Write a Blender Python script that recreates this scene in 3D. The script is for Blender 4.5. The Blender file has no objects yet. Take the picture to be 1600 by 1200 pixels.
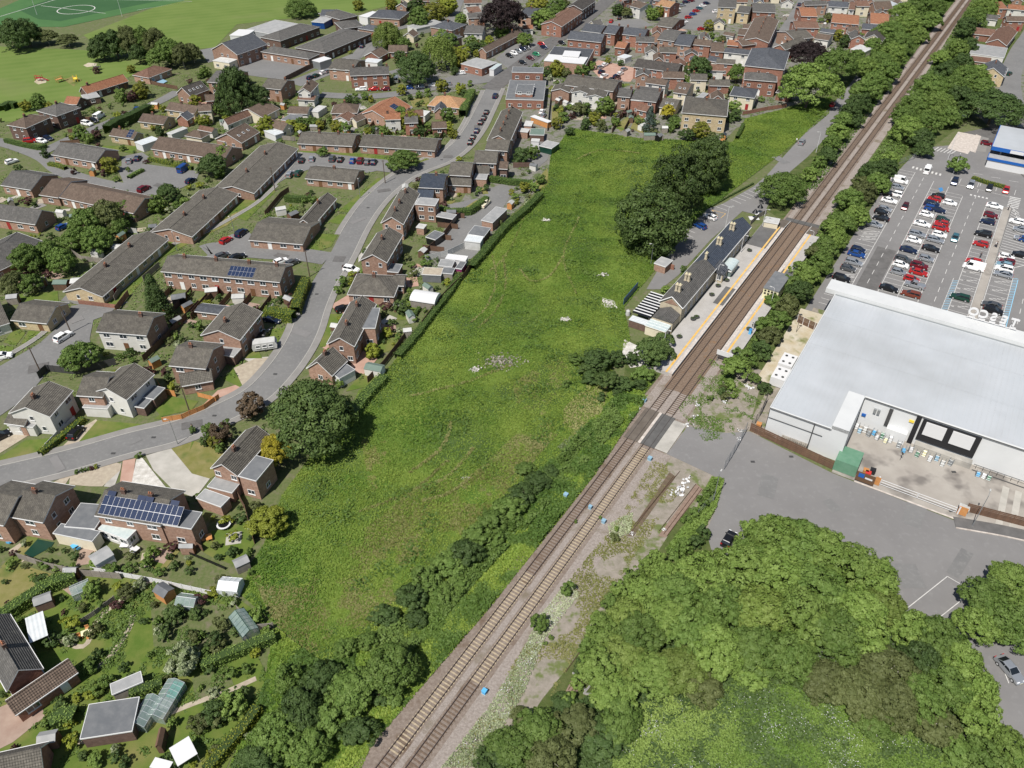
import bpy, math, random
import numpy as np
from mathutils import Vector, Matrix
random.seed(7); rng = np.random.default_rng(7)
scene = bpy.context.scene
# ---------------------------------------------------------------- camera
CAMH = 106.0; FPX = 1235.0; PITCH = math.atan(990.0/FPX)
cam_data = bpy.data.cameras.new('camera'); cam = bpy.data.objects.new('camera', cam_data)
scene.collection.objects.link(cam)
cam.location = (0, 0, CAMH); cam.rotation_euler = (math.pi/2-PITCH, 0, 0)
cam_data.sensor_width = 36; cam_data.lens = FPX/1600*36
cam_data.clip_start = 1; cam_data.clip_end = 9000
scene.camera = cam
# ---------------------------------------------------------------- light
SUN_AZ = 215.0; SUN_EL = 57.0      # where the sun stands, clockwise from +Y
world = bpy.data.worlds.new('World'); scene.world = world; world.use_nodes = True
wn = world.node_tree; sky = wn.nodes.new('ShaderNodeTexSky'); sky.sky_type = 'NISHITA'
sky.sun_disc = False; sky.sun_elevation = math.radians(SUN_EL); sky.sun_rotation = math.radians(SUN_AZ)
sky.air_density = 1.0; sky.dust_density = 1.0
wn.nodes['Background'].inputs['Strength'].default_value = 0.068
wn.links.new(sky.outputs[0], wn.nodes['Background'].inputs[0])
sd = bpy.data.lights.new('sun', 'SUN'); so = bpy.data.objects.new('sun', sd); scene.collection.objects.link(so)
sd.energy = 5.0; sd.angle = math.radians(0.5); sd.color = (1.0, 0.955, 0.89)
_a = math.radians(SUN_AZ-180); _e = math.radians(SUN_EL)
so.rotation_euler = Vector((math.sin(_a)*math.cos(_e), math.cos(_a)*math.cos(_e), -math.sin(_e))).to_track_quat('-Z', 'Y').to_euler()
so.location = (-100, -150, 300)
scene.view_settings.view_transform = 'Standard'; scene.view_settings.look = 'None'
scene.view_settings.exposure = 0.2; scene.view_settings.gamma = 1.0
scene.render.engine = 'CYCLES'; scene.cycles.max_bounces = 5; scene.cycles.diffuse_bounces = 2
scene.cycles.transparent_max_bounces = 4; scene.cycles.glossy_bounces = 2
# ---------------------------------------------------------------- mapping: a pixel of the 1600 x 1200 survey picture -> a place on the ground
_c, _s = math.cos(PITCH), math.sin(PITCH)
def P(x, y, z=0.0):
    dx = (x-800)/FPX; dy = (600-y)/FPX
    X, Y, Z = dx, _c+dy*_s, -_s+dy*_c
    t = (CAMH-z)/-Z
    return Vector((X*t, Y*t, z))
def PX(v):
    d = (v[0], v[1], v[2]-CAMH); dep = d[1]*_c-d[2]*_s; up = d[1]*_s+d[2]*_c
    return 800+FPX*d[0]/dep, 600-FPX*up/dep
def scale_at(y): return (y+390)*_c/CAMH       # pixels per metre across
# ---------------------------------------------------------------- materials
MATS = {}
def mat(name, col, rough=0.85, col2=None, scale=1.0, detail=4, bump=0.0, bscale=None, col3=None, scale3=None, metal=0.0,
        coords='Object', rand=0.0, ribs=None, bricks=None, spec=0.3, attr=None, translucent=0.0, thr=(0.35, 0.65), stripes=None, alpha=None, thr3=(0.55, 0.7)):
    m = bpy.data.materials.new(name); m.use_nodes = True; nt = m.node_tree; N = nt.nodes; L = nt.links
    b = N['Principled BSDF']; b.inputs['Roughness'].default_value = rough; b.inputs['Metallic'].default_value = metal
    b.inputs['Specular IOR Level'].default_value = spec
    tc = N.new('ShaderNodeTexCoord')
    if coords == 'World':
        g = N.new('ShaderNodeNewGeometry'); co = g.outputs['Position']
    else: co = tc.outputs[coords]
    def noise(sc, det=4, rough_=0.6, dist=0.0):
        n = N.new('ShaderNodeTexNoise'); n.inputs['Scale'].default_value = sc; n.inputs['Detail'].default_value = det
        n.inputs['Roughness'].default_value = rough_; n.inputs['Distortion'].default_value = dist
        L.new(co, n.inputs['Vector']); return n.outputs['Fac']
    def ramp(fac, lo, hi):
        r = N.new('ShaderNodeMapRange'); r.inputs['From Min'].default_value = lo; r.inputs['From Max'].default_value = hi
        L.new(fac, r.inputs['Value']); return r.outputs[0]
    def mix(fac, a, c, typ='MIX'):
        x = N.new('ShaderNodeMix'); x.data_type = 'RGBA'; x.blend_type = typ
        if hasattr(fac, 'is_output'): L.new(fac, x.inputs['Factor'])
        else: x.inputs['Factor'].default_value = fac
        for k, v in (('A', a), ('B', c)):
            s_ = [i for i in x.inputs if i.name == k and i.type == 'RGBA'][0]
            if hasattr(v, 'is_output'): L.new(v, s_)
            else: s_.default_value = (*v[:3], 1)
        return [o for o in x.outputs if o.type == 'RGBA'][0]
    out = (*col, 1)
    if attr:
        a = N.new('ShaderNodeAttribute'); a.attribute_name = attr
        out = mix(a.outputs['Fac'], col, col2)
    elif col2: out = mix(ramp(noise(scale, detail), *thr), col, col2)
    if col3: out = mix(ramp(noise(scale3 or scale*0.2, 3), *thr3), out, col3)
    if stripes:
        sc, ang, c4, amt = stripes
        mp = N.new('ShaderNodeMapping'); mp.inputs['Rotation'].default_value = (0, 0, ang); L.new(co, mp.inputs['Vector'])
        w = N.new('ShaderNodeTexWave'); w.inputs['Scale'].default_value = sc; w.inputs['Distortion'].default_value = 1.2; w.inputs['Detail'].default_value = 2; w.inputs['Detail Scale'].default_value = .6
        L.new(mp.outputs[0], w.inputs['Vector']); f_ = N.new('ShaderNodeMath'); f_.operation = 'MULTIPLY'; f_.inputs[1].default_value = amt
        L.new(w.outputs['Fac'], f_.inputs[0]); out = mix(f_.outputs[0], out, c4)
    hgt = None
    if bricks:      # (width, row height, mortar colour, mortar size)
        bt = N.new('ShaderNodeTexBrick'); bt.inputs['Scale'].default_value = 1.0
        bt.inputs['Brick Width'].default_value = bricks[0]; bt.inputs['Row Height'].default_value = bricks[1]
        bt.inputs['Mortar Size'].default_value = bricks[3]; bt.inputs['Color1'].default_value = (.75, .75, .75, 1); bt.inputs['Color2'].default_value = (1.1, 1.1, 1.1, 1)
        bt.inputs['Mortar'].default_value = (*bricks[2], 1); L.new(tc.outputs['UV'], bt.inputs['Vector'])
        out = mix(1.0, out, bt.outputs['Color'], 'MULTIPLY')
    if rand:
        oi = N.new('ShaderNodeObjectInfo'); r = N.new('ShaderNodeMapRange'); r.inputs['To Min'].default_value = 1-rand; r.inputs['To Max'].default_value = 1+rand
        L.new(oi.outputs['Random'], r.inputs['Value']); cb = N.new('ShaderNodeCombineColor')
        for i in range(3): L.new(r.outputs[0], cb.inputs[i])
        out = mix(1.0, out, cb.outputs[0], 'MULTIPLY')
    if hasattr(out, 'is_output'): L.new(out, b.inputs['Base Color'])
    else: b.inputs['Base Color'].default_value = out
    hs = None
    if ribs:        # (period in metres along uv-u, depth, kind)
        sx = N.new('ShaderNodeSeparateXYZ'); L.new(tc.outputs['UV'], sx.inputs[0])
        def saw(o, per):
            m1 = N.new('ShaderNodeMath'); m1.operation = 'MULTIPLY'; m1.inputs[1].default_value = 2*math.pi/per; L.new(sx.outputs[o], m1.inputs[0])
            m2 = N.new('ShaderNodeMath'); m2.operation = 'SINE'; L.new(m1.outputs[0], m2.inputs[0]); return m2.outputs[0]
        hs = saw(0, ribs[0])
        if ribs[1]:
            ad = N.new('ShaderNodeMath'); ad.operation = 'ADD'; L.new(hs, ad.inputs[0]); L.new(saw(1, ribs[1]), ad.inputs[1]); hs = ad.outputs[0]
        bp = N.new('ShaderNodeBump'); bp.inputs['Strength'].default_value = 0.9; bp.inputs['Distance'].default_value = ribs[2]
        L.new(hs, bp.inputs['Height']); L.new(bp.outputs[0], b.inputs['Normal'])
    elif bump:
        bp = N.new('ShaderNodeBump'); bp.inputs['Strength'].default_value = 1.0; bp.inputs['Distance'].default_value = bump
        L.new(noise(bscale or scale, 5, 0.7), bp.inputs['Height']); L.new(bp.outputs[0], b.inputs['Normal'])
    if translucent:
        tr = N.new('ShaderNodeBsdfTranslucent'); ms = N.new('ShaderNodeMixShader'); ms.inputs[0].default_value = translucent
        if hasattr(out, 'is_output'): L.new(mix(1.0, out, (1.2, 1.3, .5), 'MULTIPLY'), tr.inputs[0])
        else: tr.inputs[0].default_value = out
        L.new(b.outputs[0], ms.inputs[1]); L.new(tr.outputs[0], ms.inputs[2]); L.new(ms.outputs[0], N['Material Output'].inputs[0])
    if alpha is not None: b.inputs['Alpha'].default_value = alpha
    MATS[name] = m; return m
W = 'World'
# ground covers
mat('garden_ground', (.085,.115,.035), 1, (.125,.135,.06), 1.6, coords=W, bump=.06, bscale=2.5, col3=(.15,.135,.09), scale3=.5, thr3=(.52,.72))
mat('town_ground', (.20,.19,.17), 1, (.13,.13,.105), 1.2, coords=W, col3=(.09,.115,.045), scale3=.30, thr3=(.5,.62))
mat('lawn', (.075,.125,.018), 1, (.115,.15,.03), .5, coords=W, bump=.03, bscale=6, col3=(.17,.16,.055), scale3=.13, thr3=(.5,.75))
mat('lawn_dry', (.15,.15,.04), 1, (.21,.185,.075), .45, coords=W, bump=.02, bscale=6, col3=(.085,.12,.025), scale3=.16)
mat('playing_field', (.095,.15,.028), 1, (.125,.178,.04), .05, coords=W, stripes=(.055, 1.15, (.145,.19,.05), .35), col3=(.15,.175,.06), scale3=.02)
mat('pitch_turf', (.05,.125,.04), 1, (.06,.14,.045), .1, coords=W)
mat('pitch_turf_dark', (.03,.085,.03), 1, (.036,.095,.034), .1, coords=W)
mat('rough_grass', (.07,.135,.018), 1, (.15,.205,.035), .08, coords=W, bump=.28, bscale=1.4, col3=(.06,.10,.025), scale3=.06, thr3=(.5,.62))
mat('scrub_ground', (.05,.08,.015), 1, (.10,.115,.04), .5, coords=W, bump=.2, bscale=2)
mat('asphalt', (.148,.147,.145), .95, (.178,.176,.172), .10, coords=W, col3=(.215,.212,.206), scale3=1.3, thr3=(.5,.85))
mat('asphalt_dark', (.10,.097,.094), .95, (.135,.13,.126), .5, coords=W)
mat('asphalt_yard', (.195,.19,.186), .95, (.172,.167,.164), .10, coords=W, col3=(.23,.226,.222), scale3=.9, thr3=(.55,.9))
mat('pavement', (.20,.193,.182), .95, (.235,.226,.214), .4, coords=W)
mat('kerb', (.36,.35,.32), .9)
mat('concrete', (.34,.325,.29), .9, (.43,.41,.37), .35, coords=W, col3=(.24,.23,.21), scale3=.13)
mat('yard_concrete', (.29,.265,.235), .9, (.35,.325,.29), .18, coords=W, col3=(.17,.155,.14), scale3=.16, thr3=(.52,.66))
mat('rubble_white', (.62,.60,.56), .9, (.40,.38,.34), .8, coords=W, bump=.1, bscale=3)
mat('sand_ground', (.40,.34,.23), .95, (.48,.44,.36), .3, coords=W, col3=(.17,.18,.07), scale3=.22, bump=.05, bscale=2)
mat('block_paving', (.27,.19,.15), .9, (.33,.25,.20), .5, coords=W)
mat('pink_paving', (.36,.22,.17), .9, (.42,.28,.22), .5, coords=W)
mat('gravel_drive', (.40,.35,.27), .95, (.32,.27,.21), 1.2, coords=W)
mat('soil', (.14,.10,.07), 1, (.10,.08,.05), 1.2, coords=W, bump=.05)
mat('rust_soil', (.19,.135,.105), 1, (.25,.18,.14), 1.5, coords=W, bump=.05)
mat('ballast', (.175,.138,.112), 1, (.255,.212,.18), 2.2, coords=W, bump=.12, bscale=7, col3=(.13,.09,.062), scale3=.25, detail=8)
mat('ballast_pale', (.235,.20,.175), 1, (.33,.29,.26), 2.6, coords=W, bump=.12, bscale=7, col3=(.18,.15,.11), scale3=.2, detail=8)
mat('ballast_brown', (.15,.105,.075), 1, (.21,.155,.115), 2.2, coords=W, bump=.1, bscale=7, detail=8, col3=(.22,.125,.06), scale3=.35, thr3=(.6,.75))
mat('waste_ground', (.285,.25,.215), 1, (.21,.19,.15), .8, coords=W, bump=.08, bscale=3, col3=(.12,.145,.05), scale3=.30, thr3=(.52,.62))
mat('rail_steel', (.085,.05,.036), .55, metal=.3)
mat('rail_head', (.30,.25,.22), .35, metal=.8)
mat('sleeper', (.44,.37,.26), .9, (.28,.225,.155), 1.5)
mat('sleeper_dark', (.17,.12,.085), .95, (.11,.08,.06), 2.0)
mat('crossing_brown', (.105,.088,.072), .9, (.135,.115,.095), .6, coords=W)
mat('crossing_grey', (.085,.083,.08), .9, (.11,.108,.104), .6, coords=W)
mat('platform', (.34,.325,.305), .95, (.40,.385,.365), .35, coords=W)
mat('platform_dark', (.10,.098,.096), .95, (.13,.128,.125), .35, coords=W)
mat('coping', (.55,.50,.45), .9, (.40,.35,.31), 1.3, coords=W)
mat('yellow_line', (.60,.34,.05), .8, (.62,.43,.18), .7, coords=W)
mat('white_line', (.60,.59,.56), .8, (.46,.455,.44), 1.0, coords=W)
mat('blue_line', (.25,.55,.75), .8); mat('blue_bay', (.05,.2,.42), .8)
# roofs (uv in metres)
def roofm(n, a, b, c=None, lich=(.24,.225,.17)):
    mat(n, a, .95, b, .8, ribs=(.33, .36, .03), col3=lich, scale3=.55, thr3=(.62,1.05), rand=.10, bricks=(.33, .36, (.62,.62,.62), .03), detail=6)
roofm('roof_greybrown', (.105,.096,.083), (.148,.136,.115))
roofm('roof_grey', (.10,.097,.092), (.138,.132,.124))
roofm('roof_brown', (.12,.088,.068), (.16,.119,.092))
roofm('roof_brownred', (.16,.088,.062), (.205,.122,.088))
roofm('roof_orange', (.29,.125,.07), (.34,.165,.095), lich=(.30,.20,.12))
roofm('roof_tan', (.40,.22,.115), (.44,.27,.15), lich=(.30,.22,.15))
roofm('roof_slate', (.078,.085,.10), (.105,.112,.125), lich=(.15,.15,.15))
roofm('roof_slate_blue', (.045,.058,.082), (.06,.072,.095), lich=(.07,.08,.10))
roofm('roof_dark', (.06,.054,.05), (.088,.08,.072), lich=(.13,.12,.10))
mat('flat_felt', (.115,.122,.13), .8, (.155,.16,.165), .7, rand=.12)
mat('flat_grey', (.26,.265,.265), .8, (.33,.33,.325), .6, rand=.12)
mat('flat_pale', (.50,.50,.485), .8, (.40,.40,.38), .8, rand=.10)
mat('flat_green', (.12,.17,.14), .8, (.15,.20,.17), .8)
mat('sheet_roof', (.40,.425,.445), .42, (.445,.465,.485), .07, ribs=(.9, 0, .02), coords='Object', col3=(.36,.375,.385), scale3=.05, thr3=(.5,.72), spec=.4)
mat('sheet_white', (.56,.57,.565), .6, (.51,.52,.52), .2, coords=W)
# walls
mat('brick', (.30,.185,.135), .95, (.37,.245,.185), 1.6, bricks=(.45,.15,(.9,.85,.8),.012), rand=.16)
mat('brick_red', (.26,.125,.088), .95, (.32,.17,.125), 1.6, bricks=(.45,.15,(.9,.85,.8),.012), rand=.18)
mat('brick_dark', (.125,.08,.065), .95, (.16,.105,.085), 1.6, bricks=(.45,.15,(.9,.85,.8),.012), rand=.1)
mat('brick_buff', (.46,.36,.22), .95, (.52,.43,.28), 1.6, bricks=(.45,.15,(.9,.9,.85),.012), rand=.1)
mat('render_white', (.62,.61,.57), .9, (.55,.54,.50), .6, rand=.08)
mat('render_cream', (.66,.60,.46), .9, (.60,.54,.41), .6, rand=.05)
mat('stone', (.50,.44,.32), .95, (.40,.35,.26), 1.2)
mat('cladding_white', (.62,.63,.63), .5, (.56,.57,.57), .12, coords=W)
mat('cladding_grey', (.30,.31,.32), .6)
mat('frame_white', (.66,.66,.65), .45); mat('frame_brown', (.12,.07,.04), .6); mat('frame_blue', (.10,.2,.3), .6)
mat('glass_pane', (.035,.045,.055), .08, spec=.8)
mat('glass_roof', (.42,.50,.50), .25, (.52,.58,.57), 1.3, spec=.8)
mat('glass_clear', (.25,.34,.32), .12, (.32,.41,.38), 1.5, spec=.8, alpha=.55)
mat('polycarb', (.60,.63,.64), .35, (.52,.55,.56), 1.0, ribs=(.6, 0, .02))
mat('door_white', (.74,.74,.72), .5); mat('door_red', (.30,.03,.03), .5); mat('door_brown', (.16,.08,.04), .6); mat('door_blue', (.05,.12,.28), .5)
mat('solar', (.016,.026,.06), .2, (.022,.034,.075), 4, spec=.7); mat('alu', (.62,.63,.64), .4, metal=.5)
mat('terracotta', (.42,.17,.09), .9); mat('metal_grey', (.34,.36,.37), .45, metal=.6); mat('metal_dark', (.06,.06,.06), .6)
mat('wood_brown', (.155,.09,.058), .9, (.115,.07,.047), 1.5, rand=.12); mat('wood_orange', (.46,.20,.065), .85, (.52,.26,.10), 1.5, rand=.1)
mat('wood_grey', (.27,.245,.21), .95, (.20,.18,.155), 1.2, rand=.12); mat('wood_pole', (.11,.08,.06), .9)
mat('paint_green', (.10,.22,.14), .6, (.13,.25,.17), .8); mat('paint_blue', (.05,.22,.50), .5); mat('paint_red', (.50,.04,.035), .5); mat('paint_yellow', (.75,.55,.06), .6)
mat('tesco_blue', (.015,.10,.36), .5); mat('sign_red', (.55,.05,.05), .5); mat('teal', (.05,.45,.36), .6); mat('plastic_blue', (.10,.38,.65), .6); mat('plastic_pale_blue', (.22,.36,.46), .7)
mat('paint_black', (.02,.02,.022), .5); mat('white_plastic', (.60,.60,.60), .5); mat('cream_paint', (.70,.66,.42), .8); mat('purple', (.20,.03,.10), .7); mat('pink', (.6,.2,.3), .7)
mat('skin', (.55,.34,.25), .7); mat('cloth_dark', (.03,.03,.04), .9); mat('cloth_tan', (.50,.38,.26), .9); mat('cloth_white', (.7,.7,.7), .9); mat('cloth_blue', (.06,.10,.22), .9); mat('hair', (.06,.04,.03), .8); mat('tyre', (.02,.02,.02), .9)
# leaves: attribute 'var' runs 0..1 over the leaves of a plant
def leaf(n, a, b, tr=.14): mat(n, a, .62, b, attr='var', translucent=tr, rand=.16, spec=.25)
leaf('leaf_dark', (.042,.075,.02), (.08,.125,.035))
leaf('leaf_deep', (.042,.072,.018), (.085,.125,.035))
leaf('leaf_mid', (.075,.13,.024), (.14,.205,.05))
leaf('leaf_bright', (.105,.17,.03), (.19,.265,.065))
leaf('leaf_light', (.10,.15,.025), (.18,.23,.06))
leaf('leaf_olive', (.075,.092,.028), (.13,.15,.055))
leaf('leaf_grey', (.055,.092,.025), (.11,.16,.045))
leaf('leaf_yellow', (.12,.14,.02), (.24,.24,.035))
leaf('leaf_gold', (.22,.19,.02), (.38,.33,.03))
leaf('leaf_lime', (.16,.19,.02), (.25,.28,.04))
leaf('leaf_purple', (.045,.022,.022), (.095,.042,.035), .1)
leaf('leaf_brown', (.075,.052,.03), (.125,.088,.055), .1)
leaf('leaf_copper', (.018,.012,.013), (.032,.02,.019), .1)
leaf('leaf_blue', (.06,.09,.075), (.11,.15,.125))
leaf('leaf_flower', (.10,.145,.04), (.42,.45,.30), .2)
leaf('leaf_grass', (.085,.17,.02), (.27,.33,.06), .3)
leaf('leaf_grass_dry', (.17,.18,.05), (.29,.28,.12), .3)
leaf('leaf_weed', (.055,.11,.02), (.13,.20,.04), .25)
leaf('leaf_meadow', (.10,.175,.028), (.26,.34,.09), .25)
mat('bark', (.10,.075,.05), .95, (.16,.13,.095), 3); mat('bark_pale', (.42,.40,.34), .9)
M = MATS
# ---------------------------------------------------------------- object helpers
COL = scene.collection
LABELS = []          # (object, label base, zone, order key) made single afterwards
def new_obj(name, data, parent=None, loc=None, rz=None):
    o = bpy.data.objects.new(name, data); COL.objects.link(o)
    if parent is not None: o.parent = parent
    if loc is not None: o.location = loc
    if rz is not None: o.rotation_euler = (0, 0, rz)
    return o
def empty(name, loc, rz=0.0):
    o = new_obj(name, None, None, loc, rz); o.empty_display_size = .5; return o
def tag(o, label=None, cat=None, group=None, kind=None):
    if label: o['label'] = label
    if cat: o['category'] = cat
    if group: o['group'] = group
    if kind: o['kind'] = kind
    return o
class MB:
    """collects polygons (with uv in metres and material index) for one mesh"""
    def __init__(s): s.v = []; s.f = []; s.m = []; s.uv = []
    def poly(s, pts, mi=0, uv=None):
        n = len(s.v); s.v += [tuple(p) for p in pts]; s.f.append(tuple(range(n, n+len(pts)))); s.m.append(mi)
        if uv is None:
            a = Vector(pts[0]); e = (Vector(pts[1])-a)
            e = e.normalized() if e.length > 1e-6 else Vector((1, 0, 0))
            nn = Vector((0, 0, 0))
            for i in range(len(pts)):
                p, q = Vector(pts[i]), Vector(pts[(i+1) % len(pts)]); nn += p.cross(q)
            g = nn.normalized().cross(e) if nn.length > 1e-9 else Vector((0, 1, 0))
            uv = [((Vector(p)-a).dot(e), (Vector(p)-a).dot(g)) for p in pts]
        s.uv += [tuple(u) for u in uv]
    def box(s, x0, x1, y0, y1, z0, z1, mi=0, top=None, bottom=True):
        p = [(x0,y0,z0),(x1,y0,z0),(x1,y1,z0),(x0,y1,z0),(x0,y0,z1),(x1,y0,z1),(x1,y1,z1),(x0,y1,z1)]
        for q in ((0,1,5,4),(1,2,6,5),(2,3,7,6),(3,0,4,7)): s.poly([p[i] for i in q], mi)
        s.poly([p[i] for i in (4,5,6,7)], mi if top is None else top)
        if bottom: s.poly([p[i] for i in (3,2,1,0)], mi)
    def prism(s, pts, z0, z1, mi=0, top=None, bottom=False):
        pts = [(p[0], p[1]) for p in pts]
        ar = sum(pts[i][0]*pts[(i+1) % len(pts)][1]-pts[(i+1) % len(pts)][0]*pts[i][1] for i in range(len(pts)))
        if ar < 0: pts = pts[::-1]
        n = len(pts)
        for i in range(n):
            a, b = pts[i], pts[(i+1) % n]; s.poly([(*a, z0), (*b, z0), (*b, z1), (*a, z1)], mi)
        s.poly([(*p, z1) for p in pts], mi if top is None else top)
        if bottom: s.poly([(*p, z0) for p in pts[::-1]], mi)
    def bar(s, a, b, r=.05, r2=None, n=6, mi=0, caps=True):
        a, b = Vector(a), Vector(b); d = (b-a).normalized(); r2 = r if r2 is None else r2
        u = d.cross(Vector((0, 0, 1))); u = u.normalized() if u.length > 1e-3 else Vector((1, 0, 0)); w = d.cross(u)
        A = [a+(u*math.cos(2*math.pi*i/n)+w*math.sin(2*math.pi*i/n))*r for i in range(n)]
        B = [b+(u*math.cos(2*math.pi*i/n)+w*math.sin(2*math.pi*i/n))*r2 for i in range(n)]
        for i in range(n): j = (i+1) % n; s.poly([A[i], A[j], B[j], B[i]], mi)
        if caps: s.poly(B, mi); s.poly(A[::-1], mi)
    def tube(s, pts, rads, n=6, mi=0):
        for i in range(len(pts)-1): s.bar(pts[i], pts[i+1], rads[i], rads[i+1], n, mi, caps=(i in (0, len(pts)-2)))
    def cyl(s, cx, cy, z0, z1, r, r2=None, n=12, mi=0): s.bar((cx, cy, z0), (cx, cy, z1), r, r2, n, mi)
    def mesh(s, name, mats):
        me = bpy.data.meshes.new(name); me.from_pydata(s.v, [], s.f)
        for m_ in mats: me.materials.append(M[m_] if isinstance(m_, str) else m_)
        me.polygons.foreach_set('material_index', s.m)
        ul = me.uv_layers.new(name='UVMap'); ul.data.foreach_set('uv', np.array(s.uv, dtype=np.float32).ravel())
        me.update(); return me
    def build(s, name, mats, parent=None, loc=None, rz=None):
        if isinstance(mats, str): mats = [mats]
        return new_obj(name, s.mesh(name, mats), parent, loc, rz)
def sheet(name, pts, z, m, kind='structure', label=None, cat=None, sub=0):
    """flat ground cover from world points"""
    mb = MB(); q = [(p[0], p[1], z) for p in pts]
    ar = sum(q[i][0]*q[(i+1) % len(q)][1]-q[(i+1) % len(q)][0]*q[i][1] for i in range(len(q)))
    if ar < 0: q = q[::-1]
    mb.poly(q); o = mb.build(name, m); tag(o, label, cat, kind=kind); return o
_zc = [0]
def psheet(name, px, z, m, **k):
    _zc[0] += 1; return sheet(name, [P(*p) for p in px], z+.0021*(_zc[0] % 9), m, **k)
def smooth_line(pts, n=6):
    """Catmull-Rom through world points"""
    pts = [Vector(p) for p in pts]
    if len(pts) < 3: return pts
    Q = [pts[0]*2-pts[1]]+pts+[pts[-1]*2-pts[-2]]; out = []
    for i in range(1, len(Q)-2):
        a, b, c, d = Q[i-1:i+3]
        for k in range(n):
            t = k/n; out.append(.5*((2*b)+(c-a)*t+(2*a-5*b+4*c-d)*t*t+(3*b-a-3*c+d)*t**3))
    out.append(pts[-1]); return out
def offset_line(pts, d):
    """shift a line sideways (positive = left of travel)"""
    out = []
    for i, p in enumerate(pts):
        t = (pts[min(i+1, len(pts)-1)]-pts[max(i-1, 0)]); t.z = 0; t.normalize()
        out.append(Vector((p.x-t.y*d, p.y+t.x*d, p.z)))
    return out
def ribbon(name, pts, w0, w1, z, m, thick=0.0, kind='structure', mats=None):
    """strip between sideways offsets w0 and w1 of a line"""
    A, B = offset_line(pts, w0), offset_line(pts, w1); mb = MB(); s = 0
    for i in range(len(pts)-1):
        L_ = (pts[i+1]-pts[i]).length
        q = [(A[i].x, A[i].y, z), (A[i+1].x, A[i+1].y, z), (B[i+1].x, B[i+1].y, z), (B[i].x, B[i].y, z)]
        if w0 < w1: q = q[:]; 
        else: q = q[::-1]
        e1 = Vector(q[1])-Vector(q[0]); e2 = Vector(q[2])-Vector(q[0])
        if e1.cross(e2).z < 0: q = q[::-1]
        mb.poly(q, 0, [(0, 0), (1, 0), (1, 1), (0, 1)])
        if thick:
            for S_ in (A, B): mb.poly([(S_[i].x, S_[i].y, z), (S_[i+1].x, S_[i+1].y, z), (S_[i+1].x, S_[i+1].y, z-thick), (S_[i].x, S_[i].y, z-thick)], 1 if mats and len(mats) > 1 else 0)
    if thick:
        for i in (0, len(pts)-1): mb.poly([(A[i].x, A[i].y, z), (B[i].x, B[i].y, z), (B[i].x, B[i].y, z-thick), (A[i].x, A[i].y, z-thick)], 1 if mats and len(mats) > 1 else 0)
    o = mb.build(name, mats or [m])
    if kind: o['kind'] = kind
    return o
def resample(pts, step):
    out = [pts[0].copy()]; need = step
    for a, b in zip(pts[:-1], pts[1:]):
        L_ = (b-a).length; pos = need
        while pos <= L_: out.append(a.lerp(b, pos/L_)); pos += step
        need = pos-L_
    return out
# ---- leaf quads, many at once
def leaf_mesh(name, C_, S_, Nrm, var, mats, core=None, mi=None, aspect=.62):
    n = len(C_); C_ = np.asarray(C_, float); Nrm = Nrm/np.maximum(np.linalg.norm(Nrm, axis=1, keepdims=True), 1e-6)
    a = rng.normal(size=(n, 3)); T = np.cross(Nrm, a); T /= np.maximum(np.linalg.norm(T, axis=1, keepdims=True), 1e-6); B = np.cross(Nrm, T)
    s = np.asarray(S_).reshape(-1, 1)*.5; T = T*s; B = B*s*aspect
    V = np.stack([C_-T, C_-B*1.0+T*.15, C_+T, C_+B*1.0-T*.15], 1).reshape(-1, 3)
    cv = np.zeros((0, 3)); cf = []
    if core is not None: cv = np.array(core.v, float).reshape(-1, 3); cf = core.f
    me = bpy.data.meshes.new(name); nv = n*4+len(cv); me.vertices.add(nv); me.vertices.foreach_set('co', np.vstack([V, cv]).astype(np.float32).ravel())
    cl = [i for f in cf for i in f]; me.loops.add(n*4+len(cl)); me.loops.foreach_set('vertex_index', np.concatenate([np.arange(n*4), np.array(cl, int)+n*4 if cl else np.zeros(0, int)]).astype(np.int32))
    me.polygons.add(n+len(cf)); ls = list(range(0, n*4, 4)); k = n*4; lt = [4]*n
    for f in cf: ls.append(k); k += len(f); lt.append(len(f))
    me.polygons.foreach_set('loop_start', np.array(ls, np.int32))
    me.materials.clear()
    for m_ in mats: me.materials.append(M[m_])
    pm = np.zeros(n+len(cf), np.int32)
    if mi is not None: pm[:n] = mi
    pm[n:] = len(mats)-1
    me.polygons.foreach_set('material_index', pm)
    at = me.attributes.new('var', 'FLOAT', 'FACE'); at.data.foreach_set('value', np.concatenate([np.clip(var, 0, 1), np.zeros(len(cf))]).astype(np.float32))
    me.update(calc_edges=True); me.validate(); return me
def in_poly(x, y, poly):
    c = np.zeros(len(x), bool); n = len(poly)
    for i in range(n):
        x0, y0 = poly[i][:2]; x1, y1 = poly[(i+1) % n][:2]
        if y0 == y1: continue
        k = ((y0 > y) != (y1 > y)) & (x < (x1-x0)*(y-y0)/(y1-y0)+x0); c ^= k
    return c
def sample_poly(poly, n):
    xs = [p[0] for p in poly]; ys = [p[1] for p in poly]; X = []; Y = []; k = 0
    while k < n:
        x = rng.uniform(min(xs), max(xs), n*2); y = rng.uniform(min(ys), max(ys), n*2); s = in_poly(x, y, poly)
        X.append(x[s]); Y.append(y[s]); k += s.sum()
        if k == 0: break
    return np.concatenate(X)[:n], np.concatenate(Y)[:n]
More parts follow.
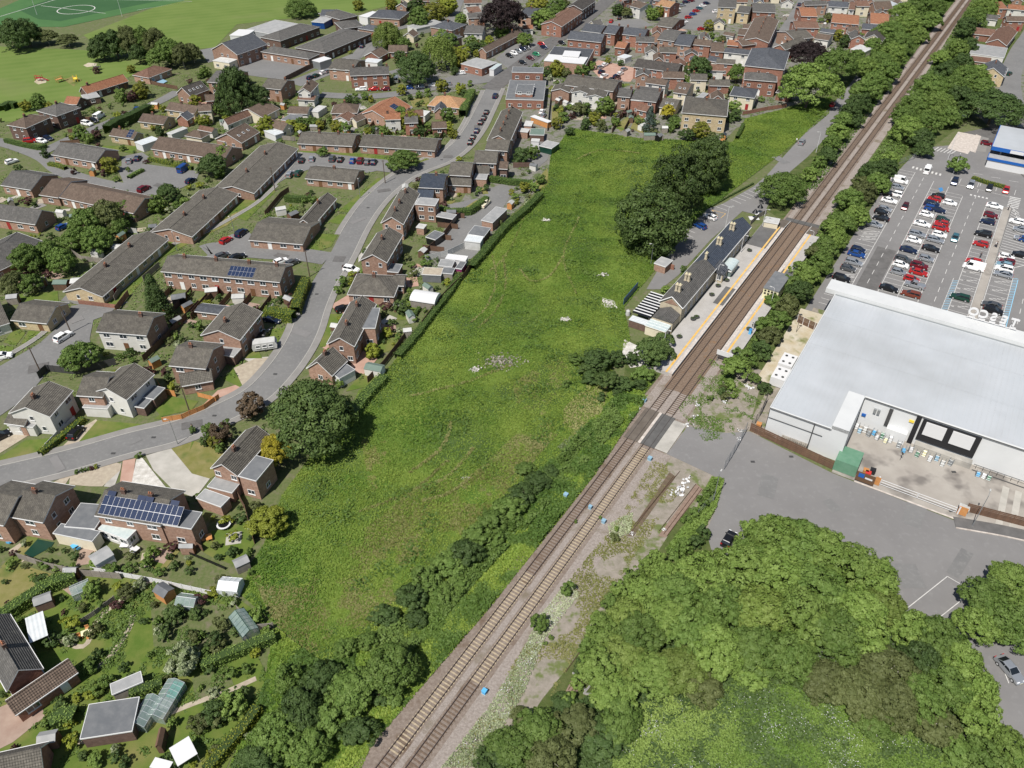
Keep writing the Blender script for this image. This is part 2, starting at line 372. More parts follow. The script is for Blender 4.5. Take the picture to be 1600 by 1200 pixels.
def vnoise(x, y, sc, seed=0):
    """smooth value noise 0..1"""
    r = np.random.default_rng(seed); g = r.random((64, 64)); u = x*sc % 64; v = y*sc % 64
    i = np.floor(u).astype(int); j = np.floor(v).astype(int); fu = u-i; fv = v-j; fu = fu*fu*(3-2*fu); fv = fv*fv*(3-2*fv)
    i1 = (i+1) % 64; j1 = (j+1) % 64; i %= 64; j %= 64
    return (g[i, j]*(1-fu)*(1-fv)+g[i1, j]*fu*(1-fv)+g[i, j1]*(1-fu)*fv+g[i1, j1]*fu*fv)
def carpet(name, px, n, size, height, m, label, cat, up=1.2, z0=0.0, clump=.25, thr=0.0, cs=.35, world=False, mask=None, seed=3):
    """low growth nobody could count, spread over a patch of ground"""
    poly = [(p[0], p[1]) for p in px] if world else [tuple(P(*p)[:2]) for p in px]
    x, y = sample_poly(poly, n)
    if mask is not None: k = mask(x, y); x, y = x[k], y[k]
    h = vnoise(x, y, cs, seed)*.6+vnoise(x, y, cs*3.1, seed+1)*.4
    if thr:
        k = h > thr; x, y, h = x[k], y[k], (h[k]-thr)/(1-thr)
    z = z0+height*h*rng.uniform(.35, 1, len(x)); nr = rng.normal(size=(len(x), 3)); nr[:, 2] = np.abs(nr[:, 2])+up
    var = np.clip(vnoise(x, y, .05, seed+5)*.75+vnoise(x, y, .21, seed+6)*.35+rng.random(len(x))*.4-.28, 0, 1)
    me = leaf_mesh(name, np.stack([x, y, z], 1), size*rng.uniform(.6, 1.4, len(x)), nr, var, [m]); o = new_obj(name, me); tag(o, label, cat, kind='stuff'); return o
ORD = ['', 'second', 'third', 'fourth', 'fifth', 'sixth', 'seventh', 'eighth', 'ninth', 'tenth', 'eleventh', 'twelfth', 'thirteenth', 'fourteenth', 'fifteenth', 'sixteenth', 'seventeenth', 'eighteenth', 'nineteenth', 'twentieth',
       'twenty-first', 'twenty-second', 'twenty-third', 'twenty-fourth', 'twenty-fifth', 'twenty-sixth', 'twenty-seventh', 'twenty-eighth', 'twenty-ninth', 'thirtieth']
def finish_labels():
    """things that look alike in one place are told apart by their order across the picture"""
    d = {}
    for o, base, zone, key in LABELS: d.setdefault((base, zone), []).append((o, key))
    for (base, zone), L_ in d.items():
        if len(L_) == 1: L_[0][0]['label'] = (base+' '+zone).strip(); continue
        # order from the left, or from the front when they stand one behind the other
        L_.sort(key=lambda t: PX(t[0].matrix_world.translation if t[1] is None else t[1])[0])
        n = len(L_)
        for i, (o, key) in enumerate(L_):
            if i == 0: w = 'leftmost of %d' % n if n > 2 else 'left one of two'
            elif i == n-1: w = 'rightmost of %d' % n if n > 2 else 'right one of two'
            elif i < n/2: w = '%s from left' % (ORD[i] if i < len(ORD) else str(i+1)+'th')
            else:
                k = n-1-i; w = '%s from right' % (ORD[k] if k < len(ORD) else str(k+1)+'th')
            o['label'] = (base+' '+zone+', '+w).strip()
def later(o, base, zone, pos=None):
    LABELS.append((o, base, zone, pos if pos is not None else o.location.copy())); return o
# ---------------------------------------------------------------- the setting
# rail frame: u along the railway (away from us), v to the right of it; track one runs along v = 0
RA = math.radians(32.3); RO = P(598, 1200); RU = Vector((math.sin(RA), math.cos(RA), 0)); RV = Vector((math.cos(RA), -math.sin(RA), 0))
def R(u, v, z=0.0): p = RO+RU*u+RV*v; return Vector((p.x, p.y, z))
RZ = math.pi/2-RA          # turn of a thing whose x axis runs along u
def rsheet(name, uv, z, m, **k): return sheet(name, [R(*p) for p in uv], z, m, **k)
def rrect(name, u0, u1, v0, v1, z, m, **k): return rsheet(name, [(u0, v0), (u1, v0), (u1, v1), (u0, v1)], z, m, **k)
sheet('ground', [(-5000, -600), (5000, -600), (5000, 7000), (-5000, 7000)], -.06, 'garden_ground')
psheet('town_ground', [(640,160),(700,-20),(720,-170),(1900,-170),(1900,210),(1560,210),(1420,90),(1320,140),(1235,165),(1150,200),(1130,222),(1000,218),(890,200),(850,285),(790,345),(740,400),(690,440),(650,430),(760,250),(800,150),(720,140)], -.03, 'town_ground')
psheet('playing_field', [(-60,190),(-60,70),(130,78),(240,95),(235,105),(115,160),(60,175),(20,190)], .0, 'playing_field')
psheet('playing_field', [(130,55),(290,-8),(420,-90),(1000,-150),(700,-12),(560,20),(440,30),(370,38),(335,75),(270,78),(140,62)], .0, 'playing_field')
psheet('sports_pitch', [(-60,38),(-20,22),(75,-20),(150,-60),(420,-60),(285,2),(100,42),(60,42)], .02, 'pitch_turf')
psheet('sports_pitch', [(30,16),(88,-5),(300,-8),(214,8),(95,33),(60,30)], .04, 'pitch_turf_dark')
def pline(name, px, w, z, m, close=False, n=1, **k):
    pts = [P(*p) for p in px]
    if close: pts.append(pts[0])
    if n > 1: pts = smooth_line(pts, n)
    return ribbon(name, pts, -w/2, w/2, z, m, **k)
cc = P(119, 15); pts = [cc+Vector((9.1*math.cos(a), 9.1*math.sin(a), 0)) for a in np.linspace(0, 2*math.pi, 33)]
ribbon('pitch_marking', pts, -.25, .25, .06, 'white_line')
pline('pitch_marking', [(64,9),(165,21)], .35, .06, 'white_line'); pline('pitch_marking', [(-10,29),(95,-3)], .4, .06, 'white_line')
pline('pitch_marking', [(95,-2),(300,2),(214,16)], .3, .06, 'white_line')
# the central field and the rough ground about it
FIELD = [(890,200),(1000,216),(1145,222),(1165,185),(1225,170),(1300,150),(1295,178),(1215,245),(1105,328),(1055,385),(975,480),(985,530),(955,575),(970,612),(850,730),(700,860),(508,1042),(430,975),(377,930),(392,880),(412,850),(440,775),(530,650),(600,585),(680,480),(760,380),(855,285),(860,245)]
psheet('field', FIELD, .0, 'rough_grass')
psheet('scrub_bank', [(508,1042),(700,860),(850,730),(970,612),(985,530),(1050,560),(1010,640),(930,740),(760,960),(560,1200),(540,1260),(330,1260),(410,1080),(430,980)], -.01, 'scrub_ground')
rsheet('scrub_bank', [(96,-4),(120,-3.3),(520,-3.3),(520,-26),(260,-26),(215,-14),(190,-12),(186,-6),(120,-6),(96,-8)], -.01, 'scrub_ground')
rsheet('scrub_bank', [(110,9),(520,6.5),(520,36),(300,30),(240,18),(145,17),(110,15)], -.01, 'scrub_ground')
rsheet('waste_ground', [(-20,5),(110,5),(112,15),(92,18.5),(76,20),(68,21),(58,23.4),(45,22),(20,15),(-20,14)], .0, 'waste_ground')
rsheet('scrub_ground', [(-30,12),(20,13),(47,16),(66,16),(60,24),(60,95),(-40,95)], .01, 'scrub_ground')
psheet('rusty_ground', [(980,838),(990,838),(1056,745),(1046,738)], .058, 'soil'); psheet('rusty_ground', [(1028,838),(1040,840),(1098,765),(1088,756)], .058, 'rust_soil'); psheet('rusty_ground', [(884,1080),(900,1084),(938,1024),(918,1012)], .058, 'rust_soil')
# railway formation
rrect('railway_ballast', -25, 560, -3.6, 7.0, .02, 'ballast')
rrect('railway_ballast', -25, 76, 5.0, 8.6, .03, 'ballast_pale')
rrect('railway_ballast', 86.8, 110, -2.9, 6.6, .035, 'ballast_pale')
rrect('railway_ballast', -25, 76, 1.25, 2.15, .035, 'ballast_pale')
rrect('railway_ballast', 95, 184, -1.25, 4.65, .05, 'ballast_brown')
rrect('railway_ballast', 186, 560, -2.8, -1.5, .05, 'ballast_pale')
rrect('railway_ballast', 186, 560, 1.2, 2.3, .05, 'ballast_pale')
rrect('railway_ballast', 186, 560, 4.9, 7.4, .05, 'ballast_pale')
_rz = [0]
psheet('rubble_patch', [(975,530),(1005,545),(1015,570),(985,575),(972,555)], .03, 'rubble_white'); psheet('rubble_patch', [(940,465),(960,470),(965,482),(945,480)], .03, 'rubble_white')
# roads: carriageway between raised kerbs and pavements
def road(name, px, w=5.6, m='asphalt', z=.03, n=5, pts=None):
    q = smooth_line([P(*p) for p in px], n) if pts is None else pts
    _rz[0] += .0037; o = ribbon(name, q, -w/2, w/2, z+.03+_rz[0], m); return q
def footway(px, w=1.7, m='pavement', n=5, side=0):
    q = smooth_line([P(*p) for p in px], n)
    ribbon('pavement', q, -w/2, w/2, .13, m, thick=.16)
    for s_ in (-1, 1): ribbon('kerb', q, s_*w/2-.07, s_*w/2+.07, .145, 'kerb', thick=.16)
R1 = [(-90,765),(0,745),(60,731),(120,716),(200,693),(275,674),(345,646),(400,617),(437,580),(462,545),(477,515),(489,480),(505,445),(532,400),(557,352),(586,312),(624,279),(657,262),(692,248),(720,227),(741,200),(754,175),(766,150),(777,125)]
C1 = smooth_line([P(*p) for p in R1], 6)
road('road', None, 6.2, pts=C1)
def side_walk(C, i0, i1, off, w=1.6):
    q = offset_line(C, off)[i0:i1]
    ribbon('pavement', q, -w/2, w/2, .12, 'pavement', thick=.16); s_ = -1 if off > 0 else 1
    ribbon('kerb', q, s_*w/2-.07, s_*w/2+.07, .135, 'kerb', thick=.16)
nC = len(C1)
side_walk(C1, 0, 68, 3.95); side_walk(C1, 82, 101, 3.95); side_walk(C1, 106, nC-4, 3.95)
side_walk(C1, 0, nC-3, -3.95)
road('road', [(512,404),(470,398),(430,396),(380,392),(335,388),(318,392)], 6.5)
psheet('parking_court', [(318,405),(345,378),(362,366),(388,362),(400,372),(480,395),(455,406),(415,404),(360,398)], .025, 'asphalt')
road('road', [(646,268),(600,262),(560,256),(500,250),(450,252)], 6.0)
psheet('parking_court', [(446,243),(470,238),(520,241),(605,250),(612,262),(575,270),(490,262),(448,278),(428,290),(436,262)], .025, 'asphalt')
road('road', [(-60,214),(0,222),(40,234),(70,247),(98,268),(150,285),(215,296),(260,300)], 5.5)
road('road', [(62,240),(110,217),(170,192),(215,173),(250,158),(278,143)], 5.0)
psheet('parking_court', [(182,262),(200,256),(225,256),(312,268),(306,284),(262,303),(196,293),(190,278)], .025, 'asphalt')
psheet('parking_court', [(190,245),(222,238),(240,250),(215,258),(190,262)], .027, 'asphalt')
psheet('road', [(-90,650),(-60,600),(0,572),(60,538),(92,510),(112,478),(140,474),(186,477),(168,492),(146,500),(140,530),(150,560),(100,570),(76,580),(40,622),(0,650),(-60,690)], .03, 'asphalt')
psheet('road', [(95,470),(112,452),(200,472),(190,478),(140,480)], .028, 'asphalt')
for q in ([(-60,585),(0,562),(58,528),(88,500)],[(270,382),(310,368),(355,345),(400,318),(432,290)],[(428,290),(452,262),(470,238)],[(655,250),(690,236),(712,212),(728,185),(742,150)],[(168,470),(215,430),(262,385)]): footway(q, 1.3)
# access court behind the houses by the field
psheet('access_court', [(665,400),(690,372),(715,350),(720,330),(745,318),(765,295),(790,285),(800,300),(775,345),(760,385),(735,405),(700,412)], .02, 'asphalt')
psheet('access_court', [(700,330),(690,322),(745,310),(760,322),(740,334)], .024, 'asphalt')
psheet('access_court', [(836,232),(852,212),(862,228),(855,250),(840,262),(826,248)], .024, 'asphalt')
# town streets
road('street', [(500,148),(560,151),(610,148),(660,140),(710,132),(765,124),(800,113),(830,97)], 6.0)
road('street', [(766,140),(790,120),(812,104),(838,84),(862,66),(895,45),(925,22),(948,2),(985,-30)], 8.0, 'asphalt_dark')
road('street', [(700,60),(708,28),(718,0),(735,-30)], 5.0); road('street', [(548,98),(570,72),(600,52),(640,40)], 4.5)
psheet('car_park', [(775,92),(800,70),(838,66),(858,78),(840,104),(800,112)], .025, 'asphalt')
psheet('car_park', [(920,104),(935,94),(1000,108),(985,128),(940,125)], .025, 'pink_paving')
psheet('car_park', [(1048,44),(1062,20),(1085,-20),(1150,-20),(1128,20),(1100,48)], .03, 'asphalt')
psheet('car_park', [(1025,80),(1045,72),(1095,92),(1075,98)], .03, 'asphalt')
psheet('car_park', [(945,35),(1000,28),(1020,40),(990,45),(960,52)], .03, 'asphalt')
road('street', [(1205,85),(1222,58),(1242,28),(1262,-6),(1290,-50)], 7.0, 'asphalt')
road('street', [(1640,20),(1603,66),(1588,92),(1579,118),(1580,150),(1592,180),(1620,215),(1700,260)], 8.0, 'asphalt')
road('street', [(1588,180),(1592,215),(1600,260),(1640,300)], 6, 'asphalt_dark')
psheet('school_yard', [(330,92),(402,91),(450,96),(498,104),(470,116),(448,125),(405,120),(350,112)], .01, 'asphalt')
psheet('school_yard', [(312,78),(345,72),(350,92),(325,98)], .012, 'asphalt'); psheet('school_yard', [(448,128),(500,108),(520,96),(560,80),(600,55),(606,66),(566,90),(528,112),(470,135)], .014, 'asphalt')
# station approach
psheet('station_forecourt', [(1010,452),(1026,425),(1060,372),(1085,345),(1105,327),(1130,318),(1178,291),(1196,276),(1232,236),(1275,190),(1320,142),(1338,118),(1352,128),(1338,150),(1300,205),(1262,245),(1235,268),(1205,310),(1192,338),(1160,330),(1110,375),(1060,430),(1032,452)], .02, 'asphalt_yard')
for a, b in [((1119,323),(1136,329)),((1127,319),(1144,325)),((1141,311),(1158,318)),((1149,308),(1166,314)),((1156,304),(1174,311)),((1163,301),(1180,308)),((1170,298),(1188,305)),((1177,294),(1194,301))]: pline('bay_marking', [a, b], .14, .035, 'white_line')
for a, b in [((1112,328),(1134,334)),((1134,334),(1126,341)),((1112,328),(1121,337))]: pline('bay_marking', [a, b], .14, .035, 'yellow_line')
for a, b in [((1078,352),(1091,357)),((1074,359),(1086,364)),((1071,366),(1083,371)),((1085,346),(1097,351))]: pline('bay_marking', [a, b], .14, .035, 'white_line')
# supermarket grounds
rsheet('car_park', [(141,15.5),(141,100),(243,100),(243,70),(262,58),(285,46),(272,30),(262,20),(244,18),(225,16.5)], .02, 'asphalt_yard')
rsheet('car_park', [(240,40),(285,30),(300,40),(290,110),(240,110)], .018, 'asphalt_dark')
rrect('car_park_lane', 143, 183, 23.2, 28.2, .03, 'asphalt_dark'); rrect('car_park_path', 158, 228, 49.5, 51.4, .035, 'yard_concrete')
rrect('service_yard', 88.2, 104.8, 35.8, 100, .025, 'yard_concrete')
rsheet('service_strip', [(90,18.2),(93,18),(143,17),(143,21.6),(91,21.7)], .022, 'waste_ground'); rrect('sand_ground', 108, 141, 14.5, 21.4, .028, 'sand_ground')
rsheet('lorry_park', [(86,7.9),(76.2,7.6),(75.3,19),(68,20.8),(62,21.2),(58.5,23.5),(50,28),(45,32),(45,100),(70,100),(89,68),(87.6,60),(88,36),(91,19),(88,15)], .03, 'asphalt_yard')
psheet('lorry_park', [(1528,1006),(1700,1006),(1700,1200),(1600,1160),(1555,1110)], .02, 'asphalt_yard')
rrect('crossing_deck', 76.1, 86.6, -1.55, 1.45, .19, 'crossing_brown'); rrect('crossing_deck', 76.1, 86.6, 2.0, 4.95, .19, 'crossing_grey')
rrect('crossing_deck', 76.0, 86.7, 1.45, 2.0, .2, 'coping'); rrect('crossing_slab', 76.2, 86, 4.97, 7.6, .19, 'concrete')
# drives, patios and lawns of the estate
for m_, polys in {
 'lawn': [[(0,714),(40,688),(85,684),(65,709),(0,729),(-60,745),(-60,735)],[(120,694),(152,657),(237,664),(175,682)],[(240,637),(253,617),(310,627),(300,640),(252,651)],
  [(165,475),(230,405),(262,375),(300,378),(255,402),(205,460),(180,478)],[(5,535),(25,510),(40,520),(25,540)],[(33,537),(45,517),(75,520),(45,535)],[(348,592),(370,570),(405,572),(400,590),(375,605)],
  [(350,335),(400,300),(425,285),(430,300),(385,345)],[(476,389),(495,365),(528,366),(518,385),(500,392)],[(512,347),(532,334),(546,336),(536,351)],[(528,330),(562,303),(590,278),(605,280),(575,305),(547,332)],
  [(499,542),(504,508),(508,490),(536,491),(525,508),(508,542)],[(415,532),(424,513),(449,513),(440,543)],[(605,268),(650,268),(712,244),(700,250),(660,274),(620,278)],[(690,240),(730,195),(760,145),(764,150),(735,205),(700,248)],
  [(470,232),(600,243),(640,250),(690,246),(650,258),(600,252),(470,240)],[(560,300),(596,280),(600,296),(575,318)],[(15,560),(-20,560),(0,540),(22,542)],
  [(150,228),(215,228),(210,240),(160,232)],[(296,705),(300,690),(304,689)],[(620,530),(590,560),(575,545),(600,515)],[(625,470),(645,455),(660,470),(640,500),(620,500)],[(650,395),(665,378),(660,395)],
  [(330,830),(385,815),(398,850),(372,885),(330,870),(310,858)],[(240,655),(250,648),(256,655)],[(215,880),(240,862),(262,868),(250,888)],[(85,700),(65,712),(80,700)],[(540,612),(570,605),(590,590),(600,580),(580,575),(555,595)],
  [(120,460),(150,420),(180,410),(150,460)],[(30,460),(90,455),(92,475),(35,475)],[(360,560),(400,540),(410,560)],[(600,590),(560,640),(555,655),(545,650),(560,610)]],
 'lawn_dry': [[(267,700),(304,689),(350,707),(350,735),(328,748),(300,740),(280,722)],[(-60,960),(-60,920),(20,878),(85,898),(60,920),(0,950)],[(100,125),(115,118),(128,125),(115,135)],[(262,396),(300,378),(355,352),(400,318),(350,340),(300,362)],[(640,155),(670,150),(672,165),(645,168)],
  [(835,285),(855,262),(858,285),(845,300)],[(725,325),(745,312),(750,318),(735,330)],[(862,165),(885,165),(880,185),(862,190)],[(960,195),(985,180),(985,195),(970,206)],[(985,200),(995,180),(1008,186),(1005,210)]],
 'gravel_drive': [[(0,708),(45,680),(20,676),(-30,700)],[(95,700),(128,668),(150,655),(152,657),(120,694)],[(110,740),(165,718),(190,725),(188,735),(160,760),(140,760),(108,757)],[(365,575),(400,560),(440,558),(415,595),(380,605)],[(62,765),(100,745),(112,742),(100,760)],[(0,760),(30,752),(60,766),(50,780),(0,780)]],
 'concrete': [[(228,712),(267,700),(300,740),(328,748),(305,778),(270,765),(240,735)],[(162,760),(190,722),(188,735),(178,762)],[(380,560),(440,556),(440,560),(400,572)],[(560,400),(580,378),(590,385),(560,410)]],
 'pink_paving': [[(186,762),(192,720),(212,716),(208,745),(205,762)],[(310,640),(340,610),(380,598),(400,600),(360,640),(330,648)],[(515,478),(545,460),(560,470),(540,492)],[(550,560),(560,545),(590,560),(570,585),(548,580)]],
 'rubble_white': [[(205,758),(213,718),(222,715),(240,738),(262,765)]],
 'block_paving': [[(-60,1140),(0,1105),(60,1080),(70,1120),(20,1160),(-60,1200)],[(85,910),(110,885),(130,890),(125,925),(110,930)],[(0,775),(40,770),(40,785),(0,790)]],
 'asphalt': [[(605,112),(650,100),(690,115),(650,135)],[(690,125),(715,115),(790,112),(770,128),(700,135)]],
}.items():
    for i, q in enumerate(polys): psheet({'lawn':'lawn','lawn_dry':'lawn','gravel_drive':'drive','concrete':'drive','pink_paving':'drive','rubble_white':'gravel_bed','block_paving':'drive','asphalt':'drive'}[m_], q, .008+.002*(len(m_)%5), m_)
psheet('lawn', [(-60,985),(60,900),(130,890),(330,930),(372,935),(440,985),(400,1020),(420,1060),(330,1250),(-60,1250)], -.02, 'lawn')
for q in ([(75,990),(130,1010),(160,960),(240,905)],[(140,1050),(168,1030),(200,985),(208,960)],[(110,1160),(190,1150),(240,1125),(300,1100),(355,1080),(400,1060)]): pline('garden_path', q, .8, .01, 'gravel_drive', n=5)
psheet('garden_beds', [(235,940),(300,935),(380,950),(395,1000),(330,1025),(240,1010)], -.01, 'garden_ground')
psheet('vegetable_bed', [(300,1060),(355,1040),(365,1070),(305,1095)], 0, 'garden_ground')

for i, (x, y, w, h_, m_) in enumerate(((300,664,4,2.2,'asphalt_dark'),(210,688,2.5,2,'asphalt'),(470,520,2,5,'asphalt_yard'),(530,405,3,3,'asphalt_dark'),(600,298,2,4,'asphalt_dark'),(90,725,5,1.5,'asphalt_yard'),(440,400,4,2,'asphalt_dark'),(700,245,3,2,'asphalt_dark'),(60,575,4,3,'asphalt_dark'),(120,500,3,2,'asphalt_yard'),(1200,760,6,3,'asphalt'),(1420,900,5,4,'asphalt'),(1300,790,3,2,'asphalt'),(560,345,1.5,5,'asphalt_yard'),(250,290,4,2,'asphalt_dark'),(745,200,2,5,'asphalt_dark'),(1220,250,3,6,'asphalt'),(1500,880,7,2,'asphalt'))):
    p = P(x, y); d = .3+i*.4; q = [p+Matrix.Rotation(d, 3, 'Z') @ Vector((a*w, b*h_, 0)) for a, b in ((-.5,-.5),(.5,-.5),(.5,.5),(-.5,.5))]; sheet('tarmac_patch', q, .165 if False else .16-.0 if y < 0 else .115+.003*(i % 6), m_) if x < 1000 else sheet('tarmac_patch', q, .052+.003*(i % 6), m_)
for x, y in ((1236,714),(1176,722),(1486,799),(1421,705),(1490,738),(335,650),(177,709),(240,684),(430,585),(495,460),(575,325),(690,250)):
    p = P(x, y); q = [p+Vector((a*.8, b*.5, 0)) for a, b in ((-.5,-.5),(.5,-.5),(.5,.5),(-.5,.5))]; sheet('drain_cover', q, .14, 'metal_dark')

for a, b in (((1398,966),(1480,901)),((1480,901),(1520,924)),((1520,924),(1468,965)),((1560,1026),(1576,1068))): pline('bay_marking', [a, b], .12, .075, 'white_line')
# ---------------------------------------------------------------- railway
def line_u(o, u0, u1): pass
def railway_track(v0, label, n_near, dark=()):
    t = empty('railway_track', R(0, v0)); t.rotation_euler.z = RZ; tag(t, label, 'railway track', 'two tracks of the railway')
    mb = MB(); U0, U1 = -25, 560
    prof = [(-.07, 0), (.07, 0), (.035, .05), (.036, .16), (-.036, .16), (-.035, .05)]
    for s in (-.755, .755):
        mb = MB(); z0 = .13
        for i in range(6):
            a, b = prof[i], prof[(i+1) % 6]
            mb.poly([(U0, s+a[0], z0+a[1]), (U1, s+a[0], z0+a[1]), (U1, s+b[0], z0+b[1]), (U0, s+b[0], z0+b[1])][::-1], 1 if i == 3 else 0)
        mb.build('rail', ['rail_steel', 'rail_head'], t)
    sl = MB(); sl.box(-.12, .12, -.98, .98, .02, .12); sm = sl.mesh('sleeper', ['sleeper']); sd_ = sl.mesh('sleeper', ['sleeper_dark'])
    k = 0; rest = MB(); u = -12.0; rd = random.Random(int(v0*10)+5)
    while u < 540:
        if not (75.5 < u < 87.2):
            isd = any(a < u < b for a, b in dark)
            if k < n_near:
                o = new_obj('sleeper', sd_ if isd else sm, t, (u, 0, rd.uniform(-.05, -.01) if not isd else rd.uniform(-.06, -.02)))
            else: rest.box(u-.12, u+.12, -.98, .98, .03, .115, 1 if isd else 0, bottom=False)
            k += 1
        u += .66
    o = rest.build('sleepers', ['sleeper', 'sleeper_dark'], t); o['kind'] = 'stuff'
    return t
railway_track(0, 'left railway track beside the green field, pale concrete sleepers', 290, ((38, 560), (-12, 2)))
railway_track(3.36, 'right railway track nearer the supermarket, brown ballast between rails', 290, ((-12, 17), (87, 560)))
# a third rail length stored beside the line and the overgrown siding
for (px, lab) in (([(880,790),(860,815),(822,860)], 'x'),): pass
def loose_rail(a, b, lab, m='rail_steel', w=.045, grp=None):
    A, B = P(*a), P(*b); mb = MB(); d = (B-A); L_ = d.length; mb.box(0, L_, -w, w, .04, .15)
    o = mb.build('disused_rail', m, None, A, math.atan2(d.y, d.x)); tag(o, lab, 'rail', grp); return o
for i, (a, b) in enumerate([((990,822),(1062,737)),((983,836),(1052,745)),((1030,830),(1087,757)),((1037,835),(1092,762)),((1042,838),(1096,765))]):
    later(loose_rail(a, b, None, grp='disused rails lying in the weeds'), 'rusty disused rail lying in weeds', 'beside the crossing tarmac', P(*a))
for i, (a, b) in enumerate([((888,1078),(930,1018)),((893,1080),(935,1022)),((884,1050),(912,1010)),((898,1072),(915,1045))]):
    later(loose_rail(a, b, None, grp='disused rails lying in the weeds'), 'rusty disused rail lying half buried', 'near the grey cable trough', P(*a))
for i, (a, b) in enumerate([((895,1052),(915,1080)),((912,1085),(930,1062)),((914,1085),(984,1092))]):
    A, B = P(*a), P(*b); mb = MB(); L_ = (B-A).length; mb.box(0, L_, -.12, .12, .02, .3); mb.box(0, L_, -.06, .06, .3, .34, 1)
    o = mb.build('cable_trough', ['concrete', 'metal_grey'], None, A, math.atan2((B-A).y, (B-A).x)); tag(o, None, 'cable trough'); later(o, 'grey concrete cable trough', 'beside the rusty rails', A)
# ---------------------------------------------------------------- platforms
def platform(v0, v1, u0, u1, label, dark=(), ramp=None, yellow=1):
    t = empty('platform', R(u0, v0)); t.rotation_euler.z = RZ; tag(t, label, 'platform', 'station platforms')
    L_ = u1-u0; W_ = v1-v0; s = 1 if W_ > 0 else -1   # v grows away from the track when s > 0
    mb = MB(); y = lambda a: -(a)*s                   # local y is -v
    H_ = .9
    def bx(a0, a1, x0, x1, z0, z1, m, top=None):
        q0, q1 = sorted((y(a0), y(a1))); mb.box(x0, x1, q0, q1, z0, z1, m, top)
    W_ = abs(W_)
    mb = MB(); bx(.75, W_, 0, L_, 0, H_, 0); mb.build('surface', ['platform'], t)
    mb = MB(); bx(.0, .75, 0, L_, .12, H_+.005, 0); mb.build('coping', ['coping'], t)
    mb = MB(); bx(-.06, .06, 0, L_, H_+.006, H_+.02, 0); mb.build('edge_line', ['white_line'], t)
    mb = MB(); bx(1.15, 1.62, 0, L_, H_+.002, H_+.014, 0); mb.build('yellow_line', ['yellow_line'], t)
    for (a, b, p, q) in dark:
        mb = MB(); bx(p, q, a-u0, b-u0, H_+.001, H_+.007, 0); mb.build('tarmac_patch', ['platform_dark'], t)
    # ramp down to the foot crossing
    mb = MB(); q0, q1 = sorted((y(0), y(2.6))); x0, x1 = L_, L_+6.5
    mb.poly([(x0, q0, H_), (x1, q0, .2), (x1, q1, .2), (x0, q1, H_)]); mb.poly([(x0, q0, H_), (x0, q0, 0), (x1, q0, 0), (x1, q0, .2)]); mb.poly([(x0, q1, H_), (x1, q1, .2), (x1, q1, 0), (x0, q1, 0)])
    mb.build('ramp', ['crossing_brown'], t)
    mb = MB(); q = y(.05); mb.bar((x0, q, H_+.03), (x1, q, .24), .09); mb.build('ramp_edge', ['white_line'], t)
    return t
pl = platform(-1.25, -7.4, 99, 178, 'left station platform with yellow line in front of the station house', dark=((130.5,139.5,.3,2.9),(163.5,178,.75,6.1)))
platform(4.68, 8.6, 111, 178, 'right station platform with yellow line beside the bushes', dark=((150.5,155.8,.75,3.8),))
mb = MB(); mb.box(0, 2.1, -7.6, 3.0, .14, .2); fc = mb.build('foot_crossing', ['crossing_grey'], None, R(184.4, 0), RZ); tag(fc, 'dark boarded foot crossing joining the two platform ramps', 'foot crossing')
mb = MB()
for k in range(6): mb.bar((14.0*k/5+0, 0, 0), (14.0*k/5, 0, 1.0), .05)
mb.bar((0, 0, 1.0), (14, 0, 1.0), .05); mb.bar((0, 0, .6), (14, 0, .6), .04)
# stretcher: sign, waiting shelters, lamps, seats
def lamp(x, y, h, label_base, zone, arm=0.8, two=False, m='metal_grey', az=None, cat='street lamp', grp='street lamps', z=0):
    p = P(x, y, z); t = empty('street_lamp', p, az if az is not None else random.uniform(0, 6)); tag(t, None, cat, grp)
    mb = MB(); mb.tube([(0,0,0),(0,0,1.2),(0,0,h-.3),(arm*.3,0,h)], [.10,.075,.05,.04], 8); mb.build('pole', m, t)
    mb = MB(); mb.bar((arm*.3, 0, h), (arm, 0, h+.03), .035); mb.build('arm', m, t)
    mb = MB(); mb.box(arm-.05, arm+.5, -.12, .12, h-.02, h+.1, 0); mb.build('lamp_head', 'flat_pale', t)
    if two:
        mb = MB(); mb.box(-arm-.5, -arm+.05, -.12, .12, h-.02, h+.1, 0); mb.bar((-arm, 0, h+.03), (arm*.3, 0, h), .035); mb.build('lamp_head', 'flat_pale', t)
    later(t, label_base, zone, p); return t
for x, y, h in ((1073,508,5.2),(1114,440,0),(1149,343,0)): pass
for u, v in ((106.5,-6.6),(140,-6.9),(158,-6.9),(176,-6.9)):
    p = R(u, v); xx, yy = PX((p.x, p.y, .9)); lamp(xx, yy, 5.2, 'white lamp post standing on left platform', '', .7, m='white_plastic', az=RZ-math.pi/2, z=.9, cat='lamp post', grp='platform lamps')
for u, v in ((124,8.0),(136.5,8.2),(170,8.2)):
    p = R(u, v); xx, yy = PX((p.x, p.y, .9)); lamp(xx, yy, 5.2, 'white lamp post standing on right platform', '', .7, m='white_plastic', az=RZ+math.pi/2, z=.9, cat='lamp post', grp='platform lamps')
def planter(u, v, z, base, zone):
    t = empty('planter', R(u, v, z)); tag(t, None, 'planter', 'round planters on the platforms'); mb = MB(); mb.cyl(0,0,0,.42,.55,.7,14); mb.build('tub', 'metal_dark', t)
    n = 60; c = rng.normal(size=(n, 3))*[.27, .27, .08]+[0, 0, .5]; new_obj('plant', leaf_mesh('plant', c, .22, rng.normal(size=(n, 3))+[0, 0, 1], rng.random(n), ['leaf_grey']), t); later(t, base, zone, R(u, v, z))
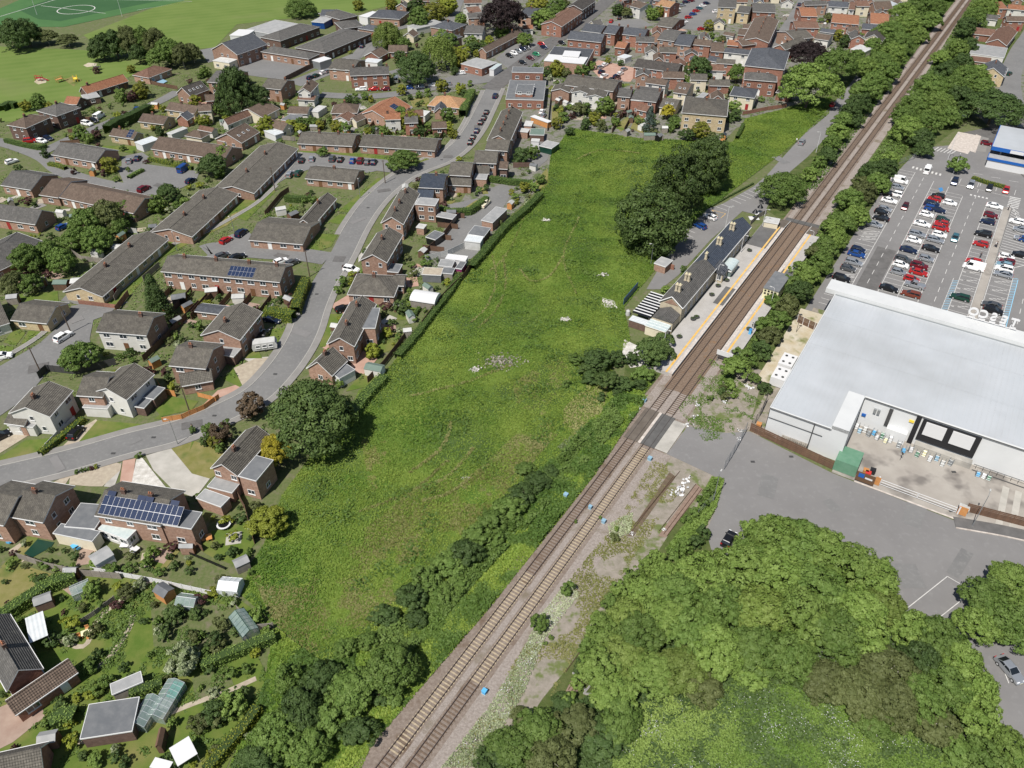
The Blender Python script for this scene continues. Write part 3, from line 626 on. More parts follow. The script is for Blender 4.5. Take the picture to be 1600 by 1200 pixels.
for u, v in ((106.3,-4.6),(112.5,-5.3),(121,-5.4),(122.2,-5.0),(133.5,-5.6),(138.3,-5.8),(142,-4.9),(160,-5.2)): planter(u, v, .9, 'dark round planter on left platform', 'by the station house')
for u, v in ((113.5,7.4),(124,7.2),(126,7.9)): planter(u, v, .9, 'dark round planter on right platform', 'by the bushes')
mb = MB(); mb.box(-.35,.35,-.3,.3,0,1.15,0,1); mb.box(-.38,.38,-.33,.33,1.15,1.25,1); o = mb.build('waste_bin', ['plastic_blue','paint_blue'], None, R(122.6,7.9,.9), RZ); tag(o, 'blue wheeled bin on right platform beside a planter', 'bin')
# end-of-platform station sign, blank white board on two posts
t = empty('station_sign', R(109.6, 6.4, .3)); t.rotation_euler.z = RZ-math.pi/2; tag(t, 'white station nameboard at the near end of right platform', 'sign')
mb = MB(); mb.box(-1.8,1.8,-.06,.06,1.7,2.9); mb.build('board', 'white_plastic', t)
for s in (-1.5, 1.5): mb = MB(); mb.bar((s,0,0),(s,0,1.7),.07); mb.build('post', 'metal_grey', t)
# waiting shelter, right platform: felt roof and patterned cream screen
t = empty('waiting_shelter', R(139.2, 8.6, .9)); t.rotation_euler.z = RZ; tag(t, 'platform shelter with dark flat roof and cream pierced end screen', 'shelter')
mb = MB(); mb.box(-.1, 9.2, -.3, 3.6, 2.7, 2.9); mb.build('roof', 'flat_felt', t)
mb = MB(); mb.box(0, 9.1, -.25, -.1, 0, 2.7); mb.build('back_wall', 'cream_paint', t)
sc = MB(); sc.box(0, .12, -.1, 3.5, 0, 2.7); so_ = sc.build('end_screen', 'cream_paint', t)
for j in range(4):
    for k in range(2):
        mb = MB(); mb.box(-.03, .0, .25+j*.82, .75+j*.82, 1.2+k*.75, 1.7+k*.75); mb.build('opening', 'paint_black', so_)
for s in (.2, 8.9): mb = MB(); mb.bar((s, 3.4, 0), (s, 3.4, 2.7), .07); mb.build('post', 'cream_paint', t)
# glazed shelter and canopy on left platform
t = empty('waiting_shelter', R(143.6, -6.6, .9)); t.rotation_euler.z = RZ; tag(t, 'small glazed waiting shelter with curved roof on left platform', 'shelter')
mb = MB(); mb.box(0, 5.4, -1.9, .9, 0, 2.1); mb.build('glazing', 'glass_clear', t)
mb = MB()
for k in range(8):
    a0, a1 = math.pi*k/8, math.pi*(k+1)/8
    mb.poly([(-.2, -.5-1.6*math.cos(a0), 2.1+.7*math.sin(a0)), (5.6, -.5-1.6*math.cos(a0), 2.1+.7*math.sin(a0)), (5.6, -.5-1.6*math.cos(a1), 2.1+.7*math.sin(a1)), (-.2, -.5-1.6*math.cos(a1), 2.1+.7*math.sin(a1))])
mb.build('roof', 'glass_roof', t)
mb = MB(); mb.box(-.25,-.05,-2.1,1.1,1.9,2.2); mb.box(-.25,-.05,-2.1,1.1,.0,.35); mb.box(5.5,5.65,-2.1,1.1,1.9,2.2); mb.build('frame', 'frame_white', t)
# ---------------------------------------------------------------- a plain box/wall thing helpers
def pbox(name, mats, corner, du, dv, z0, z1, label=None, cat=None, parent=None, group=None):
    mb = MB(); mb.box(0, du, -dv, 0, z0, z1); o = mb.build(name, mats, parent, R(*corner) if parent is None else None, RZ if parent is None else None); tag(o, label, cat, group); return o
# ---------------------------------------------------------------- supermarket
t = empty('supermarket', R(91.8, 21.5)); t.rotation_euler.z = RZ; tag(t, 'huge low supermarket with pale grey ribbed roof and white parapet', 'supermarket')
def V(u, v, z): return (u-91.8, -(v-21.5), z)      # rail frame -> store frame
def vpoly(mb, pts, mi=0, uv=None): mb.poly([V(*p) for p in pts], mi, uv)
VR = 112.0
def roofz(u): return 7.0+(u-91.8)*.018
mb = MB()
def slope(u0, u1, v0, v1):
    vpoly(mb, [(u0, v0, roofz(u0)), (u0, v1, roofz(u0)), (u1, v1, roofz(u1)), (u1, v0, roofz(u1))], 0, [(v0, u0), (v1, u0), (v1, u1), (v0, u1)])
for k in range(5):
    e = [21.5, 33.1, 36.3, 60, 85, VR]
    u0 = 91.8 if k < 1 else 104.6
    if k == 1: u0 = 103.9
    slope(u0, 138.6, e[k], e[k+1])
mb.build('roof', 'sheet_roof', t)
mb = MB()
for v in np.arange(22.2, VR, 1.0):
    u0 = 91.9 if v < 33 else 103.9 if v < 36.3 else 104.7
    a, b = V(u0, v, roofz(u0)), V(138.2, v, roofz(138.2)); mb.poly([(a[0],a[1]-.04,a[2]+.03),(b[0],b[1]-.04,b[2]+.03),(b[0],b[1]+.04,b[2]+.03),(a[0],a[1]+.04,a[2]+.03)]); mb.poly([(a[0],a[1]-.04,a[2]),(b[0],b[1]-.04,b[2]),(b[0],b[1]-.04,b[2]+.03),(a[0],a[1]-.04,a[2]+.03)])
for u in (116.4, 127.8):
    a, b = V(u, 21.6, roofz(u)+.04), V(u, VR, roofz(u)+.04); mb.poly([(a[0]-.05,b[1],a[2]),(a[0]+.05,b[1],a[2]),(a[0]+.05,a[1],a[2]),(a[0]-.05,a[1],a[2])])
o = mb.build('standing_seams', 'sheet_roof', t); o['kind'] = 'stuff'
mb = MB()
for (a, b) in (((91.8,21.5),(138.6,21.5)),): mb.bar(V(a[0], a[1], roofz(a[0])+.03), V(b[0], b[1], roofz(b[0])+.03), .14)
mb.bar(V(91.8,21.4,7.0), V(91.8,33.2,7.0), .13); mb.bar(V(104.5,36.2,roofz(104.6)), V(104.5,VR,roofz(104.6)), .16); mb.build('gutter', 'sheet_white', t)
mb = MB(); mb.bar(V(104.38,36.2,roofz(104.6)-.22), V(104.38,VR,roofz(104.6)-.22), .07); mb.bar(V(91.6,21.6,6.8), V(91.6,33.2,6.8), .06); mb.bar(V(91.65,21.6,4.6), V(91.65,32,4.6), .06); mb.build('gutter_shadow_bar', 'metal_dark', t)  # dark bars built in as the shade line below the gutters
mb = MB()      # walls: outside faces
def wall(a, b, z0, z1, mi=0, off=0): vpoly(mb, [(a[0], a[1], z0), (b[0], b[1], z0), (b[0], b[1], z1), (a[0], a[1], z1)], mi)
wall((91.85,21.55),(91.85,33.1),0,6.95); wall((104.65,36.3),(104.65,VR),0,7.15); wall((91.85,36.2),(104.65,36.2),0,7.8); wall((91.75,33.0),(91.75,36.2),0,7.8)
wall((142.8,21.0),(142.8,VR),0,8.6); wall((91.8,VR),(142.8,VR),0,7.8); mb.build('wall', 'cladding_white', t)
mb = MB(); wall((142.8,21.45),(91.8,21.45),0,7.0); mb.build('side_wall', 'cladding_grey', t)
mb = MB(); mb.box(*[f for f in (V(91.75,0,0)[0], V(103.9,0,0)[0])], V(0,36.2,0)[1], V(0,33.1,0)[1], 7.0, 7.8); mb.build('parapet_wing', 'sheet_white', t)
mb = MB(); mb.box(V(138.2,0,0)[0], V(143.0,0,0)[0], V(0,VR,0)[1], V(0,19.2,0)[1], 7.7, 8.8); mb.build('front_parapet', 'sheet_white', t)
mb = MB(); mb.box(V(137.9,0,0)[0], V(138.15,0,0)[0], V(0,VR,0)[1], V(0,21.5,0)[1], 7.6, 8.0); mb.build('parapet_flashing', 'metal_grey', t)
# loading dock on the back wall: black recess, two white doors, stairs and tank
mb = MB(); mb.box(V(104.35,0,0)[0], V(104.6,0,0)[0], V(0,57.4,0)[1], V(0,47.2,0)[1], 1.6, 6.6); dk = mb.build('loading_dock', 'paint_black', t)
for a, b in ((47.9,51.5),(52.6,56.4)):
    mb = MB(); mb.box(V(104.1,0,0)[0], V(104.33,0,0)[0], V(0,b,0)[1], V(0,a,0)[1], 3.3, 6.3); mb.build('dock_door', 'white_plastic', dk)
mb = MB(); mb.box(V(102.9,0,0)[0], V(104.3,0,0)[0], V(0,57.6,0)[1], V(0,47.4,0)[1], 1.0, 1.3); mb.box(V(102.85,0,0)[0], V(102.95,0,0)[0], V(0,57.6,0)[1], V(0,47.4,0)[1], 0, 1.0); mb.build('dock_step', 'concrete', t)
mb = MB(); mb.box(V(104.3,0,0)[0], V(104.6,0,0)[0], V(0,46.9,0)[1], V(0,46.0,0)[1], 0, 6.8); mb.build('dark_downpipe_panel', 'paint_black', t)
mb = MB(); mb.box(V(103.2,0,0)[0], V(104.6,0,0)[0], V(0,45.6,0)[1], V(0,41.8,0)[1], 0, 2.6); mb.build('annex', 'cladding_white', t)
mb = MB(); mb.box(V(104.35,0,0)[0], V(104.6,0,0)[0], V(0,41.8,0)[1], V(0,41.1,0)[1], 2.2, 6.4); mb.build('vent_stack', 'metal_dark', t)
mb = MB(); mb.box(V(104.4,0,0)[0], V(104.6,0,0)[0], V(0,45.9,0)[1], V(0,45.0,0)[1], 4.9, 5.4); mb.build('wall_sign', 'paint_yellow', t)
mb = MB(); mb.box(V(104.4,0,0)[0], V(104.6,0,0)[0], V(0,37.5,0)[1], V(0,36.7,0)[1], 2.6, 3.2); mb.build('wall_sign', 'tesco_blue', t)
for v in (38.5, 39.2): mb = MB(); mb.box(V(104.2,0,0)[0], V(104.6,0,0)[0], V(0,v+.5,0)[1], V(0,v,0)[1], 4.3, 5.3); mb.build('wall_vent', 'metal_grey', t)
mb = MB(); mb.bar(V(91.5,30.1,7), V(91.5,30.1,0), .09); mb.build('downpipe', 'metal_dark', t)
mb = MB()
for v in np.arange(58.5, 100, 1.2): mb.bar(V(103.6, v, 0), V(103.6, v, 1.0), .04)
mb.bar(V(103.6,58,1.0), V(103.6,100,1.0), .06); mb.bar(V(102.9,58,.12), V(102.9,100,.12), .1); mb.build('guard_rail', 'metal_dark', t)
# letters standing above the front parapet, read from the car park
tp = 'TESCO'
t2 = empty('roof_sign', R(142.4, 53.4, 8.8)); t2.rotation_euler.z = RZ+math.pi/2; tag(t2, 'large TESCO letters on posts above the supermarket front, seen from behind', 'sign')
# local x now points along -v..., letters read from +u side
adv = 2.0
for i, ch in enumerate(tp):
    cu = bpy.data.curves.new('letter', 'FONT'); cu.body = ch; cu.size = 2.55; cu.extrude = .14; cu.bevel_depth = .03; cu.offset = .05; cu.align_x = 'CENTER'
    tmp = bpy.data.objects.new('tmp_letter', cu); COL.objects.link(tmp); dg = bpy.context.evaluated_depsgraph_get(); me = bpy.data.meshes.new_from_object(tmp.evaluated_get(dg)); bpy.data.objects.remove(tmp)
    me.materials.clear(); me.materials.append(M['white_plastic']); me.materials.append(M['sign_red'])
    for p_ in me.polygons:
        if p_.normal.z > .7: p_.material_index = 1
    o = new_obj('letter', me, t2, (i*adv-4.0, 0, .95)); o.rotation_euler = (math.pi/2, 0, 0)
    
    mb = MB(); mb.box(3.3-i*adv, 4.5-i*adv, -.1, .1, .42, .66); mb.build('underline_bar', 'white_plastic', t2)
for s in (-3.6, 3.6): mb = MB(); mb.bar((s, .1, -.4), (s, .1, 1.2), .1); mb.bar((s, -2.0, -.1), (s, .1, 1.9), .07); mb.build('post', 'white_plastic', t2)
mb = MB(); mb.bar((-5, .1, .3), (5, .1, .3), .08); mb.build('rail', 'white_plastic', t2)
# ---- service yard furniture
def slat_fence(name, a, b, h, base, zone, rows=5, bay=2.4, m='wood_brown', pm='wood_brown', cat='fence', gap=.06, posts=True, grp=None, lab=None):
    a, b = Vector(a), Vector(b); d = b-a; L_ = d.length; n = max(1, round(L_/bay)); w = L_/n
    t = empty(name, a, math.atan2(d.y, d.x)); rh = h/rows
    sm = MB(); sm.box(.02, w-.02, -.02, .02, 0, rh-gap); sm = sm.mesh('slat', [m]); ps = MB(); ps.box(-.05, .05, -.06, .06, 0, h+.04); ps = ps.mesh('post', [pm])
    for i in range(n):
        for r in range(rows): new_obj('slat', sm, t, (i*w, 0, .05+r*rh))
    for i in range(n+1): new_obj('post', ps, t, (i*w, 0, 0))
    if lab: tag(t, lab, cat, grp)
    else: tag(t, None, cat, grp); later(t, base, zone, a)
    return t
slat_fence('timber_fence', R(91.2,18.9), R(89.0,35.6), 2.1, '', '', 5, 2.6, lab='long brown slatted timber fence left of the green yard container')
slat_fence('timber_fence', R(91.0,58.6), R(94.5,78), 2.1, '', '', 6, 2.6, lab='brown slatted timber fence right of the white yard gates')
mb = MB(); mb.box(0,4.6,-4.1,0,.1,2.7); c = mb.build('yard_container', 'paint_green', None, R(89.0,35.7), RZ); tag(c, 'large green steel container roof beside the yard sign board', 'container')
mb = MB(); mb.box(-.1,.05,-3.3,0,.4,2.5); c = mb.build('yard_sign_board', 'frame_brown', None, R(88.3,39.9), RZ); tag(c, 'dark brown yard board with blue sign and white strip', 'sign')
mb = MB(); mb.box(-.16,-.11,-1.4,-.4,1.4,2.3); mb.build('sign_panel', 'tesco_blue', c); mb = MB(); mb.box(-.16,-.11,-2.9,-1.6,1.4,1.75); mb.build('sign_strip', 'white_plastic', c)
def panel(u, v, w, lab): mb = MB(); mb.box(-.05,.05,-w,0,.1,2.0); c = mb.build('timber_screen', 'wood_orange', None, R(u,v), RZ); tag(c, lab, 'fence panel')
panel(89.2,43.2,.9,'orange timber panel between yard sign board and white gates'); panel(89.6,57.3,1.5,'orange timber panel at right end of the white gates')
gt = empty('yard_gate', R(89.6, 44.1)); gt.rotation_euler.z = RZ-math.pi/2; tag(gt, 'pair of long white steel yard gates standing closed', 'gate')
for k in range(2):
    lf = MB(); x0, x1 = k*6.55+.05, k*6.55+6.45
    for z in (.25, .8, 1.35): lf.bar((x0, 0, z), (x1, 0, z), .055)
    for x in (x0, x1): lf.bar((x, 0, .2), (x, 0, 1.4), .06)
    lf.build('gate_leaf', 'white_plastic', gt)
for x in (-.3, 13.4): mb = MB(); mb.box(x-.12, x+.12, -.12, .12, 0, 1.9); mb.build('gate_post', 'white_plastic', gt)
mb = MB(); mb.box(13.2, 14.9, .2, 1.6, 1.2, 1.35); mb.build('kiosk_roof', 'flat_pale', gt)
rr = smooth_line([R(86.9,57.5), R(87.9,60.5), R(89.6,66), R(92,76)], 5)
ribbon('pavement', rr, -.9, 1.6, .14, 'asphalt_dark', thick=.2); ribbon('kerb', rr, -1.15, -.9, .15, 'coping', thick=.2)
rrect('yard_patch', 82.3, 88, 49.4, 52.7, .04, 'asphalt'); rrect('kerb', 87.9, 88.3, 40, 57.6, .045, 'coping')
for v in (63.5, 65.6): rrect('drain_channel', 89.5+(v-60)*.1, 101.5, v, v+1.1, .045, 'concrete')
def cage(u, v, h, m, base, zone, w=.8, d=.7):
    t = empty('roll_cage', R(u, v)); t.rotation_euler.z = RZ+random.uniform(-.3, .3); tag(t, None, 'roll cage', 'cages and bins stored in the service yard')
    mb = MB()
    for x in (0, w/2, w):
        for y in (0, d): mb.bar((x, y, 0), (x, y, h), .03, n=4)
    for z in (.2, h*.5, h): mb.bar((0, 0, z), (w, 0, z), .03, n=4); mb.bar((0, d, z), (w, d, z), .03, n=4); mb.bar((0, 0, z), (0, d, z), .03, n=4)
    mb.build('frame', 'metal_grey', t); mb = MB(); mb.box(.06, w-.06, .06, d-.06, .15, h*random.uniform(.5, .85)); mb.build('load', m, t); later(t, base, zone, R(u, v))
cm = ['white_plastic', 'plastic_pale_blue', 'flat_pale', 'metal_grey', 'plastic_blue', 'white_plastic', 'paint_green', 'cream_paint']
for i in range(9): cage(102.9-(i%2)*.9-(i*.06), 37+i*.82, 1.5, cm[i % 8], 'metal roll cage with mixed load', 'beside white yard wall')
for i in range(9): cage(101.7-(i%2)*.9, 45.3+i*1.15, 1.5, cm[(i+3) % 8], 'metal roll cage with mixed load', 'in front of the loading dock')
for i in range(3): cage(101.4, 59.5+i*.9, 1.2, cm[(i+4) % 8], 'metal roll cage with mixed load', 'right of the loading dock')
for (u, v, m, l) in ((92.6,19.6,'wood_orange','orange-brown crate behind the yard fence end'),(92.2,22.4,'paint_yellow','yellow bin behind the brown yard fence'),(92.0,24.1,'plastic_blue','blue bin behind the brown yard fence'),(91.9,28,'paint_green','green machine behind the brown yard fence'),(90.6,40.8,'wood_orange','orange pallet truck beside the green container'),(91.4,41.9,'paint_black','black bin beside the green container'),(90.1,41.3,'paint_red','red pallet beside the green container')):
    mb = MB(); mb.box(0,.9,-.9,0,.12,1.05); mb.box(-.04,.94,-.94,.04,1.05,1.15); mb.box(.1,.25,-.8,-.1,0,.12); mb.box(.65,.8,-.8,-.1,0,.12); o = mb.build('storage_bin', m, None, R(u,v), RZ+.1); tag(o, l, 'bin')
t = empty('pallet_stack', R(91.0, 25.0)); t.rotation_euler.z = RZ; tag(t, 'long row of grey slatted pallets behind the yard fence', 'pallets')
for k in range(14): mb = MB(); mb.box(0, 1.8, -.36*k-.28, -.36*k, .1, 1.5); mb.build('pallet', 'wood_grey', t)
lamp(1519, 822, 8.0, 'tall grey lamp post on the kerb beside brown fence', '', .9, az=RZ)
mb = MB(); mb.bar((0,0,0),(0,0,2.0),.05); mb.box(-.05,.05,-.3,.3,1.6,2.0); o = mb.build('yard_post', 'metal_dark', None, P(1406,719)); tag(o, 'thin dark post standing in the service yard', 'post')
# cooling plant beside the store and timber pen
def plant_unit(u, v, zone):
    t = empty('cooling_unit', R(u, v)); t.rotation_euler.z = RZ; tag(t, None, 'cooling unit', 'white cooling units beside the supermarket'); mb = MB(); mb.box(0,4.6,-3.0,0,.2,2.3); mb.box(2.22,2.38,-3.02,.02,.2,2.32); mb.build('casing', 'white_plastic', t)
    for a in (1.1, 3.5):
        for b in (-.8, -2.2): mb = MB(); mb.cyl(a, b, 2.3, 2.4, .3, None, 12); mb.build('fan', 'metal_dark', t)
    later(t, 'white boxed cooling unit with round roof fans', zone, R(u, v))
plant_unit(113.2, 17.2, 'beside the store'); plant_unit(107.6, 17.4, 'beside the store')
slat_fence('timber_fence', R(134.6,15.4), R(133.0,21.2), 2.0, '', '', 6, 1.5, pm='frame_white', lab='short dark timber fence by the store corner and car park')
mb = MB(); mb.bar((0,0,0),(0,0,4.8),.06); mb.box(-.3,.3,-.2,.2,4.8,5.0); o = mb.build('lamp_post', 'metal_dark', None, P(1244,519)); tag(o, 'dark lamp post on the sandy strip by the store', 'lamp post')
# dark mesh fences along the railway side of the yard
def mesh_fence(pts, h, label, m='metal_dark', step=2.5, top=True, cat='fence'):
    t = empty('mesh_fence', pts[0]); tag(t, label, cat); q = resample([Vector(p) for p in pts], step); pm = MB(); pm.bar((0,0,0),(0,0,h),.05,n=5); pm = pm.mesh('post', [m])
    for p in q: new_obj('post', pm, t, p-pts[0])
    mb = MB()
    for a, b in zip(q[:-1], q[1:]):
        for z in np.linspace(.15, h, 7): mb.bar(a-pts[0]+Vector((0,0,z)), b-pts[0]+Vector((0,0,z)), .018, n=3)
    mb.build('mesh_panel', m, t)
mesh_fence([P(1172,672), P(1185,655), P(1200,622)], 2.4, 'black mesh fence rising from the yard fence to the store')
mesh_fence([P(1165,675), P(1143,715), P(1126,742)], 2.6, 'grey palisade fence beside the crossing tarmac', 'metal_grey')
mesh_fence([P(1113,785), P(1096,800), P(1080,822)], 2.2, 'grey wire fence by the rusty rails', 'metal_grey')
lamp(1114, 785, 7.5, 'slim grey post beside the crossing tarmac', '', .5, az=1)
mesh_fence([P(1405,257), P(1430,248), P(1440,225)], 2.0, 'grey palisade fence at the far end of car park trees', 'metal_grey')
# ---- car park markings
def marks(name, segs, w=.11, z=.045, m='white_line'):
    mb = MB()
    for (u0, v0, u1, v1) in segs:
        a, b = R(u0, v0, z), R(u1, v1, z); d = (b-a).normalized(); n = Vector((-d.y, d.x, 0))*w/2
        mb.poly([a-n, b-n, b+n, a+n])
    o = mb.build(name, m); o['kind'] = 'structure'; return o
U = np.arange
marks('bay_marking', [(145,22.3,240,22.3)]+[(u,17.4,u,22.2) for u in U(146,240,2.4)], .13)
marks('bay_marking', [(157,28.6,236,28.6),(159,33.25,234,33.25),(159,38,229,38)]+[(u,28.7,u,37.9) for u in U(160,232,2.4)], .13)
marks('bay_marking', [(149,44.9,227,44.9),(146,49.35,228,49.35),(146,51.6,228,51.6),(146,56.5,185,56.5),(149,43.4,176,43.6)]+[(u,45,u,49.3) for u in U(150,227,2.4)]+[(u,51.7,u,56.4) for u in U(146,188,2.4)], .13)
for (v0, v1, u0, u1) in ((45,49.3,152,181),(51.7,56.4,146,181)):
    marks('bay_marking', [(u+k*.42,v0+.1+(v1-v0-.5)*k/5+.0,u+k*.42+.0,v0+.1+(v1-v0-.5)*(k+1)/5) for u in U(u0,u1,4.8) for k in (0,1,2,3,4)], .22)
marks('bay_marking', [(u,43.5,u+.9,44.8) for u in U(150,175,.9)], .13, m='blue_line'); marks('bay_marking', [(u,56.6,u+.8,57.6) for u in U(146,184,.9)]+[(146,57.7,184,57.7)], .13, m='blue_line')
marks('bay_marking', [(u,29,u+3,33) for u in U(149,156,1.0)]+[(u,33.4,u+3,37.6) for u in U(149,156,1.0)], .16)
marks('bay_marking', [(193+.0+k*1.7,51.6,193+k*1.7-k*.15,51.6+min(8,1.0+(24-k)*.38)) for k in range(22)]+[(190,51.6,228,51.6),(228,52,197,60.5),(196,60.7,190,56)], .22)
for v in (25.4, 41.4, 59.8):
    marks('lane_marking', [(u,v,u+2.6,v) for u in U(146,240 if v<50 else 190,5.2)], .13)
marks('hatch_marking', [(u,18,u+2.5,21.8) for u in U(184,190,1.1)]+[(u,18,u+2.5,21.8) for u in U(194,200,1.1)]+[(u,18,u+2.5,21.8) for u in U(160,163,1.0)], .2)
marks('zebra_crossing', [(u,50.2,u,53.2) for u in U(229,237,1.25)], .55); marks('zebra_crossing', [(242.5-(v-22)*.15,v,244.3-(v-22)*.15,v) for v in U(21,30,1.2)], .55); marks('zebra_crossing', [(231,v,232,v) for v in U(40,45,1.1)], .55)
marks('bay_marking', [(237.5,34,236,52)]+[(238.5,v,242.5,v) for v in U(33,52,2.6)], .13)
marks('road_marking', [(249,v,250-(v-20)*.02,v+2.6) for v in U(33,60,5.2)], .16)
pb = [P(1490,222), P(1485,232), P(1484,240)]
psheet('textured_apron', [(1497,206),(1533,213),(1512,241),(1480,232)], .05, 'coping'); psheet('textured_apron', [(1525,210),(1533,213),(1524,239),(1515,236)], .06, 'coping'); psheet('textured_apron', [(1533,213),(1545,216),(1540,238),(1524,236)], .045, 'pavement')
psheet('blue_bay', [(1466,294),(1472,293),(1474,298),(1469,300)], .05, 'blue_bay')
marks('road_marking', [(262+k*.0,24+k*1.1,266,25+k*1.1) for k in range(6)], .3)
# grass verge, hedges in the car park come with the planting
# petrol station: blue-edged white canopy and shop
t = empty('petrol_station', R(255.5, 40.5)); t.rotation_euler.z = RZ; tag(t, 'petrol station with pale canopies edged in blue and a white wall', 'petrol station')
mb = MB(); mb.box(6, 28, -22, 0, 5.0, 5.25); mb.build('canopy_roof', 'sheet_roof', t)
mb = MB(); mb.box(5.8, 6, -22, .2, 4.1, 5.3); mb.box(5.8, 28, 0, .2, 4.1, 5.3); mb.build('canopy_fascia', 'tesco_blue', t)
mb = MB(); mb.box(5.66, 5.78, -9.5, -5.5, 4.2, 5.2); mb.build('canopy_sign', 'white_plastic', t)
mb = MB(); mb.box(16, 16.3, -22, 0, 5.26, 5.36); mb.build('canopy_joint', 'metal_dark', t) if False else None
mb = MB(); mb.box(1, 5.4, -12, 0, 2.9, 3.1); mb.build('kiosk_roof', 'flat_grey', t)
mb = MB(); mb.box(.8, 1, -12, .2, 2.5, 3.3); mb.box(.8, 5.5, 0, .2, 2.5, 3.3); mb.build('kiosk_fascia', 'tesco_blue', t)
mb = MB(); mb.box(1.05, 5.4, -11.8, -.2, 0, 2.5); mb.build('kiosk_wall', 'white_plastic', t)
for x in (9, 24):
    for y in (-3, -12, -20): mb = MB(); mb.box(x-.2, x+.2, y-.2, y+.2, 0, 5); mb.build('column', 'white_plastic', t)
# plain stone cottage, garage works and roundabout edge beyond the car park are in the house list
lamp(1481, 249, 9.0, 'tall white lamp post beside the textured apron', '', 1.0, m='white_plastic'); lamp(1489, 272, 7, 'white lamp post in the car park verge', '', .5, m='white_plastic')
lamp(1582, 193, 8.0, 'grey lamp post right of the round tree', '', 1.0)
# ---------------------------------------------------------------- houses
WIN = {}
def window(parent, x, y, z, ang, w=1.5, h=1.15, frame='frame_white', name='window'):
    """a window hung on the outside of a wall: frame with a pane and bars; ang = outward direction"""
    k = (round(w, 1), round(h, 1), frame)
    if k not in WIN:
        W_, H_ = k[0], k[1]; f = MB(); t_ = .09
        f.box(-W_/2, W_/2, -.03, .06, 0, t_); f.box(-W_/2, W_/2, -.03, .06, H_-t_, H_); f.box(-W_/2, -W_/2+t_, -.03, .06, t_, H_-t_); f.box(W_/2-t_, W_/2, -.03, .06, t_, H_-t_)
        if W_ > 1.0: f.box(-.045, .045, -.03, .055, t_, H_-t_)
        f.box(-W_/2-.06, W_/2+.06, -.03, .13, -.07, -.005)
        p = MB(); p.poly([(-W_/2+t_, .02, t_), (-W_/2+t_, .02, H_-t_), (W_/2-t_, .02, H_-t_), (W_/2-t_, .02, t_)])
        WIN[k] = (f.mesh('window', [frame]), p.mesh('pane', ['glass_pane']))
    f, p = WIN[k]; o = new_obj(name, f, parent, (x, y, z), ang-math.pi/2); new_obj('pane', p, o); return o
DOOR = {}
def door(parent, x, y, z, ang, m='door_white', w=.95, h=2.05):
    k = (m, w)
    if k not in DOOR:
        d = MB(); d.box(-w/2, w/2, -.03, .05, 0, h); d.box(-w/2-.08, -w/2, -.03, .07, 0, h+.08); d.box(w/2, w/2+.08, -.03, .07, 0, h+.08); d.box(-w/2, w/2, -.03, .07, h, h+.08)
        DOOR[k] = d.mesh('door', [m])
    return new_obj('door', DOOR[k], parent, (x, y, z), ang-math.pi/2)
CHM = {}
def chimney(parent, x, y, z, m='brick', w=.55, l=.8, h=.8, pots=2):
    k = (m, w, l, h)
    if k not in CHM:
        c = MB(); c.box(-l/2, l/2, -w/2, w/2, -1.0, h); c.box(-l/2-.06, l/2+.06, -w/2-.06, w/2+.06, h, h+.12); q = MB(); q.cyl(0, 0, 0, .4, .12, .1, 8)
        CHM[k] = (c.mesh('chimney', [m]), q.mesh('chimney_pot', ['terracotta']))
    c, q = CHM[k]; o = new_obj('chimney', c, parent, (x, y, z))
    for i in range(pots): new_obj('chimney_pot', q, o, ((i-(pots-1)/2)*.36, 0, h+.12))
    return o
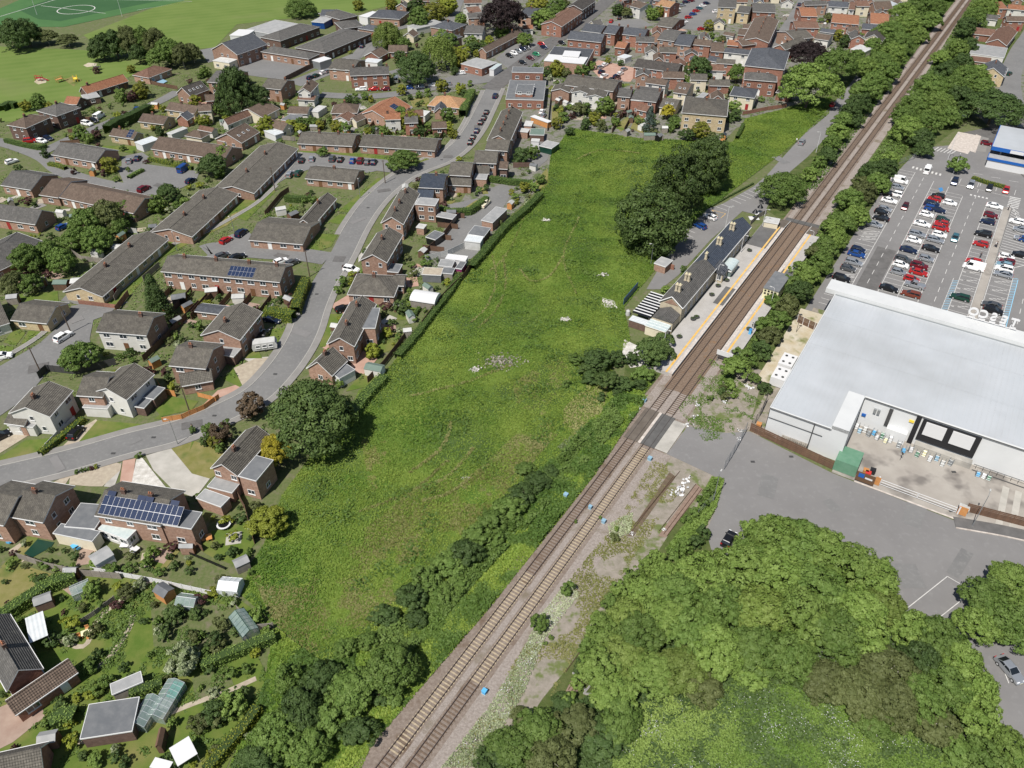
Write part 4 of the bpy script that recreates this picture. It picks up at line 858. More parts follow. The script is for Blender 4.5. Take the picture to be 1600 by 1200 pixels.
def house(e1, e2, r, ez=2.5, rz=None, wallm='brick', roofm_='roof_greybrown', hip=False, base='', zone='', cat='house', grp='houses of the estate', ch=(.3,), chm='brick_dark', name='house',
          far=False, front_doors=1, whole=None, fm='frame_white', vel=0, sol=0, lab=None, gable=None, win=True, minw=None, bays=None, cladding=None):
    """e1, e2: ends of the eave nearest to us, r: any point of the ridge (all as seen in the survey picture)"""
    if rz is None: rz = ez+2.2
    rz -= .4 if ez > 4 else .25
    A, B, C_ = P(*e1, ez), P(*e2, ez), P(*r, rz); d = B-A; d.z = 0; L_ = d.length; d.normalize(); n = Vector((-d.y, d.x, 0))
    hw = (C_-A).dot(n)
    if minw and abs(hw) < minw: hw = minw*(1 if hw > 0 else -1)
    if hw < 0: n = -n; hw = -hw; A, B = B, A; d = -d     # the ridge now lies to the left of A->B
    hw = min(max(hw, 1.5), 9.0); W_ = 2*hw
    t = empty(name, Vector((A.x, A.y, 0)), math.atan2(d.y, d.x)); tag(t, lab, cat, grp)
    oh = .3; two = ez > 4
    w = MB()       # walls inset below the eaves
    x0, x1, y0, y1 = .25, L_-.25, oh, W_-oh
    sl = (rz-ez)/hw
    def gz(y): return ez+sl*min(y, W_-y)-.05
    w.poly([(x0,y0,0),(x1,y0,0),(x1,y0,gz(y0)),(x0,y0,gz(y0))]); w.poly([(x1,y1,0),(x0,y1,0),(x0,y1,gz(y1)),(x1,y1,gz(y1))])
    if hip:
        w.poly([(x1,y0,0),(x1,y1,0),(x1,y1,gz(y1)),(x1,y0,gz(y0))]); w.poly([(x0,y1,0),(x0,y0,0),(x0,y0,gz(y0)),(x0,y1,gz(y1))])
    else:
        w.poly([(x1,y0,0),(x1,y1,0),(x1,y1,gz(y1)),(x1,hw,gz(hw)),(x1,y0,gz(y0))]); w.poly([(x0,y1,0),(x0,y0,0),(x0,y0,gz(y0)),(x0,hw,gz(hw)),(x0,y1,gz(y1))])
    if wallm == 'render_white' and A.y < 260 and not hip:
        g2 = MB(); g2.poly([(x1+.012,y0,0),(x1+.012,y1,0),(x1+.012,y1,gz(y1)),(x1+.012,hw,gz(hw)),(x1+.012,y0,gz(y0))]); g2.build('gable_brickwork', 'brick', t) if ez > 4 and A.x < -60 and A.y < 200 else None
    w.build('wall', wallm, t)
    f = MB(); th = .16; s2 = math.hypot(hw, rz-ez); hp = min(hw, L_/2-.1) if hip else 0
    rx0, rx1 = (hp, L_-hp) if hip else (0, L_)
    Rt = [(0,0,ez),(L_,0,ez),(rx1,hw,rz),(rx0,hw,rz)]; Rb = [(L_,W_,ez),(0,W_,ez),(rx0,hw,rz),(rx1,hw,rz)]
    f.poly(Rt, 0, [(0,0),(L_,0),(rx1,s2),(rx0,s2)]); f.poly(Rb, 0, [(0,0),(L_,0),(L_-rx0,s2),(L_-rx1,s2)])
    if hip: f.poly([(L_,0,ez),(L_,W_,ez),(rx1,hw,rz)], 0, [(0,0),(W_,0),(hw,s2)]); f.poly([(0,W_,ez),(0,0,ez),(rx0,hw,rz)], 0, [(0,0),(W_,0),(hw,s2)])
    f.poly([(0,0,ez-.02),(0,W_,ez-.02),(L_,W_,ez-.02),(L_,0,ez-.02)], 1) if hip else None
    ro = f.build('roof', [roofm_, fm], t)
    g = MB()       # gutters / barge boards
    g.box(0,L_,-.1,.02,ez-.17,ez-.01); g.box(0,L_,W_-.02,W_+.1,ez-.17,ez-.01)
    if hip: g.box(-.1,.02,0,W_,ez-.17,ez-.01); g.box(L_-.02,L_+.1,0,W_,ez-.17,ez-.01)
    else:
        for x in (-.04, L_+.01):
            for (ya, yb) in ((0, hw), (W_, hw)):
                a_, b_ = (x, ya, ez), (x, yb, rz); q = [(x,ya,ez-.2),(x,yb,rz-.2),(x,yb,rz+.015),(x,ya,ez+.015)]; g.poly(q); g.poly([(c[0]+.035,c[1],c[2]) for c in q][::-1])
    g.build('fascia', fm if not far else 'frame_white', t)
    rd = MB(); rd.bar((rx0,hw,rz+.01),(rx1,hw,rz+.01),.09,n=6)
    if hip:
        for a_, b_ in (((0,0,ez),(rx0,hw,rz)),((0,W_,ez),(rx0,hw,rz)),((L_,0,ez),(rx1,hw,rz)),((L_,W_,ez),(rx1,hw,rz))): rd.bar(a_, b_, .08, n=5)
    rd.build('ridge_tiles', roofm_, ro)
    for c_ in ch: chimney(ro, rx0+(rx1-rx0)*c_ if hip else L_*c_, hw+(.0 if not hip else 0), rz-.1, chm)
    if win:
        rs = random.Random(int(A.x*7+A.y*3)); levels = ([(.9, 1.15)] if not two else [(.9, 1.2), (3.4, 1.1)])
        if ez > 7: levels.append((6.0, 1.1))
        step = 2.9 if not far else 3.4; nb = max(1, int((L_-1.2)/step)); fc = wallm
        for side in (0, 1):
            yy = y0 if side == 0 else y1; an = -math.pi/2 if side == 0 else math.pi/2; doors = 0
            for lv, (z, hh) in enumerate(levels):
                for i in range(nb):
                    x = L_*(i+.5)/nb
                    if lv == 0 and ((i % 3 == 1) if nb > 3 else (i == nb//2 and nb > 1)): door(t, x, yy, .05, an, rs.choice(['door_white','door_white','door_white','door_brown','door_brown','door_red'])); continue
                    window(t, x, yy, z+rs.choice((0,0,.05)), an, rs.choice([1.2, 1.8, 1.8, 1.5]) if not far else 1.4, hh)
        for side in (0, 1):
            xx = x0 if side == 0 else x1; an = math.pi if side == 0 else 0
            if W_ > 5:
                for (z, hh) in levels:
                    for yy in ((hw,) if rs.random() < .5 else (hw-1.7, hw+1.7)): window(t, xx, yy, z, an, 1.2 if rs.random() < .6 else .9, hh if hh < 1.15 else 1.1)
    for k in range(vel):
        x = L_*(k+1)/(vel+1); y_ = hw*.5; z_ = ez+sl*y_; vb = MB(); vb.box(-.4, .4, -.5, .5, 0, .1); vo = vb.build('roof_window', fm, ro, (x, y_, z_)); vo.rotation_euler.x = math.atan(sl)
        vb = MB(); vb.box(-.3, .3, -.4, .4, .1, .12); vb.build('pane', 'glass_pane', vo)
    if sol:         # (columns, rows, start fraction)
        cols, rows, x_s, wd, ht, y_s = sol; sp = MB(); sp.box(.03, wd-.03, .03, ht-.03, .05, .1); spm = sp.mesh('solar_panel', ['solar']); sf = MB(); sf.box(0, wd, 0, ht, .02, .07); sfm = sf.mesh('solar_panel', ['alu'])
        for i in range(cols):
            for j in range(rows):
                yy = y_s+j*ht*math.cos(math.atan(sl)); o = new_obj('solar_panel', sfm, ro, (x_s+i*wd, yy, ez+sl*yy+.03)); o.rotation_euler.x = math.atan(sl); new_obj('cells', spm, o)
    if lab is None: later(t, base, zone, Vector((A.x, A.y, 0))+(d*L_/2+n*hw)+Vector((0, 0, 0)))
    t['_d'] = 0; del t['_d']
    return t
def block(c1, c2, c3, h, wallm='brick', top='flat_felt', base='', zone='', cat='outbuilding', grp=None, name='flat_roofed_building', lab=None, trim='frame_white', win=0, z0=0, doorm=None, rim=.12, parent=None):
    """flat-topped building from three corners of its roof, c1-c2 the side nearest to us"""
    A, B, C_ = P(*c1, h), P(*c2, h), P(*c3, h); d = B-A; L_ = d.length; d.normalize(); n = Vector((-d.y, d.x, 0)); W_ = (C_-B).dot(n)
    if W_ < 0: A, B = B, A; d = -d; n = -n; W_ = -W_
    W_ = max(W_, .6)
    t = empty(name, Vector((A.x, A.y, z0)), math.atan2(d.y, d.x)); tag(t, lab, cat, grp)
    mb = MB(); mb.box(.08, L_-.08, .08, W_-.08, 0, h-.15-z0, bottom=False); mb.build('wall', wallm, t)
    mb = MB(); mb.box(0, L_, 0, W_, h-.15-z0, h-z0); mb.build('roof', top, t)
    if rim:
        mb = MB(); mb.box(-.04, L_+.04, -.05, .03, h-.2-z0, h+.02-z0); mb.box(-.04, L_+.04, W_-.03, W_+.05, h-.2-z0, h+.02-z0); mb.box(-.05, .03, .03, W_-.03, h-.2-z0, h+.02-z0); mb.box(L_-.03, L_+.05, .03, W_-.03, h-.2-z0, h+.02-z0); mb.build('fascia', trim, t)
    if win:
        nb = max(1, int(L_/win))
        for lv in range(max(1, int(h/2.7))):
            for i in range(nb): window(t, L_*(i+.5)/nb, .08, .9+lv*2.6, -math.pi/2, 1.5, 1.15)
            for i in range(max(1, int(W_/win))): window(t, L_-.08, W_*(i+.5)/max(1, int(W_/win)), .9+lv*2.6, 0, 1.2, 1.15)
    if doorm: door(t, L_/2, .08, 0, -math.pi/2, doorm, min(2.2, L_*.6))
    if lab is None: later(t, base, zone, A+d*L_/2+n*W_/2-Vector((0, 0, h)))
    return t
def shed(x, y, az, L_=2.4, W_=1.9, h=1.9, wallm='wood_brown', top='flat_felt', base='', zone='', lab=None, cat='shed', ridge=.5, name='garden_shed'):
    """small pitched shed, centre of roof at pixel x, y; az = ridge direction as a turn from +X"""
    p = P(x, y, h); t = empty(name, Vector((p.x, p.y, 0)), az); tag(t, lab, cat, 'sheds and garden huts')
    w = MB(); a, b = L_/2-.1, W_/2-.1
    w.poly([(-a,-b,0),(a,-b,0),(a,-b,h),(-a,-b,h)]); w.poly([(a,b,0),(-a,b,0),(-a,b,h),(a,b,h)])
    w.poly([(a,-b,0),(a,b,0),(a,b,h),(a,0,h+ridge*.9),(a,-b,h)]); w.poly([(-a,b,0),(-a,-b,0),(-a,-b,h),(-a,0,h+ridge*.9),(-a,b,h)]); w.build('wall', wallm, t)
    f = MB(); a, b = L_/2, W_/2; r = h+ridge
    for s in (-1, 1):
        q = [(-a,s*b,h-.05),(a,s*b,h-.05),(a,0,r),(-a,0,r)]; q = q if s < 0 else q[::-1]; f.poly(q); f.poly([(c[0],c[1],c[2]-.06) for c in q][::-1])
    f.build('roof', top, t); door(t, a-.1, 0, 0, 0, 'door_brown' if 'white' not in wallm else 'door_white', .75, 1.7)
    if lab is None: later(t, base, zone, p)
    return t
def greenhouse(x, y, az, L_=3.2, W_=2.3, h=1.6, lab='', ridge=.7, fm='alu', gm='glass_clear'):
    p = P(x, y, h); t = empty('greenhouse', Vector((p.x, p.y, 0)), az); tag(t, lab, 'greenhouse', 'garden greenhouses'); a, b = L_/2, W_/2; r = h+ridge
    g = MB(); n = max(3, int(L_/.75))
    for i in range(n):
        x0, x1 = -a+L_*i/n+.03, -a+L_*(i+1)/n-.03
        for q in ([(x0,-b,h),(x1,-b,h),(x1,0,r),(x0,0,r)], [(x1,b,h),(x0,b,h),(x0,0,r),(x1,0,r)], [(x0,-b,0),(x1,-b,0),(x1,-b,h),(x0,-b,h)], [(x1,b,0),(x0,b,0),(x0,b,h),(x1,b,h)]):
            g = MB(); g.poly(q); g.build('pane', gm, t)
    for s in (-a, a):
        g = MB(); g.poly([(s,-b,0),(s,b,0),(s,b,h),(s,0,r),(s,-b,h)]); g.build('pane', gm, t)
    f = MB()
    for i in range(n+1):
        xx = -a+L_*i/n; f.bar((xx,-b,0),(xx,-b,h),.03,n=4); f.bar((xx,b,0),(xx,b,h),.03,n=4); f.bar((xx,-b,h),(xx,0,r),.03,n=4); f.bar((xx,b,h),(xx,0,r),.03,n=4)
    for q in ((-b,h),(b,h),(0,r)): f.bar((-a,q[0],q[1]),(a,q[0],q[1]),.04,n=4)
    f.build('frame', fm, t); sv = MB(); sv.box(-a+.2, a-.2, b-.7, b-.15, .6, .7); sv.box(-a+.2, a-.2, -b+.15, -b+.6, .1, .5); sv.build('staging', 'wood_grey', t); return t
FP = {}
def fence(px, h=1.7, m='wood_brown', base='timber panel fence', zone='', lab=None, panel_=1.83, cat='fence', z=None):
    pts = [P(*p) for p in px]; t = empty('garden_fence', pts[0]); tag(t, lab, cat, 'garden fences')
    k = (m, h)
    if k not in FP:
        f = MB(); f.box(0, 1, -.02, .02, .05, h)
        for i in range(4): f.box(0, 1, -.035, .035, .1+i*(h-.15)/3.2, .16+i*(h-.15)/3.2)
        p_ = MB(); p_.box(-.05, .05, -.05, .05, 0, h+.08); FP[k] = (f.mesh('fence_panel', [m]), p_.mesh('fence_post', [m]))
    f, p_ = FP[k]
    for a, b in zip(pts[:-1], pts[1:]):
        d = b-a; n = max(1, round(d.length/panel_)); w = d.length/n; an = math.atan2(d.y, d.x)
        for i in range(n):
            o = new_obj('fence_panel', f, t, a+d*(i/n)-pts[0], an); o.scale.x = w-.08; new_obj('fence_post', p_, t, a+d*(i/n)-pts[0], an)
    new_obj('fence_post', p_, t, pts[-1]-pts[0])
    if lab is None: later(t, base, zone, (pts[0]+pts[-1])/2)
    return t
# ---------------------------------------------------------------- plants
def make_crown(seed, ncl, n, s, shape):
    g = np.random.default_rng(seed); P_ = []; Nn = []; Vv = []
    sx, sz, zb = {'round': (1, .85, 0), 'upright': (1, 1.55, 0), 'spread': (1.0, .62, 0), 'ball': (1, .95, 0), 'cone': (1, 1.9, 0), 'willow': (1, .9, -.1)}[shape]
    per = n//ncl
    lob = g.normal(size=(5, 3)); lob /= np.linalg.norm(lob, axis=1, keepdims=True)
    for c in range(ncl):
        d = g.normal(size=3); d /= np.linalg.norm(d); d[2] = abs(d[2])*1.3-.55 if shape != 'ball' else d[2]
        far = 1+.22*np.max(lob @ d)-.14
        rr = g.uniform(.55, .93)*far if shape != 'ball' else g.uniform(.55, .88)*far; cr = g.uniform(.09, .20)*(1.7 if ncl < 20 else 1.25 if ncl < 70 else 1)
        ce = d*rr
        if shape == 'cone': zz = g.uniform(-.9, .95); ra = (1-(zz+.9)/1.95)*.8+.05; th = g.uniform(0, 6.28); ce = np.array([ra*math.cos(th), ra*math.sin(th), zz]); cr = .14+.22*ra
        q = g.normal(size=(per, 3)); q /= np.linalg.norm(q, axis=1, keepdims=True); od = d*.7+np.array([0, 0, .7]); fl = (q @ od) < -.25; q[fl] = -q[fl]
        k = g.uniform(.6, 1.12, (per, 1)); pts = ce+q*cr*k*[1, 1, .8]
        if shape == 'willow': pts[:, 2] -= g.random(per)*.45*np.linalg.norm(pts[:, :2], axis=1)
        P_.append(pts); Nn.append(q*1.5+d*.4+g.normal(size=(per, 3))*.62+[0, 0, .15]); Vv.append(np.full(per, g.uniform(0, .62))+g.uniform(0, .38, per))
    m = n//9; q = g.normal(size=(m, 3)); q /= np.linalg.norm(q, axis=1, keepdims=True); q *= g.uniform(.1, .72, (m, 1)); P_.append(q); Nn.append(g.normal(size=(m, 3))); Vv.append(g.uniform(0, .5, m))
    P_ = np.concatenate(P_)*[sx, sx, sz]; return P_, np.concatenate(Nn), np.concatenate(Vv), s
CROWN = {}
def crown_mesh(shape, size, var_, leafmat):
    k = (shape, size, var_, leafmat)
    if k not in CROWN:
        ncl, n, s = {'huge': (230, 16000, .062), 'big': (150, 10500, .088), 'mid': (60, 4000, .13), 'small': (18, 1000, .23)}[size]
        p, nn, v, s = make_crown(hash((shape, size))%1000*0+{'round':1,'upright':2,'spread':3,'ball':4,'cone':5,'willow':6}[shape]*100+{'huge':40,'big':10,'mid':20,'small':30}[size]+var_, ncl, n, s, shape)
        CROWN[k] = leaf_mesh('crown', p, s*np.random.default_rng(5).uniform(.7, 1.35, len(p)), nn, v, [leafmat])
    return CROWN[k]
TR = []
for sd_ in range(3):
    g = random.Random(sd_); mb = MB(); mb.tube([(0,0,0),(.0,.0,.35),(g.uniform(-.02,.02),0,.7),(0,0,1.0)], [.055,.042,.03,.012], 7)
    for k in range(6):
        a = g.uniform(0, 6.28); z0 = g.uniform(.5, .8); r = g.uniform(.25, .5); mb.tube([(0,0,z0),(math.cos(a)*r*.5, math.sin(a)*r*.5, z0+.18),(math.cos(a)*r, math.sin(a)*r, z0+.3)], [.022,.014,.005], 5)
    TR.append(mb)
TRM = {b: [mb.mesh('trunk', [b]) for mb in TR] for b in ('bark', 'bark_pale')}
KIND = {  # leaf material, shape, clear stem factor, words, category
 'chestnut': ('leaf_deep','ball',.2,'large dark green chestnut-like tree','tree'), 'dark': ('leaf_dark','round',.12,'dark green broad tree','tree'), 'mid': ('leaf_mid','round',.1,'mid green bushy tree','tree'),
 'bright': ('leaf_bright','round',.1,'bright green leafy tree','tree'), 'light': ('leaf_light','spread',.2,'pale green tree','tree'), 'olive': ('leaf_olive','round',.12,'brownish green thin-leaved birch','tree'),
 'willow': ('leaf_light','willow',.2,'pale drooping willow tree','tree'), 'grey': ('leaf_grey','round',.25,'grey green tree','tree'), 'yellowt': ('leaf_gold','upright',.1,'golden yellow conifer','tree'),
 'purplet': ('leaf_purple','round',.15,'purple leaved tree','tree'), 'copper': ('leaf_copper','round',.3,'very dark copper beech tree','tree'), 'brownt': ('leaf_brown','ball',.1,'brown red domed tree','tree'), 'conifer': ('leaf_dark','cone',.1,'dark upright conifer','tree'), 'blue': ('leaf_blue','cone',.1,'blue green conifer','tree'),
 'bush': ('leaf_mid','ball',.05,'green rounded bush','bush'), 'bushd': ('leaf_dark','ball',.05,'dark green bush','bush'), 'bushb': ('leaf_bright','ball',.05,'bright green bush','bush'), 'lime': ('leaf_lime','ball',.05,'lime yellow clipped bush','bush'),
 'yellow': ('leaf_yellow','ball',.05,'yellow flowering bush','bush'), 'purple': ('leaf_purple','ball',.05,'purple leaved bush','bush'), 'greyb': ('leaf_grey','ball',.05,'grey green bush','bush'), 'oliveb': ('leaf_olive','ball',.05,'olive brown bush','bush'), 'flower': ('leaf_flower','ball',.05,'white flowered bush','bush'), 'brown': ('leaf_brown','ball',.1,'brown leaved bush','bush')}
tree_n = [0]
def tree(kind, x, y, rp, hk=1.0, zone='', lab=None, grp=None, zc=None, base=None):
    lm, shape, clear, words, cat = KIND[kind]
    r = rp*1.13/scale_at(y); vs = {'round': .85, 'upright': 1.5, 'spread': .62, 'ball': .95, 'cone': 1.9, 'willow': .9}[shape]*hk
    if zc is None: zc = r*vs*.78+clear*min(r*1.6, 6)
    tree_n[0] += 1; i = tree_n[0]; rr = random.Random(i)
    if cat == 'tree' and r > 2.5: zc *= rr.uniform(.9, 1.35)
    p = P(x, y, zc)
    t = empty('tree' if cat == 'tree' else 'bush', Vector((p.x, p.y, 0)), rr.uniform(0, 6.28)); tag(t, lab, cat, grp)
    size = 'huge' if r > 6.2 else 'big' if r > 3.3 else 'mid' if r > 1.5 else 'small'
    c = new_obj('crown' if cat == 'tree' else 'foliage', crown_mesh(shape, size, i % 3, lm), t, (0, 0, zc)); c.scale = (r*rr.uniform(.86, 1.12), r*rr.uniform(.86, 1.12), r*hk*rr.uniform(.85, 1.2))
    tk = new_obj('trunk' if cat == 'tree' else 'stem', TRM['bark_pale' if kind == 'olive' else 'bark'][i % 3], t, (0, 0, 0)); k = max(r*.9, zc*.55); tk.scale = (k, k, zc+.3*r*vs)
    if lab is None: later(t, base or words, zone, Vector((p.x, p.y, 0)))
    return t
def hedge(px, w=1.0, h=1.6, m='leaf_mid', base='clipped green hedge', zone='', lab=None, dens=16, leafs=.26, rag=.08):
    pts = resample(smooth_line([P(*p, h) for p in px], 1) if len(px) < 3 else [P(*p, h) for p in px], .5)
    if len(pts) < 2: pts = [P(*px[0], h), P(*px[-1], h)]
    core = MB(); o0 = Vector((pts[0].x, pts[0].y, 0)); cs = []; ns = []
    L_ = sum((b-a).length for a, b in zip(pts[:-1], pts[1:])); T_ = offset_line(pts, w/2); S_ = offset_line(pts, -w/2)
    for i in range(len(pts)-1):
        a, b, c_, d_ = [q-o0 for q in (T_[i], T_[i+1], S_[i+1], S_[i])]; sh = .82
        cen = (a+c_)/2
        qa = [Vector(((q-(a+d_)/2).x*sh+((a+d_)/2).x, (q-(a+d_)/2).y*sh+((a+d_)/2).y, 0)) for q in (a, d_)]; qb = [Vector(((q-(b+c_)/2).x*sh+((b+c_)/2).x, (q-(b+c_)/2).y*sh+((b+c_)/2).y, 0)) for q in (b, c_)]
        z = h-.12; core.poly([(qa[0].x,qa[0].y,z),(qb[0].x,qb[0].y,z),(qb[1].x,qb[1].y,z),(qa[1].x,qa[1].y,z)]); core.poly([(qa[0].x,qa[0].y,0),(qb[0].x,qb[0].y,0),(qb[0].x,qb[0].y,z),(qa[0].x,qa[0].y,z)]); core.poly([(qa[1].x,qa[1].y,z),(qb[1].x,qb[1].y,z),(qb[1].x,qb[1].y,0),(qa[1].x,qa[1].y,0)])
    n = int(L_*(w+2*h)*dens); seg = rng.uniform(0, len(pts)-1.001, n); si = seg.astype(int); fr = seg-si
    PA = np.array([[q.x-o0.x, q.y-o0.y] for q in pts]); TA = np.array([[q.x-o0.x, q.y-o0.y] for q in T_]); SA = np.array([[q.x-o0.x, q.y-o0.y] for q in S_])
    Tm = TA[si]*(1-fr[:, None])+TA[si+1]*fr[:, None]; Sm = SA[si]*(1-fr[:, None])+SA[si+1]*fr[:, None]
    side = rng.random(n); top = side < w/(w+2*h); lft = (~top) & (rng.random(n) < .5); a_ = np.where(top, rng.random(n), np.where(lft, 0, 1))
    xy = Tm*(1-a_[:, None])+Sm*a_[:, None]; z = np.where(top, h, rng.random(n)*h); out = (Tm-Sm)/w; nr = np.zeros((n, 3)); nr[:, :2] = np.where(top[:, None], 0, np.where(lft[:, None], out, -out)); nr[:, 2] = np.where(top, 1, .15)
    C_ = np.column_stack([xy, z])+nr*rng.uniform(-rag, rag, (n, 1))*1.5; me = leaf_mesh('hedge', C_, leafs*rng.uniform(.7, 1.3, n), nr+rng.normal(size=(n, 3))*.45, rng.random(n), [m, 'leaf_deep'], core)
    o = new_obj('hedge', me, None, o0); tag(o, lab, 'hedge', 'hedges')
    if lab is None: later(o, base, zone, (pts[0]+pts[-1])/2-Vector((0,0,h)))
    return o
# ---------------------------------------------------------------- cars
PAINT = {}
for n_, c_, mt in (('white',(.80,.80,.79),0),('black',(.012,.012,.014),.2),('grey',(.10,.105,.11),.4),('silver',(.42,.44,.46),.6),('blue',(.015,.07,.27),.3),('navy',(.012,.022,.06),.3),('red',(.42,.02,.02),.2),('darkred',(.16,.012,.022),.3),
                   ('teal',(.06,.17,.21),.4),('green',(.015,.06,.04),.3),('lightblue',(.25,.42,.5),.4),('maroon',(.09,.015,.02),.3),('brown',(.20,.05,.03),.3),('cream',(.7,.66,.5),0),('brightgreen',(.02,.22,.10),.2)):
    m_ = mat('paint_'+n_, c_, .28, metal=mt, spec=.6); PAINT[n_] = m_
mat('car_glass', (.012,.015,.018), .06, spec=.9); mat('headlight', (.75,.76,.78), .2, spec=.8); mat('tail_light', (.35,.01,.01), .3); mat('plate', (.7,.68,.5), .5)
CARM = {}
SPEC = {'hatch': (3.95,1.74,1.46,.78,[(-.50,.70),(-.47,1.0),(-.40,1.0),(.16,.99),(.22,.93),(.44,.80),(.50,.52)],(-.455,-.36,.03,.235)),
        'saloon': (4.6,1.80,1.43,.76,[(-.50,.66),(-.48,.92),(-.33,.97),(.14,.97),(.20,.92),(.44,.76),(.50,.50)],(-.40,-.22,.03,.22)),
        'estate': (4.65,1.80,1.47,.78,[(-.50,.70),(-.485,1.0),(-.40,1.0),(.14,.98),(.20,.93),(.44,.78),(.50,.52)],(-.475,-.40,.03,.22)),
        'suv': (4.45,1.86,1.70,.95,[(-.50,.80),(-.48,1.12),(-.40,1.12),(.16,1.10),(.22,1.06),(.44,.95),(.50,.62)],(-.465,-.38,.06,.24)),
        'van': (5.2,1.98,2.15,1.05,[(-.50,1.15),(-.495,1.3),(-.40,1.3),(.20,1.3),(.30,1.15),(.46,.98),(.50,.60)],(-.49,-.47,.24,.37)),
        'pickup': (5.0,1.85,1.75,.95,[(-.50,.80),(-.49,1.05),(-.40,1.05),(.16,1.05),(.22,1.02),(.44,.92),(.50,.60)],(-.12,-.08,.10,.24))}
def car_meshes(kind):
    if kind in CARM: return CARM[kind]
    L_, W_, H_, _b, prof, (gr, rr, rf, gf) = SPEC[kind]; hw = W_/2; body = MB()
    st = []
    for f_, zt in prof: 
        k = 1-.10*abs(f_*2)**4; w = hw*k; x = f_*L_
        st.append([(x,-w*.94,.22),(x,-w,.42),(x,-w*.985,zt*.78),(x,-w*.90,zt),(x,w*.90,zt),(x,w*.985,zt*.78),(x,w,.42),(x,w*.94,.22)])
    for a, b in zip(st[:-1], st[1:]):
        for i in range(8): j = (i+1) % 8; body.poly([a[i], b[i], b[j], a[j]])
    body.poly(st[0]); body.poly(st[-1][::-1])
    zb = max(z for _, z in prof)-.02; gl = MB(); x0, x1, x2, x3 = [v*L_ for v in (gr, rr, rf, gf)]; bw, tw = hw*.885, hw*.70; zt = H_
    zf = zb-.06
    lo = [(x0,-bw,zb),(x3,-bw,zf),(x3,bw,zf),(x0,bw,zb)]; up = [(x1,-tw,zt-.03),(x2,-tw,zt-.03),(x2,tw,zt-.03),(x1,tw,zt-.03)]
    for i in range(4): j = (i+1) % 4; gl.poly([lo[i], lo[j], up[j], up[i]])
    e = .05; x1r, x2r = x1-.08, x2+.10
    q0 = [(x1r,-tw-e,zt-.06),(x2r,-tw-e,zt-.08),(x2r,tw+e,zt-.08),(x1r,tw+e,zt-.06)]; q1 = [(x1,-tw+.08,zt),(x2-.05,-tw+.08,zt),(x2-.05,tw-.08,zt),(x1,tw-.08,zt)]; body.poly(q1)
    for i in range(4): j = (i+1) % 4; body.poly([q0[i], q0[j], q1[j], q1[i]])
    for s in (-1, 1):        # pillars
        for xa, xb in ((x0, x1), (x3, x2), ((x0+x3)/2-.1, (x1+x2)/2-.1)):
            za = zb if xa < (x0+x3)/2+.1 else zf; body.bar((xa, s*(bw+.005), za), (xb, s*(tw+.01), zt-.05), .045, n=4)
        body.box(x3-.35, x3-.2, s*(hw+.02)-.09, s*(hw+.02)+.09, zf, zf+.13)   # mirrors
    if kind == 'van':
        body.box(x0-.0, x2-.9, -bw-.01, -bw*.86, zb, zt-.08); body.box(x0, x2-.9, bw*.86, bw+.01, zb, zt-.08)
    if kind == 'pickup': body.box(-.47*L_, -.14*L_, -hw*.8, hw*.8, .98, 1.02)
    wh = MB(); r = .32 if kind not in ('suv', 'van', 'pickup') else .36; wh.bar((0,-.11,0),(0,.11,0), r, n=14); rm = MB(); rm.bar((0,-.12,0),(0,.12,0), r*.6, n=10)
    hl = MB(); hl.box(L_*.455, L_*.487, -.22, .22, .60, .76); tl = MB(); tl.box(-L_*.5, -L_*.48, -.16, .16, .72, .95)
    pl_ = MB(); pl_.box(L_*.495, L_*.505, -.26, .26, .38, .50)
    CARM[kind] = dict(body=body.mesh('body', ['paint_white']), glass=gl.mesh('windows', ['car_glass']), wheel=wh.mesh('wheel', ['tyre']), rim=rm.mesh('rim', ['alu']), hl=hl.mesh('headlight', ['headlight']), tl=tl.mesh('tail_light', ['tail_light']), pl=pl_.mesh('number_plate', ['plate']), wb=(-.30*L_, .31*L_), hw=hw, r=r)
    return CARM[kind]
KW = {'hatch':'hatchback','saloon':'saloon car','estate':'estate car','suv':'tall SUV','van':'van','pickup':'pickup truck'}
CW = {'darkred':'dark red','lightblue':'light blue','brightgreen':'bright green','navy':'dark blue'}
def car(x, y, az, col='grey', kind='hatch', zone='', lab=None, grp=None, detail=True):
    """az: heading as a turn from +X, or a second pixel the nose points to"""
    p = P(x, y, .6); p.z = .03
    if isinstance(az, tuple): q = P(*az, .6); az = math.atan2(q.y-p.y, q.x-p.x)
    m = car_meshes(kind); t = empty('van' if kind == 'van' else 'parked_car', p, az); tag(t, lab, 'van' if kind == 'van' else 'car', grp)
    b = new_obj('body', m['body'], t); b.material_slots[0].link = 'OBJECT'; b.material_slots[0].material = PAINT[col]
    g = new_obj('windows', m['glass'], t)
    for wx in m['wb']:
        for s in (-1, 1):
            w = new_obj('wheel', m['wheel'], t, (wx, s*(m['hw']-.10), m['r'])); 
            if detail: new_obj('rim', m['rim'], w)
    if detail:
        for s in (-1, 1): new_obj('headlight', m['hl'], t, (0, s*m['hw']*.62, 0)); new_obj('tail_light', m['tl'], t, (0, s*m['hw']*.75, 0))
        new_obj('number_plate', m['pl'], t)
    if lab is None: later(t, '%s %s' % (CW.get(col, col), KW[kind]), zone, p)
    return t
AV = -RA; AU = RZ     # headings across and along the rail frame
